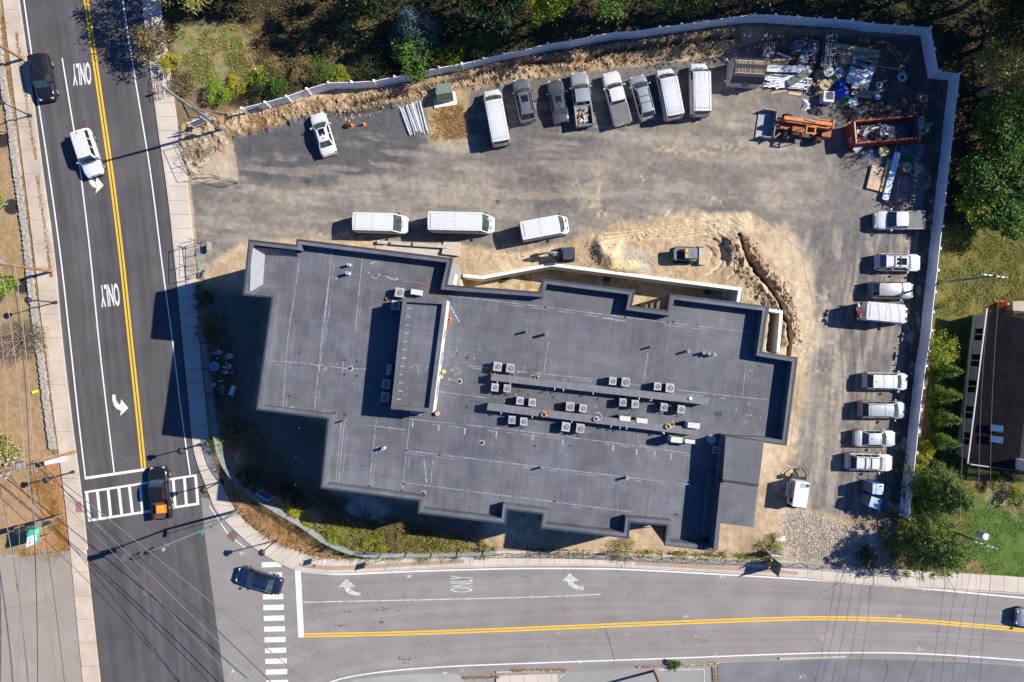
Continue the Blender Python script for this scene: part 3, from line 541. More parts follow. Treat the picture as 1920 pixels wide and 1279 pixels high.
# ================================================================== THE FLAT-ROOFED BUILDING
DZ, PT = 11.25, 12.3                                # roof deck and parapet top
AX = R(-6.6)                                        # long axis of the building
def roofmat(name, col):
    m = bpy.data.materials.new(name); m.use_nodes = True; t = m.node_tree; b = t.nodes["Principled BSDF"]; L = t.links.new
    b.inputs["Roughness"].default_value = .62; b.inputs["Specular IOR Level"].default_value = .35
    g = t.nodes.new("ShaderNodeNewGeometry"); mp = t.nodes.new("ShaderNodeMapping"); mp.inputs["Rotation"].default_value = (0, 0, -AX); L(g.outputs["Position"], mp.inputs[0])
    def noise(sc, det, lo, hi, st=(1, 1, 1)):
        q = t.nodes.new("ShaderNodeMapping"); q.inputs["Scale"].default_value = st; L(mp.outputs[0], q.inputs[0])
        n = t.nodes.new("ShaderNodeTexNoise"); n.inputs["Scale"].default_value = sc; n.inputs["Detail"].default_value = det; L(q.outputs[0], n.inputs[0])
        r = t.nodes.new("ShaderNodeMapRange"); r.inputs["From Min"].default_value = .3; r.inputs["From Max"].default_value = .7; r.inputs["To Min"].default_value = lo; r.inputs["To Max"].default_value = hi; L(n.outputs[0], r.inputs[0]); return r.outputs[0]
    def mul(a, c):
        q = t.nodes.new("ShaderNodeMath"); q.operation = 'MULTIPLY'; L(a, q.inputs[0]); L(c, q.inputs[1]); return q.outputs[0]
    def lines(axis, per, wd, dark):
        s = t.nodes.new("ShaderNodeSeparateXYZ"); L(mp.outputs[0], s.inputs[0]); q = t.nodes.new("ShaderNodeMath"); q.operation = 'DIVIDE'; q.inputs[1].default_value = per; L(s.outputs[axis], q.inputs[0])
        f = t.nodes.new("ShaderNodeMath"); f.operation = 'FRACT'; L(q.outputs[0], f.inputs[0]); gt = t.nodes.new("ShaderNodeMath"); gt.operation = 'LESS_THAN'; gt.inputs[1].default_value = wd/per; L(f.outputs[0], gt.inputs[0])
        r = t.nodes.new("ShaderNodeMapRange"); r.inputs["To Min"].default_value = 1; r.inputs["To Max"].default_value = dark; L(gt.outputs[0], r.inputs[0]); return r.outputs[0]
    f = mul(noise(.11, 6, .72, 1.22), noise(.7, 8, .82, 1.18)); f = mul(f, noise(1.0, 4, .90, 1.12, (5, .18, 1))); f = mul(f, noise(1.0, 4, .93, 1.08, (.2, 6, 1))); f = mul(f, noise(14, 3, .90, 1.10))
    f = mul(f, lines(0, 2.9, .05, 1.12)); f = mul(f, lines(1, 3.05, .05, .86))
    mu = t.nodes.new("ShaderNodeVectorMath"); mu.operation = 'SCALE'; mu.inputs[0].default_value = col; L(f, mu.inputs["Scale"])
    n = noise(.25, 3, 0, 1); mx = t.nodes.new("ShaderNodeMix"); mx.data_type = 'RGBA'; mx.blend_type = 'MULTIPLY'; mx.inputs[7].default_value = (1.10, .98, .93, 1)
    L(n, mx.inputs[0]); L(mu.outputs[0], mx.inputs[6]); L(mx.outputs[2], b.inputs["Base Color"]); return m
m_roof = roofmat("roof_membrane", (.112, .121, .138)); m_para = roofmat("parapet_membrane", (.112, .122, .145))
m_cap = mat("metal_coping", (.042, .045, .055), .5, var=.15); m_clad = mat("dark_cladding", (.055, .06, .07), .6, stretch=(6, 6, .4)); m_chk = mat("seam_chalk", (.17, .18, .20), .9, scale=9, col2=(.42, .43, .45), detail=8)
m_wallg = mat("grey_panel_wall", (.30, .30, .31), .7, var=.1, scale=1.5); m_patch = mat("roof_patch", (.035, .035, .04), .6); m_wh = mat("white_panel", (.72, .72, .70), .6, var=.06)
outl = [(467, 450), (556, 460), (557, 449), (848, 485), (837, 535), (1013, 548), (1019, 523), (1190, 545), (1184, 574), (1252, 583), (1257, 552), (1440, 575), (1428, 660), (1495, 671), (1474, 835), (1432, 829), (1362, 826), (1341, 1033), (1247, 1022), (1251, 985), (1181, 979), (1178, 1009), (1014, 990), (1018, 964), (951, 955), (948, 982), (784, 962), (787, 939), (602, 915), (615, 785), (481, 768), (510, 558), (456, 553)]
bld = thing("flat_roof_building", "large dark flat-roofed building with stepped parapets in the middle of the site", "building", P(960, 740, 0))
O = [P2(u, v, PT) for u, v in outl]; I = offset_poly(O, -.42 if False else .42)
def area(p): return sum(p[i][0]*p[(i+1) % len(p)][1]-p[(i+1) % len(p)][0]*p[i][1] for i in range(len(p)))/2
if abs(area(I)) > abs(area(O)): I = offset_poly(O, -.42)
B0 = -4.0
wl = MB(); n = len(O)
wl.add([(x, y, z) for z in (B0, PT-.28) for x, y in O], [((i+1) % n, i, n+i, n+(i+1) % n) for i in range(n)]); wl.build("wall", m_clad, bld, world=True)
# light grey bay on the north side (east-facing wall)
g = MB(); a, c_ = Vector(O[3]), Vector(O[4]); d = (c_-a); nrm = Vector((-d.y, d.x)).normalized()
if nrm.x < 0: nrm = -nrm
g.add([(a.x+nrm.x*.01, a.y+nrm.y*.01, B0), (c_.x+nrm.x*.01, c_.y+nrm.y*.01, B0), (c_.x+nrm.x*.01, c_.y+nrm.y*.01, PT-.3), (a.x+nrm.x*.01, a.y+nrm.y*.01, PT-.3)], [(0, 1, 2, 3)]); gw = g.build("wall_panel", m_wallg, bld, world=True)
mid = a*.45+c_*.55; wn = MB()
wn.box((mid.x+nrm.x*.05, mid.y+nrm.y*.05, 5.5), (1.1, .08, 2.4), math.atan2(d.y, d.x), 0); wn.build("window", m_wh, bld, world=True)
for k in range(3):
    for (i0, nm_) in ((5, 2), (9, 1), (15, 2), (19, 2)):
        a, c_ = Vector(O[i0]), Vector(O[i0+1]); d = c_-a
        for q in range(nm_):
            p = a+d*((q+.5)/nm_); nn = Vector((d.y, -d.x)).normalized()
            inw = MB().box((p.x, p.y, 1.7+k*3.1), (min(1.3, d.length*.5), .10, 1.5), math.atan2(d.y, d.x)).build("window", mat("window_glass", (.03, .04, .05), .08, spec=.8), bld, world=True)
pr = MB(); pr.ring(O, I, DZ-.3, PT, 0, 0)
pr.build("parapet", m_para, bld, world=True)
O2 = offset_poly(O, -.05 if area(I) and abs(area(offset_poly(O, -.05))) > abs(area(O)) else .05); I2 = offset_poly(I, .0)
if abs(area(O2)) < abs(area(O)): O2 = offset_poly(O, .05)
E = [tuple(Vector(a)*.55+Vector(b)*.45) for a, b in zip(O, I)]
MB().ring(O2, [tuple(Vector(a)*.72+Vector(b)*.28) for a, b in zip(O, I)], PT-.30, PT+.03).build("coping", m_cap, bld, world=True)
from mathutils.geometry import tessellate_polygon
tri = tessellate_polygon([[Vector((x, y, 0)) for x, y in I]])
dk = MB()
cx_, cy_ = 0, 0
for t3 in tri:
    p = [I[i] for i in t3]
    if area(p) < 0: p = p[::-1]
    dk.add([(x, y, DZ) for x, y in p], [(0, 1, 2)])
zz = DZ+.006
# chalked seams and patches, marked on the deck itself
seams = [[(562, 485), (551, 560), (539, 640), (531, 762)], [(624, 466), (610, 577), (602, 640), (590, 767)], [(618, 520), (598, 700)], [(681, 467), (666, 620)], [(646, 790), (634, 905)], [(706, 787), (692, 911)], [(769, 785), (754, 922)], [(640, 792), (630, 900)],
         [(770, 786), (960, 806), (1130, 828), (1292, 850)], [(762, 845), (960, 869), (1294, 909)], [(757, 905), (960, 931), (1185, 960)], [(842, 555), (959, 568), (1175, 595), (1412, 624)], [(960, 695), (1120, 712), (1267, 731), (1460, 752)], [(880, 686), (960, 695)],
         [(1029, 640), (1019, 700)], [(1215, 661), (1207, 717)], [(1399, 685), (1392, 742)], [(822, 734), (912, 746)], [(688, 797), (760, 806)], [(808, 905), (812, 862)], [(644, 678), (642, 702)], [(500, 677), (560, 680), (640, 690), (690, 692)]]
rr = random.Random(4)
def broken(b, pts, wd, z, keep=.75, mi=1):
    q = smooth([P2(*p, z) for p in pts], 4); tot = []
    for i in range(len(q)-1):
        a, c_ = Vector(q[i]), Vector(q[i+1]); L_ = (c_-a).length; k = max(1, int(L_/.7))
        for j in range(k):
            if rr.random() < keep: b.strip([tuple(a.lerp(c_, (j)/k)), tuple(a.lerp(c_, (j+rr.uniform(.85, 1.0))/k))], wd*rr.uniform(.5, 1.3), z+rr.random()*.001, mi)
for s_ in seams: broken(dk, s_, .06, zz, .97)
for s_ in seams[:14]: broken(dk, [(u+rr.uniform(4, 7), v+rr.uniform(4, 7)) for u, v in s_], .05, zz, .35)
for u, v in ((774, 790), (823, 797), (872, 803), (931, 809), (999, 815), (1056, 824), (1150, 835), (1228, 845), (1259, 850), (1194, 842)): dk.strip([P2(u, v, zz), P2(u-.8, v+11, zz)], .16, zz+.002, 1)
for pts in ([(690, 510), (697, 519), (707, 522), (712, 512)], [(722, 517), (738, 524), (754, 520)], [(695, 495), (712, 486)], [(628, 521), (634, 524)], [(1130, 596), (1175, 603)], [(795, 862), (800, 905)], [(480, 672), (500, 677)], [(845, 575), (862, 605)]): broken(dk, pts, .12, zz, .8)
for u, v in ((646, 675), (669, 678), (646, 702), (669, 705), (1022, 576), (1172, 595), (1253, 604), (1040, 940), (762, 845), (757, 907), (824, 853), (587, 773), (646, 778), (627, 774), (692, 912), (753, 920), (1298, 908), (1425, 686)): dk.box((*P2(u, v, zz), zz+.006), (.24, .18, .012), AX, 2)
for u, v, ru, rv in ((1347, 776, 8, 5), (1262, 604, 3, 3), (876, 671, 3, 3), (900, 717, 2, 2), (875, 764, 3, 3), (1068, 836, 2.5, 2.5), (1003, 836, 2.5, 2.5), (1180, 777, 2, 2), (857, 663, 2, 2), (990, 740, 3, 2), (1012, 737, 4, 2), (973, 733, 4, 2), (1036, 745, 2, 3), (1120, 748, 3, 2), (677, 873, 3, 1), (717, 892, 2, 1), (1425, 744, 4, 1), (1420, 672, 5, 2), (1267, 965, 5, 2), (560, 661, 2, 2), (542, 742, 3, 2)):
    q = [P2(u+ru*math.cos(t)*rr.uniform(.8, 1.15), v+rv*math.sin(t)*rr.uniform(.8, 1.15), zz) for t in [k*math.pi/5 for k in range(10)]][::-1]; dk.add([(x, y, zz+.003) for x, y in q], [tuple(range(10))], 2)
m_pond = mat("ponding_stain", (.30, .285, .26), .8, scale=7, col2=(.125, .13, .14), detail=9)
def blotch(u, v, ru, rv, mi, k, an=0):
    q = []
    for i in range(18):
        t = i*math.pi/9; e = rr.uniform(.6, 1.25); x, y = ru*e*math.cos(t), rv*e*math.sin(t); q.append(P2(u+x*math.cos(an)-y*math.sin(an), v+x*math.sin(an)+y*math.cos(an), zz))
    q = q[::-1]; c = (sum(p[0] for p in q)/18, sum(p[1] for p in q)/18, zz+k*.0004); b0 = [(x, y, zz+k*.0004) for x, y in q]
    dk.add([c]+b0, [(0, i+1, (i+1) % 18+1) for i in range(18)], mi)
for k in range(70):
    u = rr.uniform(520, 1440); v = rr.uniform(500, 960)
    pass
for u0, v0, n_, s_ in ((850, 665, 26, 26), (1010, 742, 14, 40), (1380, 780, 12, 30), (860, 700, 16, 18), (1060, 730, 12, 50), (1130, 770, 12, 40), (610, 687, 12, 14), (520, 676, 8, 10), (1400, 700, 5, 10), (970, 700, 10, 30)):
    for k in range(n_): blotch(rr.gauss(u0, s_), rr.gauss(v0, s_*.35), rr.uniform(.8, 4.5), rr.uniform(.6, 2.2), 3, k % 9, rr.uniform(0, 3))
for k in range(260): blotch(rr.uniform(530, 1430), rr.gauss(720, 110), rr.uniform(.4, 1.2), rr.uniform(.3, .8), rr.choice((2, 3, 1)), k % 9, rr.uniform(0, 3))
dk.build("roof_deck", [m_roof, m_chk, m_patch, m_pond], bld, world=True)
# sloping inside faces of the north-west bay and notch wall
def quad(b, pts, mi=0): b.add(pts, [tuple(range(len(pts)))], mi)
m_lt = mat("pale_membrane", (.24, .25, .27), .65, stretch=(5, .6, 1), var=.1)
b = MB(); quad(b, [P(472, 463, PT+.02), P(497, 478, DZ+.02), P(493, 533, DZ+.02), P(468, 548, PT+.02)][::-1]); b.build("sloping_cricket", m_lt, bld, world=True)
b = MB(); quad(b, [P(472, 463, PT+.015), P(552, 470, PT+.015), P(560, 482, DZ+.015), P(497, 478, DZ+.015)]); b.build('sloping_cricket', m_para, bld, world=True); b = MB(); quad(b, [P(468, 548, PT+.015), P(508, 552, PT+.015), P(520, 538, DZ+.015), P(493, 533, DZ+.015)][::-1]); b.build("sloping_cricket", m_para, bld, world=True)
# raised stair roof, south-east
def pw(b, pts, z0, z1, mi=0, tmi=None): b.prism([P2(u, v, z1) for u, v in pts], z0, z1, mi, tmi)
RZ = DZ+2.1
b = MB(); pw(b, [(1361, 818), (1432, 828), (1423, 908), (1355, 898)], B0, RZ, 1, 0); pw(b, [(1357, 902), (1422, 912), (1413, 989), (1350, 981)], B0, RZ-.12, 1, 0); pw(b, [(1355, 898.5), (1423, 908.5), (1422.4, 911.6), (1354.6, 901.6)], RZ-.3, RZ+.08, 2)
b.build("stair_roof", [m_roof, m_clad, m_cap], bld, world=True)
b = MB(); pw(b, [(1351, 905), (1358, 906), (1346, 1032), (1338, 1031)], DZ-.2, RZ+.05, 0, 1); pw(b, [(1247, 1021), (1341, 1033), (1342, 1026), (1248, 1014)], DZ-.2, PT+.1, 0, 1); b.build("high_parapet", [m_clad, m_para], bld, world=True)
b = MB(); pw(b, [(1327, 888), (1347, 890), (1337, 1010), (1318, 1008)], DZ-.1, DZ+.55); b.build("roof_bench", m_roof, bld, world=True)
b = MB(); quad(b, [P(1226, 988, 0.02), P(1251, 985, PT-.4), P(1247, 1018, PT-.4)]); b.build("slanted_panel", mat("blue_grey_sheet", (.20, .24, .30), .4, metal=.3, stretch=(1, 9, 1)), bld, world=True)
for u, v in ((1250, 989), (1248, 1016), (1340, 1030), (1178, 984), (952, 948), (1025, 970), (1022, 985), (1342, 910)): pass
# roof tower (lift overrun)
TZ = DZ+2.7; tow = [(755, 558), (838, 563), (811, 774), (733, 767)]
TO = [P2(u, v, TZ) for u, v in tow]; TI = offset_poly(TO, .38)
if abs(area(TI)) > abs(area(TO)): TI = offset_poly(TO, -.38)
b = MB(); b.prism(offset_poly(TO, .0), DZ-.1, TZ-.5, 1, 1); b.prism(TI, TZ-.6, TZ-.42, 0); b.ring(TO, TI, TZ-.52, TZ, 1, 0); tw = b.build("lift_tower", [m_roof, m_clad], bld, world=True)
b = MB(); zt = TZ-.41
for y0 in range(12):
    vv = 578+y0*15.5; uu = 763-(vv-578)*.108; b.strip([P2(uu, vv, zt), P2(uu+rr.uniform(5, 9), vv+.8, zt)], .1, zt+.004)
b.strip([P2(762, 575, zt), P2(743, 755, zt)], .07, zt+.006); b.strip([P2(770, 690, zt), P2(778, 684, zt), P2(786, 688, zt), P2(784, 700, zt)], .07, zt+.006); b.strip([P2(795, 695, zt), P2(803, 687, zt)], .07, zt+.006)
b.build("seam_mark", m_chk, bld, world=True)
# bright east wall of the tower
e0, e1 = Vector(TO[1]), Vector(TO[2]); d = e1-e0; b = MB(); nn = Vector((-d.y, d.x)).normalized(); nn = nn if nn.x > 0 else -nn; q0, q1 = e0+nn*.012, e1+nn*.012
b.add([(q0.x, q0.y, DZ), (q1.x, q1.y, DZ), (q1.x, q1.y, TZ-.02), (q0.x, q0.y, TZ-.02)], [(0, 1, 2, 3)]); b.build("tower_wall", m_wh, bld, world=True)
b = MB()
for k, (t, ln) in enumerate(((.30, .8), (.52, 1.2), (.66, .5), (.80, 1.4))): p = q0.lerp(q1, t); MB().box((p.x+nn.x*.02, p.y+nn.y*.02, DZ+1.35), (ln, .05, 1.1), math.atan2(d.y, d.x)).build('wall_vent', mat('galvanised', (.42, .43, .44), .4, metal=.5), bld, world=True)

# ------------------------------------------------------------------ things on the roof
m_ac = mat("condenser_paint", (.43, .43, .435), .5, var=.06); m_ac2 = mat("aged_condenser_paint", (.30, .30, .29), .6, scale=6, col2=(.42, .41, .39)); m_acd = mat("condenser_grille", (.035, .04, .045), .5); m_fan = mat("fan_hub", (.62, .63, .64), .35, metal=.3); m_beige = mat("beige_casing", (.58, .56, .48), .5, var=.05); m_blk = mat("black_rubber", (.02, .02, .022), .7); m_pvc = mat("white_pvc", (.72, .73, .74), .4)
def make_ac(s=.66, h=.85):
    t = thing("condenser_unit", "", "air conditioner", group="square rooftop condensers")
    b = MB(); b.box((0, 0, .06), (s*.9, s*.9, .12), 0, 0); b.build("base_pad", m_blk, t)
    b = MB()
    for x, y in ((-1, 0), (1, 0), (0, -1), (0, 1)):
        for k in range(5): b.box((x*(s/2-.02) if x else 0, y*(s/2-.02) if y else 0, .2+k*.13), (.04 if x else s*.94, .04 if y else s*.94, .075), 0)
    b.build("coil_grille", m_acd, t); b = MB(); b.box((0, 0, h/2+.03), (s*.9, s*.9, h-.18)); 
    for x in (-1, 1):
        for y in (-1, 1): b.box((x*(s/2-.03), y*(s/2-.03), h/2+.05), (.07, .07, h-.1))
    b.build("casing", m_ac, t)
    n_ = 28; o_ = []; i_ = []
    for k in range(n_):
        a = 2*math.pi*(k+.5)/n_; c, s2 = math.cos(a), math.sin(a); m_ = max(abs(c), abs(s2)); rad = min(1/m_, 1.28)*s/2; o_.append((c*rad, s2*rad)); i_.append((c*s*.38, s2*s*.38))
    MB().ring(o_, i_, h-.06, h).build("top_cover", m_ac, t)
    MB().cyl((0, 0, h-.12), s*.385, .03, 24).build("fan_well", m_acd, t)
    fb = MB()
    for k in range(3):
        a = k*2.094; fb.add([(math.cos(a+q)*r_, math.sin(a+q)*r_, h-.08+dz) for q, r_, dz in ((0, .05, 0), (-.35, s*.35, 0), (.45, s*.35, .035), (.5, .05, .02))], [(0, 1, 2, 3)])
    fb.build("fan_blade", m_ac, t)
    gd = MB()
    for r_ in (s*.15, s*.22, s*.29, s*.36): gd.tube([(r_*math.cos(a), r_*math.sin(a), h+.012) for a in [k*math.pi/10 for k in range(21)]], .006, 3, cap=False)
    for k in range(6): a = k*math.pi/6; gd.tube([(-s*.37*math.cos(a), -s*.37*math.sin(a), h+.014), (s*.37*math.cos(a), s*.37*math.sin(a), h+.014)], .006, 3)
    gd.build("fan_guard", mat("guard_wire", (.16, .16, .17), .5), t); MB().cyl((0, 0, h-.07), s*.17, .07, 12, r2=s*.10).build("fan_hub", m_fan, t)
    MB().box((-.02, s/2+.03, h-.16), (s*.98, .05, .3)).build("service_panel", m_ac, t)
    MB().tube([(.2, -s/2, .35), (.24, -s/2-.18, .3), (.1, -s/2-.35, .08), (-.3, -s/2-.42, .05)], .025, 5).build("refrigerant_line", m_blk, t)
    return t
acs = [(933, 688, "first from the west in the northernmost row"), (957, 691, "second from the west in the northernmost row"), (928, 727, "left of the pair below the upper curb's west end"), (951, 729, "right of the pair below the upper curb's west end"),
       (975, 752, "left one of the westmost pair between the curbs"), (998, 755, "right one of the westmost pair between the curbs"), (960, 788, "left of the pair below the lower curb's west end"), (982, 791, "right of the pair below the lower curb's west end"),
       (1069, 763, "left of the middle pair between the curbs"), (1093, 766, "right of the middle pair between the curbs"), (1061, 801, "left of the middle pair below the lower curb"), (1088, 804, "right of the middle pair below the lower curb"),
       (1149, 715, "third from the west in the northernmost row"), (1173, 717, "fourth from the west in the northernmost row"), (1233, 725, "fifth from the west in the northernmost row"), (1256, 728, "easternmost in the northernmost row"),
       (1168, 755, "left of the pair below the upper curb's middle"), (1191, 758, "right of the pair below the upper curb's middle"), (1245, 764, "second from the east below the upper curb"), (1277, 768, "easternmost of all square condensers")]
big = {1173, 1256, 1069, 1061, 1088, 933, 957}
ac0 = make_ac()
HA = DZ+.85
for i, (u, v, s_) in enumerate(acs):
    o = ac0 if i == 0 else clone(ac0); x, y = P2(u, v, HA); o.location = (x, y, DZ+.005); o.rotation_euler = (0, 0, AX*.8); k = 1.16 if u in big else 1.0; o.scale = (k, k, 1.05); o.rotation_euler.z += (i*37 % 9-4)*.012
    if i % 5 in (1, 3): [setattr(c.material_slots[0], "link", 'OBJECT') or setattr(c.material_slots[0], "material", m_ac2) for c in o.children if c.name.startswith(("top_cover", "casing"))]
    o["label"] = "grey round-fan condenser, "+s_
for u, v, s_ in ((749, 549, "square condenser with open black fan beside the north-west corner of the roof tower"), (742, 573, "dark square condenser in the shade against the tower's west wall, northernmost"), (724, 721, "shaded square condenser west of the tower, upper of the two"), (722, 745, "shaded square condenser west of the tower, lower of the two")):
    o = clone(ac0, label=s_); o.location = (*P2(u, v, HA), DZ+.005); o.scale = (1.2, 1.2, 1.05)
def make_mini(label, u, v, L_=.95, dd=.42, h=.85, zb=.12, rz=AX, m=m_beige):
    t = thing("heat_pump_unit", label, "air conditioner", (*P2(u, v, DZ+zb+h), DZ), rz, "side-blowing heat pump units")
    MB().box((0, 0, zb+h/2), (L_, dd, h)).build("casing", m, t)
    gb = MB().cyl((0, 0, 0), .30, .03, 20); g_ = gb.build("fan_grille", m_acd, t); g_.rotation_euler = (R(90), 0, 0); g_.location = (-.12, -dd/2+.005, zb+h/2)
    b = MB()
    for x in (-1, 1): b.box((x*L_*.35, 0, zb/2), (.07, dd*1.15, zb))
    b.build("foot", m_blk, t); MB().box((0, dd/2+.03, zb+h*.75), (L_*.8, .05, .2)).build("pipe_cover", m_acd, t); return t
make_mini("beige side-blowing heat pump on the lower rack, left of a pair", 1172, 785, 1.0, .45, 1.0); make_mini("beige side-blowing heat pump on the lower rack, right of a pair", 1204, 789, 1.0, .45, 1.0)
make_mini("beige heat pump above the east end of the lower rack", 1301, 798, 1.1, .5, 1.3); make_mini("beige heat pump with a teal side, below the rack's east end", 1269, 825, 1.05, .5, 1.5); make_mini("narrow beige heat pump beside the teal-sided one at the rack's east end", 1294, 828, .9, .35, 1.0)
make_mini("pale heat pump lying north of the roof tower beside the open-fan condenser", 781, 548, 1.05, .5, .5, rz=R(-9)); make_mini("shaded pale heat pump west of the roof tower above two condensers", 729, 693, .45, 1.0, .8, m=m_ac, rz=R(-6)); make_mini("blue-grey heat pump at the south-east foot of the roof tower", 779, 774, .95, .35, .5, m=m_ac, rz=R(-6))
def rack(name, label, a, c_, wd, h):
    za = DZ+h; A, C_ = Vector(P2(*a, za)), Vector(P2(*c_, za)); t = thing(name, label, "roof curb", (A.x, A.y, DZ), math.atan2(C_.y-A.y, C_.x-A.x), "long curbs carrying pipes"); L_ = (C_-A).length
    b = MB(); b.box((L_/2, 0, h/2), (L_, wd, h)); b.build("curb", m_para, t); b = MB(); b.box((L_/2, 0, h+.02), (L_+.1, wd+.1, .035)); b.build("cap", mat("curb_cap", (.16, .16, .17), .5, var=.15), t)
    r_ = random.Random(int(L_*10)); k = 0
    while k < 7:
        x = r_.uniform(.5, L_-.5); bk = MB(); bk.box((x, -wd/2-.12, h-.05), (.06, .3, .07)); bk.box((x, -wd/2-.25, h-.18), (.06, .05, .3)); bk.build("pipe_bracket", m_pvc, t); k += 1
    return t, L_
rk1, l1 = rack("pipe_curb", "upper long dark pipe curb crossing the roof between rows of condensers", (922, 707), (1328, 753), .55, 1.0)
rk2, l2 = rack("pipe_curb", "lower long dark pipe curb south of the condensers, ending by the beige units", (915, 762), (1308, 810), .6, 1.0)
# curled copper line-sets, cables
m_cop = mat("copper_tube", (.55, .24, .12), .35, metal=.6); m_orc = mat("orange_cable", (.70, .20, .05), .5); m_blue = mat("blue_plastic", (.03, .09, .30), .5); m_yelp = mat("yellow_plastic", (.75, .52, .03), .5); m_hemp = mat("pale_cable", (.60, .50, .42), .6)
def coil(name, label, cat, u, v, z, r, m, turns=3, th=.03, group=None, wob=.1, seed=0, tail=0):
    r_ = random.Random(seed+int(u)); pts = []
    for k in range(turns*14):
        a = k*2*math.pi/14; rad = r*(1+wob*math.sin(a*.37+seed)); pts.append((rad*math.cos(a), rad*math.sin(a), .03+k*.004+wob*.1*abs(math.sin(a*2.3))))
    for k in range(tail): pts.append((pts[-1][0]+.14*math.cos(k*.5+seed), pts[-1][1]+.14*math.sin(k*.4+seed), .03))
    o = MB().tube(pts, th, 5).build(name, m, loc=P(u, v, z)); return tag(o, label, cat, group)
zc = DZ+1.03
for u, v, z, r, m, lb, tl in ((1006, 708, DZ, .17, m_cop, "pink copper coil lying above the upper curb near its west end", 0), (988, 720, DZ+.4, .14, m_cop, "small red copper coil hanging on the upper curb's south side", 3), (1019, 777, zc, .22, m_orc, "orange cable coil on the lower curb, left of the middle condensers", 6),
                              (1026, 784, DZ, .2, m_blue, "blue cable bundle just below the orange coil", 5), (1117, 785, zc, .2, m_hemp, "pale orange tangle of tubing on the lower curb", 8), (1252, 799, zc, .22, m_yelp, "yellow strap bundle on the lower curb beside the east heat pump", 6), (1210, 734, DZ, .16, m_cop, "copper ring lying left of the fifth condenser of the top row", 0),
                              (1218, 749, DZ+.4, .15, m_orc, "red-orange ring under the upper curb between condenser pairs", 4), (924, 701, DZ, .2, m_cop, "copper tubing heap at the upper curb's west tip", 6), (727, 560, DZ, .15, m_orc, "small orange bundle north-west of the roof tower", 3), (842, 600, DZ, .16, m_orc, "loose orange cable loop east of the roof tower", 0)):
    coil("cable_coil", lb, "cable coil", u, v, z+.01, r, m, tail=tl)
def hose(name, label, cat, pts, z, r, m, group=None, up=0):
    q = smooth([P(u, v, z) for u, v in pts], 6); n_ = len(q); q = [(x, y, zz_+r+up*math.sin(math.pi*i/(n_-1))) for i, (x, y, zz_) in enumerate(q)]
    return tag(MB().tube(q, r, 5).build(name, m), label, cat, group)
hose("extension_cord", "thin orange cord looping from the tower roof corner to the north parapet", "cord", [(755, 528), (775, 529), (800, 535), (818, 555), (836, 563), (843, 580), (846, 600), (842, 612), (836, 630)], DZ, .025, m_orc)
hose("pipe_hose", "pale curly hose over the lower curb near the beige heat pumps", "hose", [(1220, 805), (1226, 797), (1236, 799), (1240, 808), (1246, 814)], DZ+.9, .03, m_pvc); hose("pipe_hose", "thin tan hose loop on the deck left of the teal-sided heat pump", "hose", [(1196, 813), (1194, 825), (1200, 834), (1210, 836), (1222, 832)], DZ, .02, m_hemp)
m_ply = mat("reel_wood", (.50, .36, .20), .8, stretch=(1, 12, 1)); m_plyd = mat("reel_core", (.30, .20, .11), .8)
def spool(label, u, v, z0, r, h, flat=True, rz=0.0, group="cable reels", m=None):
    m = m or m_ply; t = thing("cable_reel", label, "cable reel", (*P2(u, v, z0+(h if flat else r)), z0), rz, group)
    a = MB(); b1 = MB().cyl((0, 0, 0), r, .05, 28).build("flange", m, t); b2 = MB().cyl((0, 0, 0), r, .05, 28).build("flange", m, t); c1 = MB().cyl((0, 0, 0), r*.55, h-.1, 20).build("core", m_plyd, t)
    hub = MB().cyl((0, 0, 0), r*.14, .012, 12).build("hub_hole", m_blk, t)
    for o, z in ((b1, 0), (b2, h-.05), (c1, .05), (hub, h)):
        if flat: o.location = (0, 0, z)
        else: o.rotation_euler = (R(90), 0, 0); o.location = (0, h/2-z, r)
    return t
spool("small wooden reel on the roof just east of the tower", 832, 697, DZ, .20, .3, group="small reels by the roof tower"); spool("smallest wooden reel right below another, east of the tower", 827, 707, DZ, .19, .25, group="small reels by the roof tower"); spool("wooden reel at the tower's south-east corner", 820, 776, DZ, .2, .35, group="small reels by the roof tower")
spool("white reel on the roof at the upper curb's east end", 1295, 747, DZ+1.0, .16, .15, group="small reels by the roof tower", m=m_pvc)
spool("large pale round reel in the shade of the stair roof", 1335, 824, DZ, .40, .3, group="small reels by the roof tower", m=m_ac)
lad = thing("step_ladder", "short white step ladder lying in the stair roof's shade", "ladder", (*P2(1341, 844, DZ), DZ+.04), R(-4))
for x in (-.2, .2): MB().box((x, 0, .04), (.06, .75, .06)).build("rail", m_pvc, lad)
for y in (-.25, .05, .3): MB().box((0, y, .05), (.4, .07, .04)).build("rung", m_pvc, lad)
def vent(label, u, v, h=.7, r=.11, cat="vent pipe", m=m_pvc):
    t = thing("vent_pipe", label, cat, (*P2(u, v, DZ+h), DZ), 0, "rooftop vent pipes"); MB().cyl((0, 0, .0), r*2.1, .04, 16, r2=r*1.2).build("flashing", m_para, t)
    n_ = 14; c = [(r*math.cos(k*6.2832/n_), r*math.sin(k*6.2832/n_)) for k in range(n_)]; MB().ring(c, [(x*.68, y*.68) for x, y in c], .03, h).build("pipe", m, t); MB().cyl((0, 0, .04), r*.6, h-.15, 10).build("pipe_bore", m_blk, t); return t
m_gp = mat("grey_pipe", (.30, .31, .33), .4, metal=.4)
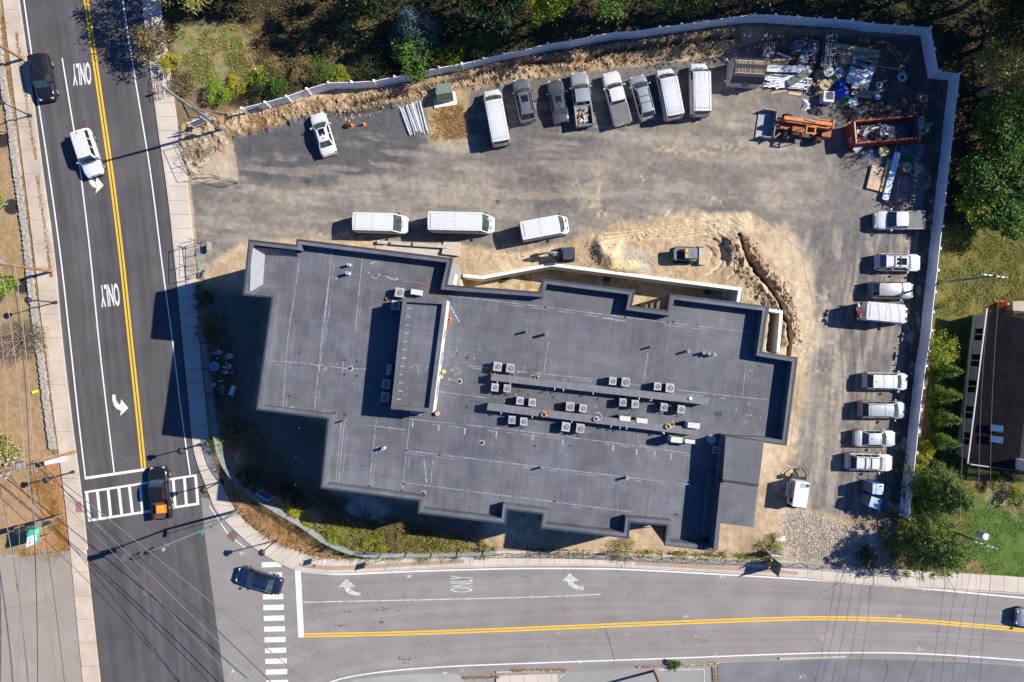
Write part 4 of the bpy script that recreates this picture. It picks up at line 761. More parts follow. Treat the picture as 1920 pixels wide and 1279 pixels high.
for a in (("white vent pipe north-west of the roof, upper of two", 653, 496, .7, .13), ("white vent pipe north-west of the roof, lower of two", 651, 512, .8, .15), ("white vent pipe in the south-west roof wing", 718, 842, .8, .13), ("slim grey vent pipe east of the tower, left of a pair", 986, 622, .8, .11, "vent pipe", m_gp), ("grey vent pipe east of the tower, right of a pair", 1023, 627, .9, .13, "vent pipe", m_gp),
          ("slim dark vent pipe above the top row of condensers", 1221, 651, .7, .09, "vent pipe", m_gp), ("pale vent pipe left of the group of three", 1292, 659, .8, .11), ("leftmost of three white vent pipes in a line", 1321, 662, .7, .12), ("middle of three white vent pipes in a line", 1331, 664, .7, .12), ("rightmost of three white vent pipes in a line", 1341, 665, .7, .12),
          ("slim grey vent pipe on the south roof, left", 1014, 879, .7, .10, "vent pipe", m_gp), ("white vent pipe on the south roof, right", 1177, 898, .8, .12), ("leaning grey pipe at the inner corner of the south-west wing", 643, 790, 1.0, .08, "vent pipe", m_gp)): vent(*a)
def drain(label, u, v, r=.16):
    t = thing("roof_drain", label, "roof drain", P(u, v, DZ+.006), 0, "rooftop drains"); MB().cyl((0, 0, 0), r*1.7, .02, 20, r2=r*1.3).build("sump_ring", m_chk, t); MB().cyl((0, 0, .02), r, .10, 12, r2=r*.5).build("strainer", m_blk, t)
for i, (u, v, lb) in enumerate(((657, 691, "in the square sump west of the tower"), (862, 715, "between the tower and the condensers"), (904, 830, "on the south roof below the chalk ticks"), (547, 767, "near the west wing's south edge"), (612, 902, "at the corner of the south-west wing"), (794, 925, "at the south parapet step beside the west notch"))): drain("round roof drain "+lb, u, v)
tag(MB().box((0, 0, .04), (.32, .2, .08), .1).build("tool_pouch", m_yelp, loc=P(1009, 769, DZ+.01)), "tiny yellow tool pouch on the deck above the lower curb", "tool pouch")
# ================================================================== VEHICLES
m_glass = mat("car_glass", (.018, .032, .030), .05, spec=1.0, scale=2.6, col2=(.065, .09, .085)); m_glassb = mat("dark_glass", (.010, .012, .016), .05, spec=.9, var=.05); m_tyre = mat("tyre_rubber", (.02, .02, .02), .85); m_rim = mat("alloy_rim", (.45, .46, .48), .3, metal=.7); m_tail = mat("tail_light", (.45, .02, .02), .2); m_head = mat("headlight_lens", (.62, .64, .66), .1, spec=.9); m_trim = mat("black_trim", (.025, .025, .028), .6); m_seat = mat("bed_liner", (.06, .06, .065), .8)
def paintm(name, col, rough=.22, metal=0.0): return mat("paint_"+name, col, rough, metal, var=.03, coat=.9)
pw_, psil, pgry, pdgr, pblk, pblu, ptaup = paintm("white", (.62, .625, .63)), paintm("silver", (.48, .49, .50), .3, .5), paintm("grey", (.22, .22, .235), .3, .5), paintm("dark_grey", (.13, .125, .13), .3, .5), paintm("black", (.012, .012, .014)), paintm("navy", (.012, .025, .06), .25, .2), paintm("taupe", (.24, .21, .20), .3, .4)
pw2 = paintm("white_shade", (.46, .465, .47))
# L W H, hood/belt/deck heights, greenhouse x fractions (from front 0..1): base front, roof front, roof rear, base rear
SPEC = {
 "sedan": dict(L=4.75, W=1.84, H=1.45, hood=.92, belt=1.0, deck=1.02, g=(.27, .42, .70, .84), wr=.62),
 "suv": dict(L=4.75, W=1.90, H=1.72, hood=1.05, belt=1.1, deck=1.1, g=(.26, .38, .86, .955), wr=.68),
 "bigsuv": dict(L=5.15, W=1.99, H=1.85, hood=1.12, belt=1.18, deck=1.18, g=(.27, .37, .92, .975), wr=.72),
 "minivan": dict(L=5.0, W=1.95, H=1.76, hood=1.02, belt=1.08, deck=1.1, g=(.19, .35, .88, .965), wr=.72),
 "pickup": dict(L=5.85, W=2.0, H=1.86, hood=1.15, belt=1.2, deck=.72, g=(.25, .36, .585, .615), wr=.74),
 "van": dict(L=5.9, W=2.03, H=2.12, hood=1.12, belt=1.2, deck=1.2, g=(.12, .245, .965, .99), wr=.83),
 "sprinter": dict(L=7.0, W=2.02, H=2.75, hood=1.25, belt=1.3, deck=1.3, g=(.09, .185, .985, .995), wr=.86),
 "transit": dict(L=5.6, W=2.06, H=2.5, hood=1.25, belt=1.3, deck=1.3, g=(.10, .215, .98, .992), wr=.86),
}
def car(name, kind, label, cat, u, v, du, dv, pm, group="vehicles parked in the yard", L=None, W=None, Hh=None, rack=False, sunroof=False, ribs=False, bed=None, glassm=None, taper=None, roofm=None, tails=True):
    S = dict(SPEC[kind]); L = L or S["L"]; W = W or S["W"]; Hh = Hh or S["H"]; hood, belt, deck = S["hood"], S["belt"], S["deck"]; gb0, gr0, gr1, gb1 = [L/2-f*L for f in S["g"]]; gl = glassm or m_glass
    t = thing(name, label, cat, (*P2(u, v, Hh*.55), .03), math.atan2(-dv, du), group)
    van = kind in ("van", "sprinter", "transit"); ok_bed = kind == "pickup"; hw = W/2
    # ---- lower body, lofted nose to tail
    xs = [0, .012, .03, .06, .10, .16, S["g"][0]-.01, .4, .5, .6, .7, .8, .88, .93, .965, .985, 1.0]; xs = sorted(set(xs)); rows = []
    for f in xs:
        x = L/2-f*L; e = max(0, 1-f/.11); e2 = max(0, 1-(1-f)/.07); nose = 1-.24*e**1.9-.15*e2**2
        if kind in ("sedan",): nose = 1-.30*e**1.8-.20*e2**1.8
        w = hw*nose
        if f < S["g"][0]: zt = hood-.16*e**2-.10*max(0, 1-f/S["g"][0])**1.5
        elif f > S["g"][3]-.02 and kind == "sedan": zt = deck-.12*e2
        else: zt = belt-.12*e2**2
        if ok_bed and f > S["g"][3]: zt = .78
        zb = .24+.10*(e+e2); cr = .05 if f < S["g"][0] or kind == "sedan" else .02
        half = [(0, zb), (w*.80, zb), (w*.97, zb+.14), (w, (zb+zt)/2+.05), (w*.985, zt-.16), (w*.93, zt-.03), (w*.80, zt+.01), (w*.45, zt+cr*.8), (0, zt+cr)]
        ring = [(x, -y, z) for y, z in half]+[(x, y, z) for y, z in half[::-1][1:-1]]; rows.append(ring)
    b = MB(); b.grid(rows, 0, True, True)
    b.add(rows[0], [tuple(range(len(rows[0])))]); b.add(rows[-1], [tuple(range(len(rows[-1])))[::-1]])
    b.build("body", pm, t)
    # lower trim/bumpers
    tb = MB(); tb.box((L/2-.10, 0, .42), (.24, W*.74, .22)); tb.build("front_bumper", pm if van else m_trim, t); tb = MB(); tb.box((-L/2+.06, 0, .48), (.20, W*.84, .24)); tb.build("rear_bumper", pm if kind in ("sedan", "suv", "minivan") else m_trim, t)
    # ---- greenhouse
    wb, wr = hw*.93, hw*(S["wr"]+.10 if van else S["wr"]+.02); zb = belt-.02; bul = .13 if not van else .10
    def front(s, q, lift=0):   # s across -1..1, q 0 at base .. 1 at roof
        x = gb0+(gr0-gb0)*q+bul*(1-s*s)*(1-.55*q)-.0; y = s*(wb+(wr-wb)*q); z = zb+(Hh-.05-zb)*q+.045*(1-s*s)*q; return (x+lift, y, z+lift)
    def rear(s, q, lift=0):
        x = gb1+(gr1-gb1)*q-.05*(1-s*s); y = s*(wb*.97+(wr-wb*.97)*q); z = (deck-.01 if kind == "sedan" else zb)+(Hh-.05-(deck-.01 if kind == "sedan" else zb))*q+.045*(1-s*s)*q; return (x-lift, y, z+lift*.6)
    SS = [-1, -.93, -.6, -.3, 0, .3, .6, .93, 1]; g = MB()
    g.grid([[front(s, q) for s in SS] for q in (0, .5, 1)], 0, True); g.grid([[rear(s, q) for s in SS] for q in (1, .5, 0)], 0, True)
    rws = []
    for k in range(7):
        q = k/6; a = [front(s, 1) for s in SS]; c = [rear(s, 1) for s in SS]; rws.append([(p[0]+(r_[0]-p[0])*q, p[1]+(r_[1]-p[1])*q, p[2]+(r_[2]-p[2])*q+.035*math.sin(math.pi*q)) for p, r_ in zip(a, c)])
    g.grid(rws, 0, True)
    for sg in (-1, 1): f0, f1, r0, r1 = front(sg, 0), front(sg, 1), rear(sg, 0), rear(sg, 1); g.add([f0, r0, r1, f1], [(0, 1, 2, 3) if sg < 0 else (3, 2, 1, 0)])
    g.build("cab" if ok_bed else "roof", roofm or pm, t)
    # ---- glass
    w1 = MB(); w1.grid([[front(s*.9, q, .014) for s in [k/4-1 for k in range(9)]] for q in (.03, .35, .68, .96)], 0, True); w1.build("windshield", gl, t)
    if not van or kind == "van":
        w2 = MB(); w2.grid([[rear(s*.86, q, .014) for s in [k/3-1 for k in range(7)]] for q in ((.12, .5, .93) if not van else (.35, .9))], 0, True); w2.build("rear_window", m_glassb if kind != "sedan" else gl, t)
    for sg in (-1, 1):
        f0, f1, r0, r1 = [Vector(q) for q in (front(sg, 0), front(sg, 1), rear(sg, 0), rear(sg, 1))]
        spl = [(.06, .47), (.51, .93)] if kind in ("sedan", "pickup") else [(.05, .34), (.37, .63), (.66, .94)] if not van else ([(.02, .15)] if kind != "van" else [(.02, .2)])
        for a, c in spl:
            wn = MB(); e = Vector((0, sg*.012, .004)); pt = []
            for q, hh in ((a, .14), (c, .14), (c, .86), (a+(.03 if a < .1 else 0), .86)):
                lo, hi = f0.lerp(r0, q), f1.lerp(r1, q); pt.append(lo.lerp(hi, hh if not van else hh*.75+.08)+e)
            wn.add([tuple(p) for p in pt], [(0, 1, 2, 3) if sg < 0 else (3, 2, 1, 0)]); wn.build("side_window", m_glassb, t)
        # mirrors, wheels, lamps
        mb = MB(); mb.box((gb0-.28, sg*(hw+.13), belt+.05), (.16, .24, .2), sg*.2, 0, top=.8); mb.build("side_mirror", pm if not van else m_trim, t)
        for fx in (.175 if not van else .14, .80 if not ok_bed else .77):
            wx = L/2-fx*L; r_ = .34 if kind == "sedan" else .37; wy = sg*(hw-.10)
            ty = MB().cyl((0, 0, -.12), r_, .24, 20).build("wheel", m_tyre, t); ty.location = (wx, wy, r_-.02); ty.rotation_euler = (R(90), 0, 0)
            rm = MB().cyl((0, 0, -.13), r_*.62, .26, 14).build("rim", m_rim, ty)
        hl = MB(); hl.box((L/2-.15, sg*hw*.62, hood-.24), (.26, hw*.30, .14), -sg*.35); hl.build("headlight", m_head, t)
        if tails: tl = MB(); tl.box((-L/2+.055 if not van else -L/2+.03, sg*hw*.83, belt-.12), (.13, hw*.20, .30 if kind != "sedan" else .14), sg*.25); tl.build("tail_light", m_tail, t)
    # ---- extras
    if rack:
        for sg in (-1, 1): MB().tube([(gr0-.15, sg*wr*.88, Hh+.03), (gr1+.2, sg*wr*.88, Hh+.03)], .03, 6).build("roof_rail", m_trim, t)
        if rack > 1:
            for q in (.35, .62): MB().box((gr0+(gr1-gr0)*q, 0, Hh+.07), (.07, wr*1.85, .03)).build("cross_bar", m_trim, t)
    if van and kind != "van":
        for sg in (-1, 1):
            o = MB()
            for k in range(14):
                if k % 5 != 4: o.box((L*.22-k*.27, sg*(hw+.005), 1.55+(.18 if k % 3 == 0 else 0)), (.17, .012, .13))
            o.build("side_lettering", m_trim, t)
        for sg in (-1, 1): MB().box((gb0+.32, sg*.42, hood-.01), (.12, .34, .03), sg*.15).build("bonnet_vent", m_trim, t)
    if sunroof: q = .30; MB().box((gr0+(gr1-gr0)*q, 0, Hh+.018), (.75 if sunroof == 1 else 1.1, wr*1.1, .02)).build("sunroof", m_glassb, t)
    if ribs:
        rb = MB()
        for k in range(ribs): rb.box(((gr0+gr1)/2, -wr*.8+k*wr*1.6/(ribs-1), Hh+.008), ((gr0-gr1)*.95, .04, .03))
        rb.build("roof_ribs", pm, t)
    if ok_bed:
        x0, x1 = gb1-.04, -L/2+.02; xm = (x0+x1)/2; bl = x0-x1
        for sg in (-1, 1): MB().box((xm, sg*(hw-.09), .98), (bl, .14, .50)).build("bed_side", pm, t)
        MB().box((x1+.05, 0, .98), (.09, W-.36, .48)).build("tailgate", pm, t); MB().box((x0-.03, 0, .98), (.06, W-.36, .46)).build("bed_front", pm, t)
        if bed == "cover": MB().box((xm, 0, 1.235), (bl-.04, W-.14, .05)).build("bed_cover", mat("tonneau_vinyl", (.13, .13, .125), .7), t)
        else: MB().box((xm, 0, .85), (bl-.12, W-.4, .03)).build("bed_floor", m_seat, t)
        for k in (-1, 1): pass
    MB().box((L/2-.045, 0, hood-.30), (.10, W*.42, .16)).build("grille", m_trim, t)
    for sg in (-1, 1):
        for s0 in ((.10, .38) if not van else (.05, .12)): MB().tube([tuple(Vector(front(0, 0))+Vector((.06, sg*s0*W*.6, .0))), tuple(Vector(front(0, 0))+Vector((.10, sg*(s0*W*.6+.28), .015)))], .012, 4).build("wiper", m_trim, t)
    if van: MB().box((gr1-.05+.35, 0, Hh+.03), (.03, wr*1.5, .03)).box(((gr0+gr1)/2, 0, Hh+.028), (.03, wr*1.6, .02)).build("roof_seam", pw2, t)
    if kind != "pickup" and not van and not rack: MB().box((gr1+.25, 0, Hh+.05), (.22, .06, .07), top=.5).build("antenna_fin", m_trim, t)
    return t
C = car
# moving traffic
C("suv", "bigsuv", "white large SUV driving down the left lane of the main road", "suv", 163, 286, 29, 92, pw_, "vehicles driving on the roads", L=5.2, W=2.02, ribs=6)
C("suv", "bigsuv", "black SUV driving along the west kerb at the top of the main road", "suv", 79, 144, 17, 92, pblk, "vehicles driving on the roads", L=5.0)
C("pickup_truck", "pickup", "black pickup truck with orange crates in its bed on the crosswalk", "pickup truck", 299, 925, -8, -92, pblk, "vehicles driving on the roads", L=5.7)
C("car", "sedan", "dark navy blue sedan turning through the crosswalk of the side road", "car", 486, 1089, -95, -27, pblu, "vehicles driving on the roads", L=5.0, W=1.9)
C("suv", "suv", "dark vehicle entering the side road at the right edge of the photo", "suv", 1948, 1162, -92, -10, psil, "vehicles driving on the roads", L=4.8)
# upper row
C("car", "sedan", "white sedan with dark sunroof parked alone in the yard's north-west", "car", 606, 251, -23, -74, pw_, L=4.7, sunroof=1)
C("van", "van", "long white passenger van, leftmost of the slanted row", "van", 931, 220, -19, -103, pw_, L=6.1, ribs=7)
C("suv", "suv", "dark grey wagon with sunroof, second in the slanted row", "suv", 983, 188, -16, -80, pgry, L=4.75, sunroof=1, rack=1)
C("car", "sedan", "dark grey sedan with red tail lamps, third in the slanted row", "car", 1046, 190, -13, -78, pdgr, L=4.7, sunroof=1)
C("pickup_truck", "pickup", "silver pickup truck with junk in its open bed", "pickup truck", 1091, 186, -12, -101, psil, L=5.9)
C("pickup_truck", "pickup", "white pickup truck with dark bed cover in the slanted row", "pickup truck", 1156, 184, -25, -98, pw_, L=5.85, bed="cover")
C("suv", "minivan", "silver estate car with two roof cross bars in the slanted row", "estate car", 1205, 182, -22, -83, psil, L=4.85, W=1.88, rack=2)
C("van", "van", "white van with red stripe and ribbed roof in the slanted row", "van", 1255, 176, -18, -93, pw_, L=5.55, ribs=8)
C("van", "van", "tall white van, rightmost of the slanted row", "van", 1312, 167, -2, -98, pw_, L=5.75, Hh=2.3, ribs=4)
# vans by the building
bx = C("box_van", "van", "white boxy service van, leftmost beside the building's north side", "van", 713, 419, 104, 3, pw_, L=5.9, W=2.05, Hh=2.35, ribs=5)
C("sprinter_van".replace("sprinter", "long_roof"), "sprinter", "longest white high-roof van, middle of the three by the north parapet", "van", 865, 418.5, 128, 3, pw_, L=7.1, W=2.05, ribs=6)
C("cargo_van", "transit", "white high-roof van parked askew nearest the small excavator", "van", 1021, 428, 91, -17, pw_, L=5.3, ribs=0)
# right column
C("pickup_truck", "pickup", "white pickup truck with grey bed cover in the east row", "pickup truck", 1687, 413, -94, 0, pw_, L=5.4, bed="cover")
C("suv", "suv", "white SUV with roof rack and big sunroof in the east row", "suv", 1685, 492, 80, 2, pw_, L=4.75, W=1.92, rack=2, sunroof=2)
C("suv", "suv", "taupe silver hatchback SUV under the pole's shadow", "suv", 1672, 544, 80, 2, paintm("champagne", (.36, .35, .34), .3, .5), L=4.7)
C("ladder_van", "transit", "tall white work van with cluttered rear ladder rack", "van", 1659, 587, 86, 8, pw_, L=5.2, W=2.0, ribs=6)
C("suv", "minivan", "white SUV with red rear lamps, just north of the round manhole", "suv", 1662, 715, 78, 2, pw_, L=4.7, W=1.9)
C("minivan", "minivan", "silver minivan with ribbed roof in the east row", "minivan", 1655, 768.5, 82, 2, psil, L=4.95, W=1.92, ribs=5, rack=1)
C("car", "sedan", "silver sedan parked between the minivan and a white SUV", "car", 1640, 822, 76, 1, paintm("pale_silver", (.60, .61, .62), .3, .4), L=4.5)
C("suv", "suv", "white SUV with double roof bars, southernmost car of the east row", "suv", 1631, 867, 85, 3, pw_, L=4.9, rack=2)
# loads
m_or = mat("orange_plastic", (.78, .13, .02), .5); m_wood = mat("weathered_wood", (.50, .39, .25), .8, stretch=(1, 14, 1), var=.25); m_woodl = mat("fresh_lumber", (.62, .48, .28), .8, stretch=(14, 1, 1), var=.15)
o = thing("storage_crate", "orange crate in the black pickup's bed", "crate", P(303, 954, 1.2), R(4)); MB().box((0, 0, 0), (1.05, .9, .5)).build("crate_body", m_or, o); MB().box((0, 0, .26), (.9, .75, .03)).build("crate_lid", mat("yellow_orange", (.70, .33, .03), .5), o); o.location.z = 1.12
def junk(name, label, cat, u, v, z, ru, rv, n, mats, seed=1, hgt=.5, rz=0.0, smin=.15, smax=.5, group=None):
    """a loose heap of bent sheets, bags and offcuts that lies together as one thing"""
    r_ = random.Random(seed); t = thing(name, label, cat, (*P2(u, v, z+hgt), z), rz, group); byp = {}
    for i in range(n):
        a = r_.uniform(0, 6.28); d = math.sqrt(r_.random()); x, y = d*ru*math.cos(a), d*rv*math.sin(a); zz_ = hgt*(1-d*d)*r_.uniform(.3, 1); s = r_.uniform(smin, smax); k = r_.randrange(len(mats)); b = byp.setdefault(k, MB())
        if r_.random() < .55:
            m_ = 6; rows = [[(x+(i_/4-.5)*s+r_.uniform(-.06, .06)*s*2, y+(j/4-.5)*s*.9+r_.uniform(-.06, .06)*s*2, zz_+r_.uniform(-.22, .22)*s) for j in range(5)] for i_ in range(5)]; b.grid(rows, 0, False)
        else: b.box((x, y, zz_+.05), (s*r_.uniform(.5, 1.4), s*r_.uniform(.15, .6), s*r_.uniform(.1, .4)), r_.uniform(0, 3.1), 0, r_.uniform(-.4, .4))
    for k, b in byp.items(): b.build("debris", mats[k], t)["kind"] = "stuff"
    return t
m_card = mat("cardboard", (.42, .30, .18), .9); m_bag = mat("white_sacking", (.62, .64, .67), .7); m_dark = mat("dark_scrap", (.05, .05, .05), .7)
junk("scrap_load", "mixed scrap and a wheel lying in the silver pickup's bed", "scrap", 1093, 213, .88, .68, .95, 40, [m_card, m_bag, m_dark, m_wood], 5, .35, R(0), .12, .4)
junk("tool_clutter", "tangled ladders and hoses on the rear of the tall work van", "tools", 1614, 585, 2.0, .25, .9, 26, [m_dark, m_tail, m_bag], 8, .5, R(5), .12, .35)
# ================================================================== RETAINING WALLS, FENCES, YARD THINGS
m_conc = mat("white_concrete", (.74, .71, .64), .85, var=.08, scale=1.2, bump=.1); m_vin = mat("white_vinyl", (.84, .85, .87), .45, scale=1.6, col2=(.93, .93, .94), detail=8)
def wallrun(name, label, pts, z0, z1, th, m, cat="wall", closed=False):
    t = thing(name, label, cat, P(*pts[0], 0)); q = [Vector(P2(u, v, z1)) for u, v in pts]; l, r = [], []
    for i, p in enumerate(q):
        d1 = (q[i]-q[i-1]).normalized() if i else (q[1]-q[0]).normalized(); d2 = (q[i+1]-q[i]).normalized() if i < len(q)-1 else d1
        n1 = Vector((-d1.y, d1.x)); n2 = Vector((-d2.y, d2.x)); b = n1+n2; k = th/2/max(.4, (1+n1.dot(n2))/1)*1.0; l.append(tuple(p+b*k)); r.append(tuple(p-b*k))
    MB().prism(l+r[::-1], z0, z1).build("wall_face", m, t, world=True); return t
wallrun("retaining_wall", "long white concrete retaining wall bending beside the building's north basement", [(868, 516), (905, 520.5), (1034, 496), (1388, 542), (1384, 566)], -3.6, .45, .36, m_conc)
wallrun("retaining_wall", "short white concrete wall at the building's north-east corner", [(1442, 581.5), (1465, 585), (1459, 661)], -3.6, .45, .34, m_conc)
m_step = mat("step_concrete", (.46, .40, .33), .85, var=.1)
t = thing("concrete_step", "concrete entrance steps beside the building's north wall", "steps", P(847, 465, 0), R(-7)); 
for k in range(4): MB().box((0, .5-k*.38, .10+k*.05), (1.9, .38, .2+k*.1)).build("tread", m_step, t)
t = thing("low_wall", "low grey concrete wall segments along the building's north side", "wall", P(770, 459, 0), R(-4))
for x, ln in ((-3.1, 1.0), (-.9, 2.4), (2.1, 4.0)): MB().box((x, 0, .25), (ln, .35, .5)).build("wall_segment", mat("grey_concrete", (.42, .39, .35), .85), t)
MB().box((.3, -.75, .04), (8.2, .9, .08)).build("footing", m_step, t)
m_grn = mat("green_plastic", (.03, .075, .06), .5)
for u, v, r_, z, lb in ((1138, 524, .42, -2.95, "dark green round cover in the basement strip, middle"), (1326, 546, .42, -2.95, "dark green round cover in the basement strip near its east end"), (945, 524, .35, -2.95, "dark green round cover in the basement strip near its west end"), (1384, 440, .42, -.3, "black drain pipe mouth at the head of the curved trench"), (1412, 0, 0, 0, "")):
    if r_: o = thing("pipe_cover", lb, "pipe cover", P(u, v, z)); n_ = 20; c = [(r_*math.cos(k*6.2832/n_), r_*math.sin(k*6.2832/n_)) for k in range(n_)]; MB().ring(c, [(x*.85, y*.85) for x, y in c], 0, .3).build("rim", m_grn, o); MB().cyl((0, 0, 0), r_*.86, .2, 16).build("lid", m_grn if z < -1 else m_blk, o)
tag(MB().box((0, 0, 0), (1.1, 1.3, .08), .2).cyl((.3, .5, 0), .4, .06).build("white_sheet", mat("grey_white_sheet", (.52, .52, .50), .6), loc=P(1362, 549, -2.5)), "crumpled white sheet in the basement's east corner", "sheet")
# ---- vinyl fence
posts = [(453, 203), (497, 192), (537, 181), (575, 167), (616, 155), (659, 154), (701, 152), (740, 144), (782, 136), (823, 127), (866, 120), (907, 110), (944, 101), (987, 93), (1027, 82), (1069, 76), (1110, 68), (1155, 60), (1195, 58), (1237, 51), (1278, 46), (1319, 40), (1368, 33), (1415, 27), (1454, 28), (1495, 31), (1537, 34), (1565, 36), (1598, 38), (1636, 44), (1678, 47), (1709, 49), (1745, 52), (1752, 92), (1760, 134), (1800, 138), (1795, 180), (1790, 219), (1786, 261), (1781, 303), (1776, 343), (1772, 384), (1767, 425), (1762, 466), (1758, 507), (1753, 548), (1749, 585), (1746, 620), (1741, 657), (1736, 686), (1731, 727), (1726, 768), (1722, 809), (1718, 849), (1713, 890), (1709, 930), (1705, 972)]
FH = 1.9; fen = thing("vinyl_fence", "long white vinyl privacy fence round the yard's north and east", "fence", P(*posts[0], 0)); Q = [Vector(P2(u, v, FH)) for u, v in posts]
for i in range(len(Q)-1):
    a, c = Q[i], Q[i+1]; d = c-a; ang = math.atan2(d.y, d.x); m_ = (a+c)/2; L_ = d.length; b = MB(); nb = max(2, int(L_/.19))
    for k in range(nb):
        p = a.lerp(c, (k+.5)/nb); b.box((p.x, p.y, .96), (L_/nb-.008, .022, 1.70), ang)
    b.box((m_.x, m_.y, 1.80), (L_, .055, .14), ang); b.box((m_.x, m_.y, .12), (L_, .055, .14), ang); b.build("panel", m_vin, fen, world=True)
for p in Q: b = MB(); b.box((p.x, p.y, 1.0), (.17, .17, 2.0)); b.box((p.x, p.y, 2.03), (.24, .24, .05)); b.box((p.x, p.y, 2.08), (.15, .15, .06), top=.2); b.build("post", m_vin, fen, world=True)
# ---- chain-link fences: real wires
m_wire = mat("galvanised_wire", (.42, .45, .46), .5, metal=.2); m_wired = mat("dark_steel_tube", (.06, .06, .065), .5)
def chain(name, label, pts, hgt, gap, wr, panel=2.8, mw=m_wire, mp=m_wired, mesh=True, lean=0.0, braces=False):
    straight = 'gate' in name or 'guard' in name or 'rail' in name
    t = thing(name, label, "fence", P(*pts[0], .1)); q = [Vector(P2(u, v)) for u, v in (pts if straight else smooth(pts, 5))]; cum = [0]
    for i in range(1, len(q)): cum.append(cum[-1]+(q[i]-q[i-1]).length)
    def at(s):
        s = max(0, min(cum[-1]-1e-6, s)); i = max(k for k in range(len(cum)-1) if cum[k] <= s); return q[i].lerp(q[i+1], (s-cum[i])/(cum[i+1]-cum[i]))
    L_ = cum[-1]
    if mesh:
        b = MB(); n_ = int(L_/gap); vs = b
        for k in range(-int(hgt/gap), n_+int(hgt/gap)):
            for sg in (1, -1):
                s0 = k*gap; s1 = s0+sg*hgt
                if min(s0, s1) < 0 or max(s0, s1) > L_: continue
                p0, pm_, p1 = at(s0), at((s0+s1)/2), at(s1); e = Vector((0, 0, wr)); z0 = .15
                for a, c, za, zc_ in ((p0, pm_, z0, z0+hgt/2), (pm_, p1, z0+hgt/2, z0+hgt)):
                    d = (c-a).normalized(); nx, ny = -d.y*wr, d.x*wr
                    b.add([(a.x-nx, a.y-ny, za), (a.x+nx, a.y+ny, za), (c.x+nx, c.y+ny, zc_), (c.x-nx, c.y-ny, zc_), (a.x-d.x*wr, a.y-d.y*wr, za+wr), (c.x-d.x*wr, c.y-d.y*wr, zc_+wr), (c.x+d.x*wr, c.y+d.y*wr, zc_-wr), (a.x+d.x*wr, a.y+d.y*wr, za-wr)], [(0, 1, 2, 3), (4, 5, 6, 7)])
        b.build("wire_mesh", mw, t, world=True)
    s = 0
    while s <= L_+.01:
        p = at(s); MB().tube([(p.x, p.y, .1), (p.x, p.y, hgt+.2)], .035, 6).build("post", mp, t, world=True)
        if braces and s+1 < L_: r_ = at(s+panel*.9); MB().tube([(p.x, p.y, .2), (r_.x, r_.y, hgt+.1)], .02, 5).build("brace", mp, t, world=True)
        s += panel
    for z in ((hgt+.15,) if mesh else (hgt+.15, .2)):
        MB().tube([(*at(L_*k/60), z) for k in range(61)], .028, 5).build("rail", mp, t, world=True)
    return t
chain("chain_link_fence", "curved chain-link fence sweeping round the planted south-west corner", [(384, 596), (396, 700), (408, 780), (425, 860), (468, 915), (524, 952), (572, 980), (622, 1014), (682, 1034), (760, 1036), (860, 1034), (945, 1031)], 1.75, .075, .0078)
chain("chain_link_fence", "thin dark temporary fence along the south sidewalk below the building", [(950, 1036), (1100, 1037), (1260, 1044), (1440, 1052), (1560, 1058), (1700, 1072)], 1.7, .3, .006, 3.6, mw=m_wired, braces=True)
g1 = chain("gate_panel", "folded chain-link gate panels standing by the west sidewalk gate", [(387, 526), (384, 490), (380, 455), (368, 452)], 1.8, .16, .009, 1.0); chain("gate_panel", "dark tube gate frame leaning across the west sidewalk", [(380, 454), (350, 462), (350, 524), (384, 520)], 1.5, .3, .01, 2.0, mesh=False, mp=m_wired)
chain("gate_panel", "open swing gate of dark tubes at the yard's north-west entrance", [(336, 276), (362, 335), (402, 333), (448, 344)], 1.4, .4, .008, 2.2, mesh=False); chain("gate_panel", "bent tube gate section lying over dry brush north-west of the yard", [(385, 258), (336, 304), (368, 326)], .5, .4, .008, 3.0, mesh=False, mp=m_wire)
# handrails by the north sidewalk
chain("hand_rail", "pale double pipe rail beside the north end of the east sidewalk", [(314, 128), (318, 172)], .9, 1, .01, 1.2, mesh=False, mp=mat("rail_pipe", (.5, .5, .48), .4, metal=.3)); chain("tree_guard", "dark square tube guard frame standing on the north sidewalk", [(291, 147), (303, 143), (309, 186), (294, 190), (291, 147)], .5, 1, .01, .9, mesh=False)
tag(MB().cyl((0, 0, 0), .13, .7, 12).cyl((0, 0, .7), .15, .08, 12).box((0, 0, .5), (.5, .14, .14)).cyl((0, 0, .78), .08, .1, 8).build("fire_hydrant", mat("hydrant_orange", (.42, .13, .06), .6), loc=P(293, 175, .17)), "small rust-orange hydrant on the north end of the east sidewalk", "hydrant")
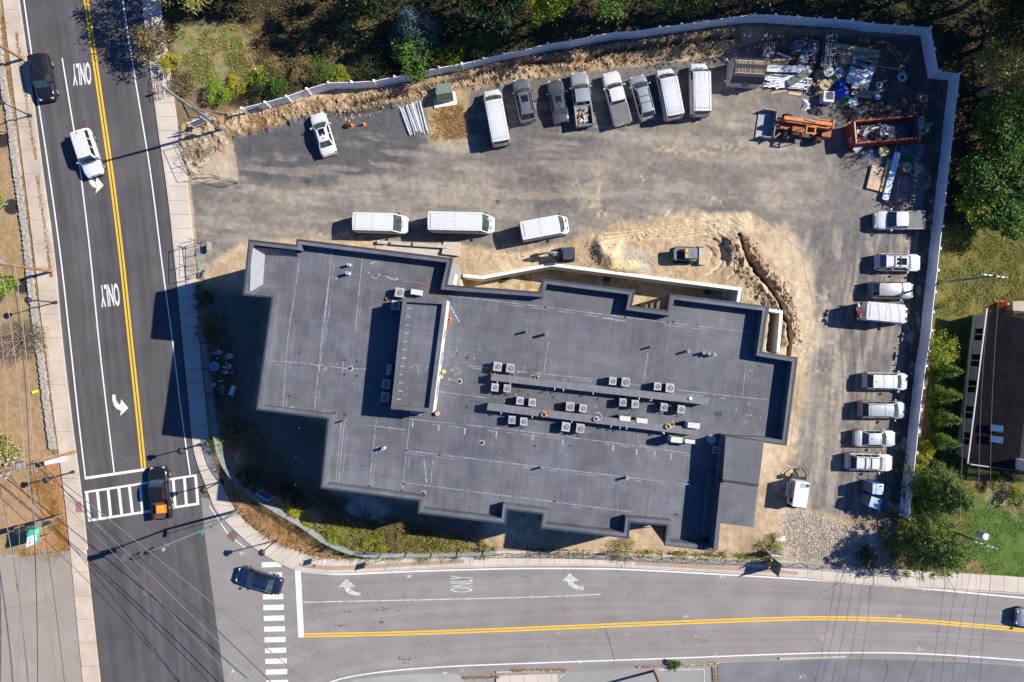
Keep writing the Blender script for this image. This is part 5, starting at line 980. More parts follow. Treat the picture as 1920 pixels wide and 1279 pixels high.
# ---- roadside signs on posts
def board(name, label, u, v, ang, w_, h_, z0, m, frame=m_pvc, cat="sign", lean=0, pane=True, ph=None):
    t = thing(name, label, cat, P(u, v, .1), ang)
    for s in (-1, 1): MB().box((s*(w_/2+.05), 0, (z0+h_)/2+.15), (.10, .10, z0+h_+.3)).build("post", frame, t)
    p = MB(); p.box((0, 0, z0+h_/2), (w_, .04, h_)); p.build("panel", m, t)
    f = MB(); f.box((0, 0, z0+h_+.03), (w_+.1, .07, .08)); f.box((0, 0, z0-.03), (w_+.1, .07, .08)); f.build("frame", frame, t); return t
m_sgn = mat("sign_blue_grey", (.16, .20, .27), .4); m_sgb = mat("sign_blue", (.03, .14, .45), .5); m_alu = mat("sign_back_metal", (.40, .41, .42), .45, metal=.4); m_tan = mat("tan_panel", (.34, .29, .23), .7)
board("site_sign", "white framed notice board beside the utility pole at the yard entrance", 380, 236, R(24), 1.5, 1.3, .5, m_sgn); board("site_sign", "white framed sign facing the corner in the brown grass", 503, 925, R(-30), 1.3, 1.2, .6, m_sgb); board("site_sign", "white framed sign behind the temporary fence on the south sidewalk", 1447, 1033, R(-8), 1.3, 1.2, .5, m_sgn)
board("site_sign", "white framed small board left of the vinyl fence's west end", 480, 210, R(15), 1.4, .9, .3, m_sgn); board("parking_sign", "small bright blue sign plate by the yard entrance", 346, 252, R(5), .55, .4, .6, m_sgb, m_alu); board("site_sign", "tan plywood board standing on the south sidewalk by the fence", 1446, 1056, R(72), 1.1, 2.1, .3, m_tan, m_wired); board("site_sign", "sign board raised on posts beside the shaded bins fence", 1433, 1050, R(35), .7, .8, 1.0, m_tan, m_wired)
for u, v, w_, h_, lb in ((617, 1031, 1.0, .8, "grey notice sheet hung on the curved fence, west"), (665, 1036, 1.9, 1.2, "wide grey notice sheet hung on the curved fence, middle"), (697, 1036, 1.3, 1.0, "grey notice sheet hung on the curved fence, east"), (1148, 1036, .8, .7, "grey notice sheet on the temporary fence below the building"), (395, 462, .9, 1.1, "white notice on the folded gate panels"), (392, 507, .6, .6, "smaller notice on the folded gate panels")):
    t = thing("fence_sign", lb, "sign", P(u, v, 1.0), R(-2) if v > 900 else R(85)); MB().box((0, -.05 if v > 900 else .05, .25), (w_, .02, h_)).build("sheet", m_alu, t)
# street name blades, small posts
def signpost(label, u, v, h, ang, w_, hh, m, cat="street sign"):
    t = thing("sign_post", label, cat, P(u, v, .17)); MB().tube([(0, 0, 0), (0, 0, h)], .035, 6).build("pole", m_alu, t); o = MB().box((0, 0, h-.2), (w_, .03, hh)).build("sign_plate", m, t); o.rotation_euler = (0, 0, ang); return t
m_sgg = mat("sign_green", (.02, .30, .20), .5); m_sgw = mat("sign_white", (.70, .72, .74), .5)
signpost("white narrow sign plate on a thin post by the curved fence", 618, 1043, 2.2, R(80), .6, .75, m_sgw); signpost("teal sign plates on a thin post beside the side road's sidewalk", 734, 1046, 3.0, R(70), .75, .9, m_sgg); signpost("small dark blade sign on a thin post by the shaded sidewalk", 378, 575, 2.0, R(10), .5, .4, m_alu); signpost("thin sign post casting a blade shadow on the corner sidewalk", 413, 874, 2.1, R(10), .5, .5, m_alu)
signpost("green street sign hung beneath the corner signal arm", 421, 972, 5.5, R(85), .7, .35, m_sgg)
# ---- yard: dumpster, telehandler, shed, skid steer, excavator, bins
m_dump = mat("dumpster_red", (.29, .045, .022), .75, scale=3, col2=(.40, .075, .035)); m_rust = mat("rust", (.22, .11, .06), .85, var=.3, scale=5); m_steel = mat("scuffed_steel", (.16, .16, .18), .5, metal=.3, var=.25, scale=4)
d = thing("dumpster", "long red-orange roll-off dumpster full of rubbish", "dumpster", (*P2(1655, 248, 1.0), .03), R(5)); Ld, Wd, Hd = 6.9, 2.45, 1.75
for s in (-1, 1): MB().box((0, s*(Wd/2-.04), Hd/2+.15), (Ld, .08, Hd)).build("side_wall", m_dump, d)
b = MB()
for k in range(13):
    for s in (-1, 1): b.box((-Ld/2+.4+k*.51, s*(Wd/2+.045), Hd/2+.1), (.12, .09, Hd-.2))
b.build("side_ribs", m_dump, d); MB().box((0, 0, .2), (Ld-.1, Wd-.16, .1)).build("floor", m_steel, d); MB().box((Ld/2-.04, 0, Hd/2+.15), (.08, Wd-.18, Hd)).build("end_wall", m_steel, d)
MB().box((-Ld/2-.05, 0, Hd/2+.15), (.12, Wd, Hd), ry=-.04).build("tail_door", m_dump, d)
for s in (-1, 1): MB().box((0, s*(Wd/2-.04), Hd+.19), (Ld+.1, .13, .09)).build("top_rail", m_tan if s > 9 else m_dump, d)
MB().box((-Ld/2-.02, 0, Hd+.19), (.12, Wd, .09)).build("top_rail", mat("bleached_rail", (.60, .42, .30), .7), d)
for y in (-.6, .6): MB().box((-Ld/2-.18, y, .9), (.12, .12, 1.5)).build("door_hinge", m_dump, d)
MB().box((-Ld/2-.122, -.55, 1.0), (.01, .5, .7)).build("door_notice", m_pvc, d)
junk("rubbish_heap", "white and grey rubbish heaped inside the red dumpster", "rubbish", 1645, 248, .7, 2.6, 1.05, 170, [m_bag, m_bag, m_card, m_dark, m_steel], 21, 1.1, R(5), .2, .75); junk("branch_heap", "pale twiggy branches and a log past the dumpster's east end", "branches", 1735, 238, .1, .9, 1.2, 20, [m_bag, m_card], 4, .5, 0, .1, .8)
tag(MB().box((0, 0, 0), (2.3, .62, .03), 0).build("fallen_board", mat("grey_board", (.42, .40, .38), .7), loc=P(1617, 270, 1.1), rz=R(43)), "grey board leaning against the dumpster's front corner", "board")
# orange telehandler with steel bucket
m_ora = mat("faded_orange", (.52, .17, .035), .6, var=.3, scale=3); m_orad = mat("dark_orange", (.28, .08, .02), .6, var=.3, scale=4)
th = thing("telehandler", "weathered orange telehandler with a wide steel bucket at its front", "construction vehicle", (*P2(1505, 238, 1.2), .03), R(172)); th.scale = (1, -1, 1)
MB().box((-.3, 0, .85), (5.4, 1.0, .5)).box((-2.6, 0, .9), (1.1, 1.7, .9), top=.9).build("chassis", m_orad, th)
MB().box((-.2, .42, 1.85), (5.2, .38, .34)).box((2.0, .42, 1.6), (1.3, .30, .28), 0, 0, .3).build("telescopic_boom", m_ora, th)
for y in (.0, .82): MB().box((-1.9, y, 1.6), (2.2, .10, .5)).build("boom_support", m_ora, th)
MB().box((-2.9, .42, 1.9), (.12, 1.0, .35)).build("rear_crosspiece", m_ora, th); MB().box((-.4, .42, 2.05), (1.2, .12, .1), .15).build("hydraulic_ram", m_steel, th)
MB().box((.5, -.55, 1.2), (1.3, .75, .5)).build("engine_cover", m_orad, th)
cabt = MB(); 
for x in (-.65, .35):
    for y in (-1.05, -.3): cabt.box((x-.3, y, 1.6), (.07, .07, 1.5))
cabt.build("cab_post", m_ora, th); n4 = [(-.98, -1.1), (.08, -1.1), (.08, -.25), (-.98, -.25)]; MB().ring(n4, [(-.85, -.97), (-.05, -.97), (-.05, -.38), (-.85, -.38)], 2.35, 2.45).build("cab_roof_frame", m_ora, th); MB().box((-.45, -.68, 1.0), (.8, .7, .2)).build("cab_seat", m_dark, th)
for x in (-1.9, 1.6):
    for y in (-1.0, 1.0):
        o = MB().cyl((0, 0, -.22), .58, .44, 22).build("wheel", m_tyre, th); o.location = (x, y, .58); o.rotation_euler = (R(90), 0, 0); MB().cyl((0, 0, -.225), .28, .45, 14).build("rim", m_rust, o)
for y in (-.45, .45): MB().box((2.5, y, .9), (1.3, .14, .22), 0, 0, .35).build("lift_arm", m_rust, th)
bk = MB(); bk.box((3.75, 0, .12), (1.75, 3.0, .06)); bk.box((2.9, 0, .55), (.07, 3.0, .95)); bk.build("bucket", mat("worn_bucket_steel", (.26, .26, .29), .5, metal=.3, var=.2, scale=4), th)
for s in (-1, 1): MB().box((3.7, s*1.48, .5), (1.6, .06, .8), top=.75).build("bucket_side", m_alu, th)
MB().tube([(2.2, -.9, .8), (2.9, -1.6, 1.1)], .1, 8).build("outrigger", m_rust, th); MB().tube([(1.2, -.9, .9), (1.5, -1.5, 1.0)], .09, 8).build("outrigger", m_rust, th)
# shed
m_shr = mat("shed_roof_metal", (.065, .062, .078), .45, metal=.2, var=.15); m_shw = mat("shed_wall", (.58, .55, .53), .7)
sh = thing("storage_shed", "small shed with dark ribbed gambrel roof and pale walls", "shed", (*P2(1399, 134, 1.5), .03), R(-3)); sh.scale = (.86, .88, .9); MB().box((0, 0, 1.05), (3.9, 2.9, 2.1)).build("shed_walls", m_shw, sh)
prof = [(-1.62, 1.85), (-1.05, 2.75), (0, 3.15), (1.05, 2.75), (1.62, 1.85)]
for k in range(4):
    (y0, z0), (y1, z1) = prof[k], prof[k+1]; b = MB(); b.add([(-2.05, y0, z0), (2.05, y0, z0), (2.05, y1, z1), (-2.05, y1, z1)], [(0, 1, 2, 3)]); nr = 20
    for q in range(nr): x = -2.0+q*4.0/(nr-1); b.tube([(x, y0, z0+.01), (x, y1, z1+.01)], .02, 4)
    b.build("roof_slope", m_shr, sh)
for y, z in ((.5, 3.0), (-.5, 3.0)):
    sg = 1 if y > 0 else -1; b = MB(); b.box((0, y, z+.02), (3.7, .55, .02), rx=-sg*.37); b.build("roof_light_strip", mat("amber_polycarbonate", (.16, .11, .07), .4), sh)
    b2 = MB()
    for x in (-1.35, -.95, -.6, .05, .7, 1.0, 1.35): b2.box((x, y, z+.04), (.05, .5, .03), rx=-sg*.37)
    b2.box((0, y+sg*.27, z-.05), (3.7, .05, .03)); b2.build("rafter_strip", mat("pale_rafter", (.62, .52, .36), .7), sh)
for s in (-1, 1): b = MB(); b.add([(s*1.96, y, z-.03) for y, z in prof], [(0, 1, 2, 3, 4)]); b.add([(s*1.98, y, z-.03) for y, z in prof], [(4, 3, 2, 1, 0)]); b.build("gable", m_shw, sh)
MB().box((0, -1.75, 1.55), (.9, .3, .1), rx=.2).build("window", m_blk, sh)
for y in (-1.2, 1.2): MB().box((-2.3, y, 1.6), (.7, .10, .5), -y*.3).build("door_leaf", m_pvc, sh)
# skid steer
m_yc = mat("machine_yellow", (.72, .38, .03), .5); m_gl = mat("machine_grey", (.17, .18, .20), .5)
sk = thing("skid_steer", "compact skid steer loader with grey cab roof and broad front bucket", "construction vehicle", (*P2(1288, 477, 1.2), .05), R(-1))
for s in (-1, 1): b = MB(); b.box((-.1, s*.72, .38), (1.9, .38, .55)); b.build("track", m_tyre, sk); MB().box((-.15, s*.62, 1.25), (2.3, .14, .22), 0, 0, .06).build("lift_arm", m_gl, sk)
MB().box((-.45, 0, .85), (1.7, 1.0, .9)).build("engine_body", m_dark, sk); MB().box((.25, 0, 1.95), (1.35, 1.05, .1)).build("cab_roof", m_gl, sk); MB().cyl((.55, 0, 2.0), .25, .03, 20).build("roof_hatch", m_gl, sk)
for x in (-.35, .85):
    for y in (-.48, .48): MB().box((x, y, 1.4), (.08, .08, 1.1)).build("cab_post", m_dark, sk)
for y in (-.28, .28): MB().box((-.25, y, 2.02), (.28, .34, .06)).build("roof_pad", m_yc, sk)
MB().box((-1.25, 0, 1.0), (.35, 1.1, .75)).build("rear_door", m_gl, sk); MB().box((-1.45, -.45, .8), (.15, .2, .3)).build("tail_lamp", m_yc, sk)
MB().box((1.35, 0, .35), (.25, 1.5, .3)).build("coupler", m_yc, sk); MB().box((1.85, 0, .10), (.85, 2.0, .06)).box((1.48, 0, .4), (.07, 2.0, .65)).build("bucket", m_alu, sk)
for s in (-1, 1): MB().box((1.85, s*1.0, .3), (.85, .06, .45), top=.7).build("bucket_side", m_alu, sk)
# mini excavator
ex = thing("mini_excavator", "dark mini excavator on tracks with its arm reaching left over the sand", "excavator", (*P2(1063, 476, 1.1), .05), R(183))
for s in (-1, 1): MB().box((0, s*.62, .22), (1.7, .32, .42)).build("track", m_tyre, ex)
MB().cyl((0, 0, .45), .5, .15, 18).build("turntable", m_steel, ex); MB().box((-.15, 0, .85), (1.45, 1.25, .55)).build("upper_body", m_dark, ex); MB().box((-.15, .1, 2.1), (1.15, 1.15, .08), .05).build("cab_roof", mat("blue_black_roof", (.05, .06, .085), .35), ex)
for x in (-.65, .35):
    for y in (-.4, .6): MB().box((x, y, 1.6), (.06, .06, .95)).build("cab_post", m_dark, ex)
MB().tube([(.6, -.1, .9), (1.5, -.1, 2.0), (2.6, -.1, 1.7)], [.14, .16, .10], 8).build("boom", m_steel, ex); MB().tube([(2.6, -.1, 1.7), (3.1, -.1, .7)], [.11, .08], 8).build("dipper_arm", m_rust, ex); MB().box((3.15, -.1, .35), (.45, .55, .5), ry=.4, top=.7).build("bucket", m_steel, ex)
MB().tube([(.8, .12, 1.1), (1.6, .12, 1.9)], .05, 6).build("hydraulic_ram", m_alu, ex); MB().box((1.1, 0, .25), (.08, 1.5, .35)).build("dozer_blade", m_steel, ex)
# towable heater on a drawbar
ge = thing("towable_generator", "white towable machine box on a trailer with black folded drawbar", "generator", (*P2(1501, 926, 1.5), .03), R(82))
MB().box((0, .12, 1.15), (2.7, 1.5, 1.55)).build("casing", mat("warm_white_paint", (.76, .76, .74), .5), ge); MB().box((0, .85, 1.3), (2.4, .05, .9)).build("side_panel", m_tan, ge); MB().box((1.0, -.15, 1.94), (.5, .9, .03)).build("top_vent", m_alu, ge); MB().cyl((1.05, -.45, 1.95), .12, .1, 12).build("exhaust_cap", m_blk, ge)
MB().box((-.8, .88, 1.3), (.5, .04, .6)).build("louvre", m_blk, ge); MB().box((0, 0, .45), (3.4, 1.7, .12)).build("trailer_frame", m_blk, ge); MB().box((.2, 1.15, .85), (1.5, .3, .2)).build("mudguard", m_bag, ge)
for s in (-1, 1): o = MB().cyl((0, 0, -.1), .36, .2, 18).build("wheel", m_tyre, ge); o.location = (0, s*.98, .36); o.rotation_euler = (R(90), 0, 0); MB().tube([(1.6, s*.75, .5), (2.1, s*.7, .6), (2.7, s*.12, .6)], .06, 6).build("drawbar", m_blk, ge)
MB().tube([(1.6, .3, .6), (2.3, .5, 1.2), (2.9, .2, .8)], .035, 6).tube([(1.6, -.5, .6), (2.2, -.9, 1.0), (2.8, -.5, .7)], .035, 6).build("cable", m_blk, ge); MB().box((1.75, .8, .8), (.4, .4, .5)).build("battery_box", m_blk, ge)
# portable toilets
m_tb = mat("toilet_blue", (.03, .16, .42), .45); m_tr = mat("toilet_roof", (.40, .50, .66), .4, var=.3, scale=3); m_tg = mat("toilet_grey", (.16, .155, .15), .6)
for u, v, a, lb in ((1646, 917, -4, "grey and blue portable toilet, upper of the two"), (1641, 943, -17, "grey and blue portable toilet turned askew, lower of the two")):
    t = thing("portable_toilet", lb, "portable toilet", (*P2(u, v, 2.2), .03), R(a), "portable toilets in the south-east corner"); MB().box((0, 0, 1.05), (1.15, 1.12, 2.1)).build("cabin", m_tb, t); MB().box((-.585, 0, 1.0), (.03, .8, 1.9)).build("door", m_tg, t)
    b = MB(); b.grid([[(x, y, 2.1+.16*math.cos(x*1.2)*math.cos(y*1.5)) for x in (-.58, -.3, 0, .3, .58)] for y in (-.57, -.3, 0, .3, .57)]); b.build("roof", m_tr, t); MB().box((-.45, 0, 2.14), (.28, 1.0, .1)).build("front_lintel", m_tg, t); MB().cyl((.3, .35, 2.15), .06, .25, 8).build("vent_pipe", m_blk, t)
# green transformer on a pad, manholes, pvc pipes
t = thing("pad_transformer", "green transformer cabinet on a concrete pad", "transformer", (*P2(832, 177, .7), .02), R(9)); MB().box((0, 0, .08), (2.5, 2.3, .16)).build("concrete_pad", m_conc, t); MB().box((.1, .1, .8), (1.75, 1.6, 1.3)).build("cabinet", mat("transformer_green", (.16, .22, .17), .5), t); MB().box((.1, -.45, 1.46), (1.75, .5, .05), rx=.1).build("cabinet_lid", mat("transformer_dark", (.05, .055, .035), .5), t); MB().box((-.65, .55, 1.47), (.08, .6, .05)).build("hinge_bar", m_grn, t)
r_ = random.Random(12); pz = 0
for k in range(24):
    f = k/23; u0, v0 = 747+f*40+r_.uniform(-1.5, 1.5), 204-f*16+r_.uniform(-2, 2); u1, v1 = 766+f*36+r_.uniform(-1, 1), 252-f*4+r_.uniform(-4, 3); z = .08+r_.choice((0, .07, .14))
    o = MB().tube([P(u0, v0, z), P(u1, v1, z)], .06, 8).build("plastic_pipe", mat("grey_pvc", (.46, .48, .52), .4)); tag(o, "grey plastic conduit in the loose pile left of the green transformer", "pipe", "grey conduits by the transformer")
for u, v, lb in ((660, 236, "orange traffic cone with a dark bag beside it, left"), (683, 234, "orange traffic cone lying near the sand spot, right")):
    t = thing("traffic_cone", lb, "traffic cone", P(u, v, .03), 0, "traffic cones by the north bank"); MB().box((0, 0, .02), (.4, .4, .04)).build("base", m_or, t); MB().cyl((0, 0, .04), .15, .66, 16, r2=.04).build("cone", m_or, t); MB().cyl((0, 0, .34), .108, .12, 16, r2=.088).build("stripe", m_pvc, t)
MB_ = MB(); rows = [[(.35*math.sin(a)*math.cos(q)*1.1, .28*math.sin(a)*math.sin(q), .22+.22*math.cos(a)) for q in [k*math.pi/6 for k in range(12)]] for a in (.05, .6, 1.2, 1.8, 2.4, 3.0)]; MB_.grid(rows, 0, True, True); tag(MB_.build("rubbish_bag", m_blk, loc=P(652, 237, .02)), "black rubbish bag beside the left traffic cone", "bag")
# ================================================================== STORE CORNER IN THE NORTH-EAST
def pallet(label, u, v, z, rz=0.0, load=None, h=.14, m=None):
    t = thing("pallet_cage" if load else "pallet", label, "pallet", (*P2(u, v, z+h), z), rz, "pallets and cages in the store corner"); m = m or mat("pallet_grey", (.30, .31, .33), .8)
    for k in range(5): MB().box((-.48+k*.24, 0, h-.02), (.10, 1.15, .03)).build("slat", m, t)
    for y in (-.5, 0, .5): MB().box((0, y, h/2-.02), (1.1, .09, h-.04)).build("runner", m, t)
    if load:
        b = MB()
        for x in (-.52, .52):
            for y in (-.55, .55): b.box((x, y, h+load/2), (.05, .05, load))
        n4 = [(-.55, -.58), (.55, -.58), (.55, .58), (-.55, .58)]; b.ring(n4, [(x*.9, y*.9) for x, y in n4], h+load-.06, h+load); b.box((0, 0, h+load-.03), (.05, 1.1, .04)); b.box((0, 0, h+load-.03), (1.0, .05, .04)); b.box((-.27, 0, h+load-.03), (.03, 1.1, .03)); b.box((.27, 0, h+load-.03), (.03, 1.1, .03)); b.build("cage_frame", m, t); MB().box((0, 0, h+load*.3), (.95, 1.0, load*.5)).build("cage_load", m_steel, t)
    return t
for u, v, r_, ld, lb in ((1437, 96, 0, .9, "grey cage pallet beside the shed's east end"), (1493, 93, 0, 1.0, "grey open cage left of its pair near the north fence"), (1519, 92, 0, .9, "grey open cage right of its pair near the north fence"), (1551, 76, 0, 1.2, "topmost grey cage in the column beside the lumber"), (1551, 98, 0, 1.0, "middle grey cage with dark contents in the column beside the lumber"), (1549, 119, 0, .9, "lowest grey cage in the column, full of offcuts")): pallet(lb, u, v, .03, R(-2), ld)
for u, v, h in ((1437, 98, .9), (1549, 119, .8), (1520, 98, .7)): junk("offcut_load", {1437: "pale offcuts in the cage beside the shed", 1549: "pale offcuts in the lowest cage of the column", 1520: "pale offcuts in the right cage of the pair"}[u], "offcuts", u, v, h, .4, .5, 22, [m_bag, m_steel], int(u), .3, 0, .1, .35)
def pipes(name, label, cat, u0, v0, u1, v1, n, spread, z, r, m, seed=0, group=None, box=None, jit=6):
    rr_ = random.Random(seed); d = Vector((u1-u0, v1-v0)).normalized(); nx, ny = -d.y, d.x
    for k in range(n):
        o = (k/(max(1, n-1))-.5)*spread+rr_.uniform(-1, 1); e0, e1 = rr_.uniform(-jit, jit), rr_.uniform(-jit, jit); w_ = rr_.uniform(-1.5, 1.5); zz_ = z+rr_.choice((0, r*1.6, r*3))
        a = P(u0+nx*o+d.x*e0, v0+ny*o+d.y*e0, zz_); c = P(u1+nx*(o+w_)+d.x*e1, v1+ny*(o+w_)+d.y*e1, zz_)
        if box: b = MB(); L_ = math.dist(a, c); b.box(((a[0]+c[0])/2, (a[1]+c[1])/2, (a[2]+c[2])/2), (L_, box[0], box[1]), math.atan2(c[1]-a[1], c[0]-a[0]))
        else: b = MB().tube([a, c], r, 7)
        tag(b.build(name, m), label, cat, group)
m_pipw = mat("white_downpipe", (.62, .66, .74), .4, var=.12)
pipes("white_pipe", "long white pipe in the neat bundle right of the shed", "pipe", 1436, 129, 1520, 131, 9, 10, .25, .06, m_pipw, 1, "long white pipes right of the shed")
pipes("white_trim", "white trim length in the untidy pile below the long white pipes", "trim", 1438, 150, 1508, 156, 14, 24, .2, .05, m_pipw, 2, "white trim pile right of the shed", box=(.14, .05), jit=14); pipes("white_trim", "white trim length in the untidy pile below the long white pipes", "trim", 1450, 160, 1500, 146, 6, 16, .4, .05, m_pipw, 5, "white trim pile right of the shed", box=(.14, .05), jit=12)
tag(MB().box((0, 0, 0), (2.6, .75, .06), R(32)).build("mesh_panel", mat("olive_mesh", (.08, .09, .07), .7), loc=P(1497, 146, .65)), "dark olive panel lying across the white trim pile", "panel")
pipes("timber_stake", "grey timber stake in the fanned bundle between trim pile and reels", "stake", 1518, 146, 1516, 172, 5, 9, .15, .04, mat("grey_timber", (.36, .33, .30), .8), 3, "grey stakes beside the reels", box=(.10, .05), jit=4); pipes("timber_stake", "short grey stake left of the wooden reels", "stake", 1527, 146, 1528, 172, 3, 7, .1, .04, mat("grey_timber", (.36, .33, .30), .8), 4, "grey stakes beside the reels", box=(.09, .05), jit=4)
tag(MB().box((0, 0, 0), (5.0, .42, .30), R(-9)).build("timber_beam", m_wood, loc=P(1606, 92, .35)), "thick pale beam, longest of the lumber behind the fence corner", "timber")
pipes("lumber_board", "weathered board in the lumber heap by the north-east fence", "timber", 1568, 99, 1640, 112, 8, 22, .12, .05, m_wood, 6, "boards in the north-east lumber heap", box=(.2, .06), jit=12); pipes("lumber_board", "weathered board in the lumber heap by the north-east fence", "timber", 1598, 112, 1640, 122, 6, 14, .3, .05, mat("greyish_board", (.36, .33, .29), .8), 9, "boards in the north-east lumber heap", box=(.22, .05), jit=8)
tag(MB().box((0, 0, 0), (3.6, .14, .08), R(-9)).build("loose_plank", m_wood, loc=P(1663, 127, .1)), "lone long plank pointing toward the white tyre ring", "timber")
pipes("lumber_board", "board in the short stack below the blue-white sheets", "timber", 1600, 174, 1637, 178, 4, 10, .1, .05, m_wood, 11, "boards below the white sheets", box=(.2, .06), jit=4)
for u, v, r_, h, lb, m in ((1585, 113, .52, .9, "tan wooden reel beside the lumber heap", None), (1574, 121, .5, .6, "tan reel partly under its neighbour left of the lumber", None), (1554, 134, .56, 1.1, "greyish reel, topmost of the left reel group", m_ac), (1538, 141, .5, .5, "low brown reel left of the reel group", None), (1574, 136, .55, 1.0, "blue-grey flanged reel above the blue tarpaulin", mat("blue_grey_reel", (.28, .33, .38), .6)), (1562, 148, .45, .6, "pale brown reel between its larger neighbours", None), (1547, 159, .58, 1.0, "yellow-tan wooden reel nearest the shed side of the tarpaulin", mat("yellow_ply", (.52, .42, .22), .7)), (1508, 110, .5, .8, "pale blue-grey round drum below the cage pair", mat("blue_grey_reel", (.28, .33, .38), .6)),
                           (1657, 283, .55, .6, "tilted yellow-brown reel below the dumpster", mat("yellow_ply", (.52, .42, .22), .7)), (1701, 314, .52, 1.0, "standing tan drum reel left of its twin below the dumpster", None), (1723, 317, .50, 1.0, "standing tan drum reel right of its twin near the fence", None), (1722, 250, .38, .7, "small tan reel at the dumpster's east end", None)):
    spool(lb, u, v, .03, r_, h, True, 0, "wooden cable reels in the yard", m)
# tarpaulins and sheets
def tarp(name, label, u, v, z, ru, rv, m, seed, hgt=.5, cat="tarpaulin"):
    r_ = np.random.default_rng(seed); n_ = 26; rows = []; ph = r_.random(6)*6.28
    for i in range(n_):
        rad = i/(n_-1); row = []
        for k in range(36):
            a = k*2*math.pi/36; e = 1+.16*math.sin(3*a+ph[0])+.10*math.sin(7*a+ph[1]); fold = .10*math.sin(a*9+ph[2]+rad*5)+.07*math.sin(a*17+ph[3]-rad*9)+.05*math.sin(a*5+rad*22)
            row.append((rad*e*ru*math.cos(a), rad*e*rv*math.sin(a), max(.02, hgt*(1-rad**2)+fold*(.25+.75*rad)*(1.1-rad)*2)))
        rows.append(row)
    return tag(MB().grid(rows, 0, True, True).build(name, m, loc=(*P2(u, v, z+hgt), z)), label, cat)
m_tarp = mat("blue_tarp", (.010, .045, .42), .35, var=.2, scale=3); m_gt = mat("green_tarp", (.015, .22, .07), .4, var=.2)
tarp("blue_tarpaulin", "bright blue crumpled tarpaulin over goods between the reels", 1580, 166, .05, 1.05, 1.15, m_tarp, 1, .7); tarp("green_tarpaulin", "small green plastic sheet at the blue tarpaulin's lower edge", 1588, 184, .05, .45, .6, m_gt, 2, .3); tarp("green_tarpaulin", "crumpled green sheet below the dumpster's east end", 1706, 297, .05, .75, .7, m_gt, 3, .5); tarp("plastic_sheeting", "grey translucent sheeting heap beside the green sheet near the fence", 1713, 285, .04, 1.3, 1.1, mat("grey_sheeting", (.16, .20, .22), .3, var=.3, scale=4), 4, .35)
tarp("plastic_sheeting", "pale blue sheeting scrap left of the tilted reel", 1634, 288, .04, .8, .7, mat("pale_blue_scrap", (.20, .24, .36), .5, var=.4, scale=5), 6, .2); tarp("plastic_sheeting", "dark plastic heap above the telehandler", 1533, 206, .04, 1.0, .6, m_dark, 7, .3); tarp("plastic_sheeting", "pale plastic scrap left of the water tank cage", 1512, 196, .04, .45, .6, m_bag, 8, .2); tarp("debris_patch", "dark twiggy heap left of the white sign plates", 1600, 214, .04, 1.0, .8, m_dark, 9, .25, "debris")
t = thing("bulk_tank", "white slatted box tank with an open top", "tank", (*P2(1554, 181, 1.0), .03), R(-4)); MB().box((0, 0, .5), (1.15, 1.1, 1.0)).build("tank_box", m_bag, t)
b = MB()
for k in range(6): b.box((-.59, 0, .15+k*.16), (.03, 1.12, .05)); b.box((0, -.57, .15+k*.16), (1.16, .03, .05))
b.build("cage_bars", m_pipw, t); MB().box((.1, .05, 1.01), (.8, .75, .03)).build("hatch", m_dark, t)
for u, v, w_, h_, a, z, m, lb in ((1611, 146, 2.6, 1.9, -20, .3, m_pipw, "large white sheet stack right of the blue tarpaulin"), (1611, 158, 1.7, 1.0, -3, .42, m_bag, "pale door panel lying on the white sheet stack"), (1621, 141, .9, 2.4, -52, .45, m_pipw, "white angled strip at the sheet stack's right edge"), (1600, 192, 1.0, .9, 18, .1, m_bag, "crumpled white board below the tarpaulin"), (1618, 209, .75, .28, 28, .1, m_pipw, "small white plate above the dumpster"), (1617, 163, .6, .6, 10, .5, m_card, "brown cardboard scrap on the sheet stack")):
    tag(MB().box((0, 0, 0), (w_, h_, .05), R(a)).box((w_*.1, 0, .03), (w_*.5, h_*.5, .03), R(a+2)).build("sheet_panel", m, loc=P(u, v, z)), lb, "sheet")
def ringy(name, label, cat, u, v, r, tr, m, z=.03):
    rows = [[((r+tr*math.cos(a))*math.cos(q), (r+tr*math.cos(a))*math.sin(q), tr+tr*math.sin(a)) for a in [k*math.pi/5 for k in range(10)]] for q in [k*math.pi/14 for k in range(29)]]; return tag(MB().grid(rows, 0, True, True).build(name, m, loc=P(u, v, z)), label, cat)
ringy("tyre", "white painted tyre ring alone on the dark dirt", "tyre", 1690, 146, .38, .17, mat("painted_tyre", (.52, .54, .52), .7)); ringy("pipe_coil", "white pipe coil leaning beside the white sheets", "coil", 1647, 160, .28, .12, m_pipw)
tag(MB().cyl((0, 0, 0), .33, .04, 20).build("round_lid", m_pvc, loc=P(1645, 182, .05)), "flat white round lid on the dark ground below the pipe coil", "lid")
t = thing("loose_grate", "small square rusty frame lying near the east fence", "frame", P(1731, 185, .04), R(3)); n4 = [(-.38, -.38), (.38, -.38), (.38, .38), (-.38, .38)]; MB().ring(n4, [(x*.7, y*.7) for x, y in n4], 0, .12).build("rim", m_woodl, t); MB().box((0, 0, .05), (.5, .5, .02)).build("grate", m_rust, t)
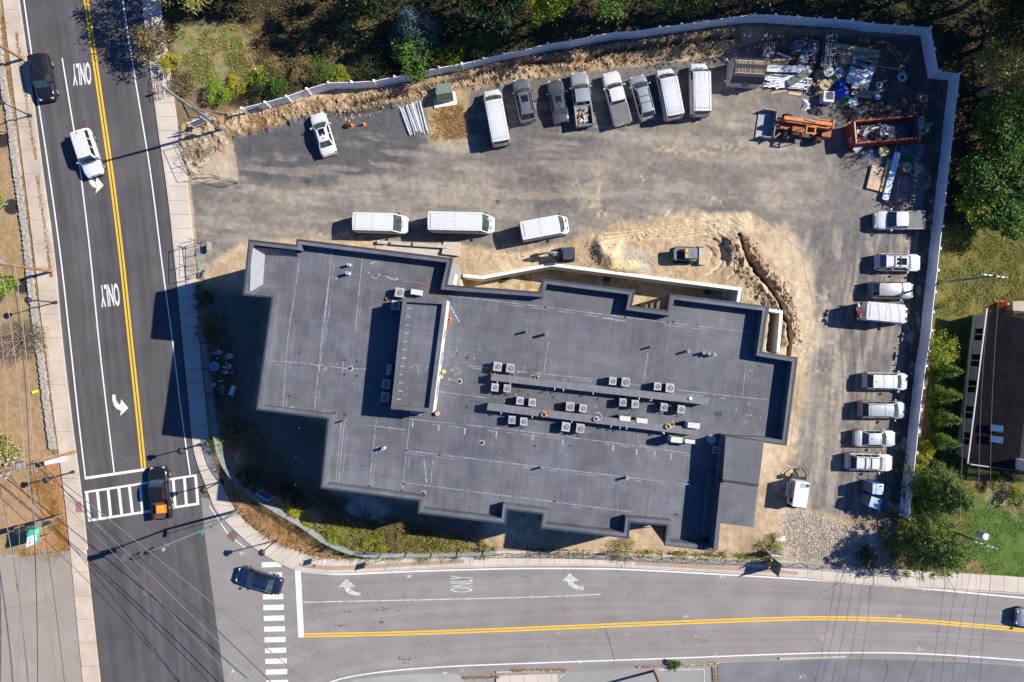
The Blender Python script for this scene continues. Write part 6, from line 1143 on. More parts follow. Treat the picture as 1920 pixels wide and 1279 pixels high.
# sheet goods and lumber by the east row
t = thing("plywood_stack", "tan plywood sheet stack below the dumpster", "plywood", (*P2(1641, 334, .3), .03), R(-14)); 
for k in range(6): MB().box((0.01*(k % 2), .01*(k % 3), .03+k*.05), (1.35, 2.6, .04)).build("sheet", mat("plywood", (.48, .35, .25), .8) if k > 2 else m_woodl, t)
pipes("lumber_stud", "fresh pale stud beside the plywood stack", "timber", 1667, 302, 1653, 357, 6, 9, .15, .05, m_woodl, 14, "pale studs beside the plywood", box=(.12, .09), jit=5); pipes("lumber_stud", "short fresh stud left of the standing reels", "timber", 1690, 305, 1682, 313, 5, 8, .1, .04, m_woodl, 15, "short studs by the reels", box=(.10, .06), jit=3)
m_foil = mat("shiny_wrap", (.62, .66, .74), .22, metal=.45, var=.2, scale=4)
tag(MB().box((0, 0, 0), (.66, 5.4, .4), R(-15)).build("wrapped_bundle", m_foil, loc=P(1670, 331, .3)), "long shiny wrapped bundle between plywood and brown slab stack", "bundle"); t = thing("slab_stack", "brown slab stack on skids next to the shiny bundle", "slabs", (*P2(1692, 354, .5), .03), R(-4)); MB().box((0, 0, .3), (1.15, 2.75, .45)).build("slabs", mat("brown_slab", (.24, .18, .165), .7, var=.2), t); MB().box((0, 0, .04), (1.2, 2.9, .08)).build("skids", m_wood, t)
# wheel stops along the east strip, concrete posts, hole rims
k = 0
# manhole frame near the fence's west end
ringy("manhole_ring", "round concrete manhole ring beside the vinyl fence's west end", "manhole", 478, 219, .33, .07, m_conc); MB().cyl((0, 0, 0), .3, .04, 20).build("manhole_lid", m_iron, bpy.data.objects["manhole_ring"], loc=(0, 0, .02))
for k, (u, v, a, l_) in enumerate(((1466, 112, 5, 2.2), (1470, 104, -20, 1.6), (1530, 100, 80, 2.4), (1575, 90, -5, 3.2), (1590, 132, 60, 1.9), (1625, 132, -35, 1.6), (1650, 100, 25, 1.4), (1460, 172, 12, 1.8), (1490, 176, -8, 1.4), (1600, 226, 30, 1.2), (1560, 200, -40, 1.5), (1660, 205, 10, 1.1), (1700, 110, 50, 1.0), (1648, 172, 15, .9), (1690, 268, -12, 1.5), (1680, 276, 70, .9))):
    tag(MB().box((0, 0, 0), (l_, .18+.05*(k % 3), .05), R(a)).build("scrap_plank", (m_wood, m_bag, m_steel, m_card)[k % 4], loc=P(u, v, .09)), "stray offcut on the ground among the stored goods of the north-east corner", "offcut", "stray offcuts of the store corner")
# people: one skinned body each
def person(label, u, v, rz, bend=0.0, shirt=(.2, .2, .22), trou=(.05, .06, .1)):
    t = thing("person", label, "person", P(u, v, .04), rz); V_ = [(0, 0, .95), (.06*bend*3, 0, 1.20), (.16*bend*3, 0, 1.42), (.2*bend*3, 0, 1.52), (.26*bend*3, 0, 1.68), (0, .11, .9), (.03, .12, .5), (0, .13, .07), (.12, .13, .04), (0, -.11, .9), (-.03, -.12, .5), (-.05, -.13, .07), (.08, -.13, .04), (.16*bend*3, .20, 1.40), (.2+bend*.3, .26, 1.15), (.38+bend*.4, .2, 1.0), (.16*bend*3, -.20, 1.40), (.2+bend*.3, -.26, 1.15), (.38+bend*.4, -.2, 1.0)]
    E_ = [(0, 1), (1, 2), (2, 3), (3, 4), (0, 5), (5, 6), (6, 7), (7, 8), (0, 9), (9, 10), (10, 11), (11, 12), (2, 13), (13, 14), (14, 15), (2, 16), (16, 17), (17, 18)]
    rad = [.15, .14, .16, .06, .10, .10, .07, .05, .045, .10, .07, .05, .045, .08, .05, .035, .08, .05, .035]
    me = bpy.data.meshes.new("body"); me.from_pydata(V_, E_, []); me.materials.append(mat("clothes_"+str(shirt), shirt, .8)); o = bpy.data.objects.new("body", me); COL.objects.link(o); o.parent = t
    s = o.modifiers.new("skin", 'SKIN'); o.modifiers.new("sub", 'SUBSURF').levels = 1
    for i, d_ in enumerate(me.skin_vertices[0].data): d_.radius = (rad[i], rad[i]*(1.15 if i in (1, 2) else 1)); d_.use_root = i == 0
    rows = [[(V_[4][0]+.10*math.sin(a)*math.cos(q), .09*math.sin(a)*math.sin(q), 1.68+.115*math.cos(a)) for q in [k*math.pi/5 for k in range(10)]] for a in (.05, .5, 1.0, 1.4, 1.7)]; MB().grid(rows, 0, True, True).build("hair", mat("dark_hair", (.05, .035, .025), .8), t); return t
person("person in a pale shirt leaning at the white SUV's rear side", 1657, 508, R(60), .35, (.42, .40, .42)); person("person in dark clothes working behind the tall work van", 1604, 596, R(20), .3, (.10, .08, .07))
tag(MB().box((0, 0, .1), (.5, .3, .2), .4).box((.3, .1, .07), (.3, .2, .14), 1.0).build("yellow_litter", mat("hi_vis_yellow", (.60, .68, .05), .6), loc=P(66, 735, .05)), "small bright yellow bundle on the dry grass of the west verge", "bundle")
# ================================================================== TREES, SHRUBS, GRASS
def leafmat(name, c1, c2, sc=.9, tr=.25):
    m = bpy.data.materials.new(name); m.use_nodes = True; t = m.node_tree; b = t.nodes["Principled BSDF"]; L = t.links.new; b.inputs["Roughness"].default_value = .55; b.inputs["Specular IOR Level"].default_value = .3
    g = t.nodes.new("ShaderNodeNewGeometry"); n = t.nodes.new("ShaderNodeTexNoise"); n.inputs["Scale"].default_value = sc; n.inputs["Detail"].default_value = 4; L(g.outputs["Position"], n.inputs[0])
    a = t.nodes.new("ShaderNodeMath"); a.operation = 'MULTIPLY_ADD'; a.inputs[1].default_value = .5; L(g.outputs["Random Per Island"], a.inputs[0]); L(n.outputs[0], a.inputs[2])
    r = t.nodes.new("ShaderNodeMapRange"); r.inputs["From Min"].default_value = .45; r.inputs["From Max"].default_value = 1.05; L(a.outputs[0], r.inputs[0])
    mx = t.nodes.new("ShaderNodeMix"); mx.data_type = 'RGBA'; mx.inputs[6].default_value = (*c1, 1); mx.inputs[7].default_value = (*c2, 1); L(r.outputs[0], mx.inputs[0]); L(mx.outputs[2], b.inputs["Base Color"])
    tl = t.nodes.new("ShaderNodeBsdfTranslucent"); L(mx.outputs[2], tl.inputs[0]); ms = t.nodes.new("ShaderNodeMixShader"); ms.inputs[0].default_value = tr; L(b.outputs[0], ms.inputs[1]); L(tl.outputs[0], ms.inputs[2]); L(ms.outputs[0], t.nodes["Material Output"].inputs[0]); return m
LM = dict(green=leafmat("leaf_green", (.035, .085, .012), (.14, .25, .035)), dark=leafmat("leaf_dark_green", (.008, .026, .008), (.040, .085, .020)), pine=leafmat("needle_green", (.05, .11, .02), (.30, .36, .08), 1.6, .35), yellow=leafmat("leaf_yellow", (.20, .22, .01), (.55, .47, .02), 1.5), ylgr=leafmat("leaf_yellow_green", (.14, .21, .015), (.45, .48, .04), 1.2, .35),
          blue=leafmat("needle_blue_grey", (.035, .065, .065), (.16, .22, .22), 1.4), orange=leafmat("leaf_orange", (.20, .08, .015), (.42, .24, .04), 1.2), brown=leafmat("leaf_brown", (.12, .085, .035), (.34, .26, .10), 1.2), arb=leafmat("arborvitae_green", (.06, .13, .01), (.20, .30, .03), 2.0), lime=leafmat("leaf_lime", (.10, .20, .01), (.32, .42, .03), 2.0), dry=leafmat("dry_grass", (.44, .27, .12), (.80, .58, .32), 1.0, .5), gdry=leafmat("green_brown_grass", (.17, .18, .04), (.56, .50, .17), 1.0, .4))
m_bark = mat("bark", (.12, .09, .065), .9, var=.3, scale=6); m_barkl = mat("pale_bark", (.34, .30, .26), .9, var=.25, scale=5)
def quads(cent, size, rs_, flat=.5, elong=1.0):
    """leaf quads about centres (n,3) with random facing"""
    n = len(cent); nrm = rs_.normal(size=(n, 3)); nrm[:, 2] = np.abs(nrm[:, 2])+flat; nrm /= np.linalg.norm(nrm, axis=1)[:, None]
    a = np.cross(nrm, rs_.normal(size=(n, 3))); a /= np.linalg.norm(a, axis=1)[:, None]+1e-9; b = np.cross(nrm, a); s = (size*rs_.uniform(.6, 1.3, n))[:, None]/2
    k = rs_.uniform(.5, .9, n)[:, None]; p = np.stack([cent-a*s*elong, cent-b*s*k, cent+a*s*elong, cent+b*s*k], 1); return p.reshape(-1, 3)
def mesh_quads(name, v, m, parent=None, per=4):
    nf = len(v)//per; me = bpy.data.meshes.new(name); me.vertices.add(len(v)); me.loops.add(nf*per); me.polygons.add(nf); me.vertices.foreach_set("co", v.astype(np.float32).ravel()); me.loops.foreach_set("vertex_index", np.arange(nf*per, dtype=np.int32)); me.polygons.foreach_set("loop_start", np.arange(0, nf*per, per, dtype=np.int32)); me.update(calc_edges=True); me.materials.append(m)
    o = bpy.data.objects.new(name, me); COL.objects.link(o)
    if parent: o.parent = parent
    return o
seed = [100]
def tree(name, label, u, v, h, cr, leaf, n=3500, kind="round", z0=None, ls=.30, group="trees around the site", bark=None, ex=1.0, cat="tree", clumps=None, lean=(0, 0), bare=0):
    seed[0] += 1; rs_ = np.random.default_rng(seed[0]); r_ = random.Random(seed[0]); t = thing(name, label, cat, P(u, v, 0), 0, group); bark = bark or m_bark; z0 = h*.3 if z0 is None else z0
    tr = MB(); n_ = 7; pts = [(lean[0]*(k/n_)**1.5+.12*math.sin(k*1.3+seed[0]), lean[1]*(k/n_)**1.5+.12*math.cos(k*1.7), h*.88*k/n_-.1) for k in range(n_+1)]; r0 = max(.05, h*.022); tr.tube(pts, [r0*(1-.8*k/n_)+.015 for k in range(n_+1)], 8); tr.build("trunk", bark, t)
    nl = 9 if kind != "cone" else 0
    for k in range(nl):
        f = .35+.5*k/nl; i = int(f*n_); a = k*2.4; L_ = cr*r_.uniform(.7, 1.05)*(1.1 if bare else .85); p = pts[i]; q = [p, (p[0]+L_*.5*math.cos(a), p[1]+L_*.5*math.sin(a), p[2]+L_*.35), (p[0]+L_*math.cos(a+.2), p[1]+L_*math.sin(a+.2), p[2]+L_*.5)]
        lb = MB().tube(q, [r0*.45, r0*.28, r0*.1], 5)
        for j in range(5 if bare else 2): b = q[1] if j % 2 else q[2]; aa = a+r_.uniform(-1.2, 1.2); lb.tube([b, (b[0]+L_*.4*math.cos(aa), b[1]+L_*.4*math.sin(aa), b[2]+L_*.2)], [r0*.16, .01], 4)
        lb.build("limb", bark, t)
    if kind == "cone":
        nc = clumps or 90; zz_ = z0+(h-z0)*rs_.random(nc)**1.35; a = rs_.random(nc)*6.283; env = cr*(1-(zz_-z0)/(h-z0))**.8; rad = env*rs_.uniform(.45, 1.05, nc); c = np.stack([rad*np.cos(a), rad*np.sin(a), zz_-.12*rad], 1); cs = .10*cr+.16*env
    elif kind == "bough":
        nb = clumps or 90; az = rs_.random(nb)*6.283; fz = rs_.random(nb)**1.2; zz_ = z0+(h-z0)*fz; Lb = cr*(1-fz)**.62*rs_.uniform(.75, 1.1, nb)+.25; q = rs_.random((nb, 7)); q = .25+.75*np.sort(q, 1); side = rs_.normal(size=(nb, 7))*.10*Lb[:, None]
        x = q*Lb[:, None]*np.cos(az)[:, None]-side*np.sin(az)[:, None]; y = q*Lb[:, None]*np.sin(az)[:, None]+side*np.cos(az)[:, None]; z = zz_[:, None]+.12*q*Lb[:, None]-.22*(q**2)*Lb[:, None]; c = np.stack([x, y, z], 2).reshape(-1, 3); nc = len(c); cs = (.10+.07*np.repeat(Lb, 7)*(1-.5*q.ravel()))
    elif kind == "arb":
        nc = 60; zz_ = z0+(h-z0)*rs_.random(nc); a = rs_.random(nc)*6.283; f_ = (zz_-z0)/(h-z0); env = cr*(1-f_)**.85+.03; rad = env*rs_.uniform(.6, 1, nc); c = np.stack([rad*np.cos(a), rad*np.sin(a), zz_], 1); cs = .12*cr+.16*env
    else:
        nc = clumps or 70; d = rs_.normal(size=(nc, 3)); d /= np.linalg.norm(d, axis=1)[:, None]; rad = rs_.uniform(.45, 1.0, nc)**.6; c = d*rad[:, None]*np.array([cr*ex, cr, (h-z0)/2]); low = 1+.25*np.sin(np.arctan2(c[:, 1], c[:, 0])*3+seed[0]); c[:, :2] *= low[:, None]; c[:, 2] += (h+z0)/2; c[:, 0] += lean[0]; c[:, 1] += lean[1]; cs = cr*.17*rs_.uniform(.6, 1.5, nc)
    w_ = cs**1.6; cnt = rs_.multinomial(n, w_/w_.sum()); idx = np.repeat(np.arange(nc), cnt); off = rs_.normal(size=(n, 3))*np.array([1, 1, .55]); cen = c[idx]+off*cs[idx][:, None]*.75; cen[:, 2] = np.maximum(cen[:, 2], .12)
    lm_ = LM[leaf]; mesh_quads("crown", quads(cen, ls, rs_, .5, 1.5 if kind in ("cone",) else 1.0), lm_, t); return t
def shrub(label, u, v, cr, h, leaf, n=900, ls=.16, group="shrubs around the site", **k): return tree(k.pop("name", "shrub"), label, u, v, h, cr, leaf, n, z0=.15, ls=ls, group=group, cat="shrub", clumps=34, **k)
# north woods (crowns lean out of the picture; their shade falls on the yard behind the fence)
tree("autumn_tree", "yellow-brown autumn tree overhanging the north end of the east sidewalk", 308, 98, 4.6, 2.0, "brown", 2600, ls=.20, z0=1.0, ex=.9)
shrub("bright yellow bush below the autumn tree", 326, 124, 1.15, 1.8, "yellow", 1200); shrub("yellow flowering bush right of the round green one", 446, 165, .95, 1.2, "yellow", 800); shrub("rounded bright green bush on the bank beside the utility pole", 414, 180, 1.45, 2.0, "lime", 2600, ls=.13); shrub("yellow-green low shrub uphill of the yellow bush", 492, 150, 1.2, 1.2, "ylgr", 800)
tree("spruce", "blue-grey spruce behind the white fence, top centre", 782, 78, 7.0, 2.5, "blue", 12000, "cone", z0=.6, ls=.15)
tree("green_tree", "dense green tree against the fence below the blue spruce", 782, 122, 4.0, 2.1, "green", 3200, ls=.26, z0=.6)
for a in (("feathery green shrub touching the fence, left of centre", 612, 140, 1.3, 2.2, "green"), ("small green shrub by the fence's western bend", 528, 163, 1.0, 1.6, "green"), ("pale green shrub by the fence near the third bend", 640, 146, .9, 1.3, "ylgr"), ("dark shrub mass left of the dense green tree", 700, 128, 1.6, 2.0, "dark"), ("light green shrub hugging the fence, left of its neighbour", 850, 112, 1.5, 2.0, "ylgr"), ("light green shrub hugging the fence, right of its neighbour", 898, 96, 1.6, 2.4, "green"), ("brown dry shrub between two green ones at the fence", 818, 118, .9, 1.4, "brown"), ("dark brown thicket beside the fence west of the blue spruce", 575, 142, 1.5, 1.4, "brown"), ("dark thicket beside the small green shrub at the fence", 500, 172, 1.4, 1.5, "dark"), ("brown scrub on the slope north of the sidewalk rails", 345, 160, 1.5, 1.0, "brown")): shrub(*a, n=2600, ls=.12)
big = [("tall orange-leaved tree at the top edge left of centre", 512, -25, 9.0, 2.6, "orange"), ("tall tree shading the main road's top", 395, 5, 11, 3.8, "gdry"), ("yellow-green maple dipping in at the top edge", 1022, 34, 12, 2.9, "ylgr"), ("broad green maple at the top edge right of the yellow one", 1142, 28, 13, 3.4, "green"), ("green tree at the top edge near the fence bend", 1248, 26, 12, 3.0, "green"), ("dark crown touching the top edge above the shed", 1385, 12, 13, 3.4, "dark"), ("dark tree shading the lawn left of the spruce", 705, 20, 9.5, 3.0, "dark"), ("dark tree behind the blue spruce", 860, 10, 11, 3.6, "dark"), ("dark tree left of the yellow-green maple", 940, 40, 11, 3.0, "dark"), ("dark evergreen above the store corner", 1510, -5, 14, 4.0, "dark"), ("dark evergreen north of the fence's notch", 1620, 0, 14, 4.0, "dark")]
for lb, u, v, h, cr, lf in big: tree("woodland_tree", lb, u, v, h, cr, lf, 7000, z0=h*.32, ls=.25, group="woodland trees behind the fence", ex=1.15)
for lb, u, v, h, cr, lf, kd in (("dark pine inside the north-east corner of the woods", 1725, -10, 15, 3.8, "pine", "round"), ("dark green tree outside the fence's stepped corner", 1850, 90, 14, 3.8, "dark", "round"), ("autumn-tinted tree at the top right corner", 1868, 60, 10, 2.8, "brown", "round"), ("brown-green tree right of the stepped fence corner", 1850, 165, 9, 3.2, "gdry", "round"), ("bright-edged green tree beside the east fence, upper", 1840, 262, 8, 3.2, "green", "round"), ("green tree beside the east fence, lower", 1820, 345, 6.5, 3.0, "green", "round"), ("dark tree at the right edge beyond the lawn", 1925, 330, 7, 3.6, "dark", "round"), ("yellow-green young tree north of the lawn", 1815, 395, 4.5, 2.0, "ylgr", "round"), ("green young tree north of the lawn, right", 1850, 410, 5, 2.4, "green", "round"), ("very tall dark tree far beyond the east fence", 1985, 150, 19, 5.0, "dark", "round"), ("very tall dark tree beyond the north-east corner", 2000, 30, 19, 5.0, "dark", "round"), ("tall dark tree past the top right corner", 1900, -60, 18, 5.0, "dark", "round"), ("tall tree shading the red dumpster", 2010, 195, 16, 4.2, "dark", "round"), ("leafless-edged tree over the lumber heap", 1800, 20, 16, 4.0, "dark", "round")):
    tree("woodland_tree", lb, u, v, h, cr, lf, 8000, kd, z0=h*.30, ls=.25, group="woodland trees behind the fence", ex=1.1, lean=(-.5, 0))
o = thing("birch_trunk", "pale leaning bare trunk reaching over the dark woods", "tree", P(1832, 178, 0)); MB().tube([(0, 0, 0), (.9, .7, 3.5), (1.6, 1.4, 7.5), (2.6, 1.6, 11)], [.22, .19, .15, .06], 8).tube([(1.6, 1.4, 7.5), (1.2, 2.4, 9.5), (.6, 3.0, 11)], [.09, .05, .02], 5).build("trunk", m_barkl, o)
# east garden
for u, v, lb in ((1756, 694, "conical arborvitae, northernmost of four"), (1756, 738, "conical arborvitae, second of four from the north"), (1754, 781, "conical arborvitae, third of four from the north"), (1751, 823, "conical arborvitae, southernmost of four")): tree("arborvitae", lb, u, v, 4.3, .95, "arb", 4600, "arb", z0=.05, ls=.12, group="arborvitae row along the east fence")
tree("green_tree", "yellow-green loose tree above the arborvitae row", 1750, 655, 3.2, 1.6, "ylgr", 2000, ls=.18, z0=.3); shrub("bright yellow shrub at the big pine's north side", 1726, 845, 1.0, 1.7, "yellow", 900); shrub("small golden shrub along the fence above the pine", 1718, 875, .8, 1.6, "yellow", 600)
tree("pine_tree", "large green pine south of the arborvitae row", 1733, 912, 7.5, 3.7, "pine", 30000, "bough", ls=.16, z0=.5, clumps=150); tree("pine_tree", "large green pine overhanging the south sidewalk by the fence end", 1716, 1008, 8.0, 4.2, "pine", 30000, "bough", ls=.16, z0=.5, clumps=150)
shrub("clipped round green shrub south of the house", 1861, 900, .95, 1.2, "arb", 1800, ls=.11); shrub("bigger round green shrub at the right edge", 1905, 925, 1.5, 1.6, "lime", 2800, ls=.13); shrub("dark low shrub at the house's south wall", 1880, 885, .8, .9, "dark", 600)
shrub("sprig of vine climbing the fence beside the utility pole", 1748, 530, .35, 1.9, "green", 260); shrub("vine tuft hanging over the fence above the house", 1742, 578, .45, 2.1, "green", 420)
# west verge
for lb, u, v, h, cr, lf in (("small green tree on the upper mulch ring", 14, 384, 3.2, 1.0, "lime"), ("bright green tree on the lower mulch ring", 36, 534, 3.4, 1.15, "lime"), ("small green bush at the left edge near the utility pole", 5, 252, 2.6, .8, "ylgr")): tree("street_tree", lb, u, v, h, cr, lf, 1600, ls=.18, z0=1.2, bark=m_barkl, group="young trees on mulch rings")
tree("green_tree", "wide olive-green tree below the west verge wires", 22, 838, 4.5, 2.2, "gdry", 3200, ls=.24, z0=.8, bark=m_barkl)
tree("dry_shrub", "large leafless brown shrub on the west verge", 52, 640, 1.9, 2.4, "brown", 420, z0=.2, ls=.15, cat="shrub", bark=m_barkl, bare=1, group="bare shrubs"); tree("dry_shrub", "smaller leafless shrub with ochre leaves by the stone wall", 78, 628, 1.6, 1.4, "brown", 700, z0=.2, ls=.14, cat="shrub", bare=1, group="bare shrubs")
tree("dry_shrub", "dry brush heap inside the yard entrance gate", 375, 285, .9, 1.6, "brown", 500, z0=.1, ls=.14, cat="shrub", bare=1, group="bare shrubs")
# planting round the south and west of the building
for a in (("bright yellow shrub just inside the curved fence", 556, 958, .75, 1.3, "yellow"), ("yellow shrub inside the fence at the corner of the shade", 575, 985, .6, 1.0, "ylgr"), ("yellow-green shrub in the planting strip, west", 632, 1004, 1.1, 1.2, "ylgr"), ("olive shrub in the planting strip, middle", 676, 1014, 1.2, 1.2, "gdry"), ("yellow-green shrub in the planting strip, east", 707, 1018, 1.2, 1.4, "ylgr"), ("greenish scrub further east in the planting strip", 742, 1004, 1.3, .8, "brown"), ("low olive scrub strip by the fence", 800, 1024, 1.6, .7, "gdry"), ("low yellowish scrub by the fence, further east", 860, 1027, 1.3, .7, "gdry"), ("scrub tuft at the curved fence's east end", 908, 1030, 1.0, .9, "gdry"), ("shrub with ochre leaves in the building's west shade", 390, 618, 1.0, 1.3, "orange"), ("lime shrub poking over the curved fence's west side", 413, 832, .9, 1.6, "lime"),
          ("dark shrub deep in the shade west of the building", 470, 900, 1.3, 1.0, "dark"), ("dark shrub in the shade near the framed sign", 545, 925, 1.3, 1.1, "dark"), ("dark low shrub south-west in the shade", 620, 960, 1.2, .9, "brown"), ("dark scrub near the north end of the shaded west side", 384, 560, 1.2, 1.1, "dark"), ("dark scrub beside the curved fence's top", 440, 800, 1.3, .9, "brown"), ("weedy clump west of the gravel apron", 1445, 1022, 1.2, .9, "gdry"), ("weedy clump by the temporary fence posts", 1165, 1032, 1.5, .8, "gdry"), ("dark bush at the gravel apron's east side", 1625, 1040, 1.3, 1.0, "dark"), ("small green tuft at the lower kerb", 1262, 1244, .6, .7, "green")): shrub(*a, n=1500, ls=.11)
def grass(name, label, poly, n, hgt, m, sd, wd=.05, z=.05, lean=.8):
    rs_ = np.random.default_rng(sd); us = [p[0] for p in poly]; vs_ = [p[1] for p in poly]; U = rs_.uniform(min(us), max(us), n*3); V = rs_.uniform(min(vs_), max(vs_), n*3); c = np.zeros(U.shape, bool); k = len(poly)
    for i in range(k):
        (x1, y1), (x2, y2) = poly[i], poly[(i+1) % k]
        if y1 != y2: c ^= ((y1 > V) != (y2 > V)) & (U < (x2-x1)*(V-y1)/(y2-y1)+x1)
    U, V = U[c][:n], V[c][:n]; n = len(U); cl = rs_.normal(size=(n, 2))*2.0; keep = vnoise(16, sd+50, U, V)+.5*vnoise(6, sd+90, U, V) > .62; U, V, cl = U[keep], V[keep], cl[keep]; n = len(U); x = (U+cl[:, 0]-CX)*H/F; y = -(V+cl[:, 1]-CY)*H/F; b = np.stack([x, y, np.full(n, z)], 1); a = rs_.random(n)*6.283; hh = hgt*rs_.uniform(.5, 1.3, n); d = np.stack([np.cos(a)*wd, np.sin(a)*wd, 0*a], 1); tp = b+np.stack([rs_.normal(size=n)*lean*hh, rs_.normal(size=n)*lean*hh, hh], 1)
    return tag(mesh_quads(name, np.stack([b-d, b+d, tp], 1).reshape(-1, 3), m, None, 3), label, "grass", kind="stuff")
grass("grass", "tall dry orange-brown grass on the street corner outside the curved fence", [(398, 850), (440, 935), (520, 958), (575, 985), (640, 1030), (660, 1046), (600, 1038), (545, 1022), (500, 1000), (456, 960), (420, 890)], 30000, .5, LM["dry"], 1, .05)
grass("grass", "greener weeds along the curved fence and kerb", [(560, 968), (700, 990), (900, 1020), (940, 1034), (760, 1046), (650, 1044), (600, 1010)], 9000, .6, LM["gdry"], 2)
grass("grass", "dark weeds in the building's shade", [(378, 560), (430, 600), (450, 760), (560, 900), (700, 960), (860, 1000), (900, 1025), (700, 1000), (560, 950), (440, 880), (392, 760)], 6000, .45, LM["brown"], 3, .05)
grass("grass", "dry grass tufts beside the vinyl fence's west end", [(450, 220), (560, 192), (620, 190), (600, 215), (480, 245), (430, 255)], 3500, .35, LM["dry"], 4)
grass("grass", "short lawn grass on the bank behind the sidewalk", [(340, 60), (450, 50), (470, 140), (400, 175), (345, 150)], 9000, .16, LM["gdry"], 5, .04)
grass("grass", "lawn grass on the neighbour's plot", [(1765, 430), (1930, 440), (1930, 590), (1755, 590)], 12000, .14, LM["gdry"], 6, .05)
grass("grass", "green lawn grass in the south-east corner", [(1800, 960), (1930, 940), (1930, 1090), (1770, 1065)], 5000, .08, LM["arb"], 7, .05)
grass("grass", "brown tufted grass by the green transformer", [(806, 206), (868, 190), (878, 258), (810, 264)], 3500, .22, LM["dry"], 8, .04); grass("grass", "weeds along the temporary fence", [(960, 1030), (1250, 1034), (1440, 1040), (1440, 1050), (1250, 1044), (960, 1036)], 2200, .4, LM["gdry"], 9)
grass("grass", "leaf litter and grass in the woods behind the fence", [(320, 0), (1400, -20), (1400, 20), (1240, 42), (960, 85), (800, 122), (620, 155), (500, 180), (460, 200), (430, 120), (480, 60)], 16000, .16, LM["brown"], 10, .06)
# fallen leaves in drifts along the west kerb
def litter(label, paths, n, m, sd, spread=3.0, z=.175):
    rs_ = np.random.default_rng(sd); c = []
    for pl in paths:
        q = np.array(smooth(pl, 6)); i = rs_.integers(0, len(q)-1, n//len(paths)); f = rs_.random((len(i), 1)); p = q[i]*(1-f)+q[i+1]*f; g = rs_.normal(size=p.shape)*spread*(.3+1.2*vnoise(9, sd, p[:, 0], p[:, 1])[:, None]); p = p+g; c.append(p)
    p = np.concatenate(c); cen = np.stack([(p[:, 0]-CX)*H/F, -(p[:, 1]-CY)*H/F, np.full(len(p), z)+rs_.random(len(p))*.03], 1); return tag(mesh_quads("fallen_leaves", quads(cen, .11, rs_, 2.5), m), label, "leaves", kind="stuff")
litter("rust-orange fallen leaves drifted along the west sidewalk", [[(8, 30), (20, 150), (30, 250)], [(33, 60), (50, 180), (70, 300)], [(42, 330), (60, 450), (75, 600)], [(72, 330), (88, 440), (98, 520)], [(86, 640), (98, 760), (104, 850)]], 3600, LM["orange"], 1, 2.2)
litter("orange leaf litter under the poles on the west verge", [[(80, 880), (105, 960), (120, 1030)], [(40, 1040), (90, 1045), (125, 1035)], [(60, 900), (90, 930), (110, 1000)]], 5200, LM["orange"], 2, 9, .04); litter("fallen leaves along the south kerbs", [[(960, 1256), (1062, 1255)], [(1195, 1250), (1354, 1243)], [(1338, 1250), (1342, 1290)], [(870, 1270), (935, 1268)]], 1300, LM["orange"], 3, 1.6, .2)
# ================================================================== WEST VERGE: STONE WALL, POLES, WIRES, SIGNALS; THE HOUSE
m_stone = mat("field_stone", (.27, .25, .215), .9, var=.2, scale=3, col2=(.44, .40, .345))
sw = thing("stone_wall", "low grey fieldstone wall between the west verge and the sidewalk", "wall", P(40, 480, 0)); sp = smooth([(-6, 40), (6, 140), (20, 210), (30, 290), (40, 360), (52, 450), (62, 540), (72, 620), (82, 690), (92, 770), (102, 842)], 10); r_ = random.Random(9); b = MB()
for i in range(len(sp)-1):
    for j in range(2):
        u, v = sp[i][0]+(sp[i+1][0]-sp[i][0])*j/2, sp[i][1]+(sp[i+1][1]-sp[i][1])*j/2
        for s in (-4.2, -.6, 3.4): b.box((*P2(u+s+r_.uniform(-.8, .8), v+r_.uniform(-1, 1)), .16+r_.uniform(-.04, .04)), (r_.uniform(.18, .30), r_.uniform(.22, .38), .38), r_.uniform(-.5, .5), 0, r_.uniform(-.12, .12), r_.uniform(-.12, .12), r_.uniform(.8, .95))
b.build("stones", m_stone, sw, world=True); b = MB(); b.strip([P2(u, v) for u, v in sp], .62, .28); b.strip([P2(u, v) for u, v in sp], .70, .05); b.build("mortar_core", mat("wall_mortar", (.30, .27, .235), .95, var=.3, scale=5), sw, world=True)
m_pole = mat("pole_wood", (.30, .17, .085), .85, var=.3, scale=2.5, stretch=(2, 2, .6)); m_polg = mat("pole_weathered", (.24, .22, .17), .85, var=.3, scale=2.5, stretch=(2, 2, .6)); m_ins = mat("insulator_grey", (.55, .56, .58), .4)
def pole(label, u, v, h, m=m_pole, arms=((0, 1.2),), ang=0, r=.17, trafo=False, lean=(0, 0), arml=2.4):
    t = thing("utility_pole", label, "utility pole", P(u, v, .05), 0); MB().tube([(0, 0, 0), (lean[0]/2, lean[1]/2, h/2), (lean[0], lean[1], h)], [r, r*.9, r*.7], 12).build("pole", m, t)
    for dz, _ in arms:
        o = MB().box((0, 0, 0), (arml, .11, .13)).build("crossarm", m_alu if m != m_pole else m_polg, t, loc=(lean[0], lean[1], h-.4-dz), rz=ang)
        for x in (-.45, -.25, .25, .45): MB().cyl((x*arml, 0, .06), .06, .22, 8).build("insulator", m_ins, o)
    if trafo: MB().cyl((.35, .1, h-3.4), .28, .9, 16).build("transformer_can", m_alu, t); MB().tube([(.1, .1, h-2.4), (.3, .5, h-2.8), (.1, .3, h-4)], .05, 6).build("cable_loop", m_blk, t)
    return t
pole("brown utility pole in the upper west sidewalk's edge", 45, 112, 11.5, arms=((0, 0),)); pole("red-brown utility pole by the lower mulch ring", 99, 509, 11.5, arms=((0, 0), (1.2, 0)), trafo=True); pole("orange-brown utility pole north of the crosswalk with many wires", 141, 847, 12, arms=((0, 0), (1.1, 0), (2.1, 0)), ang=R(65), trafo=True)
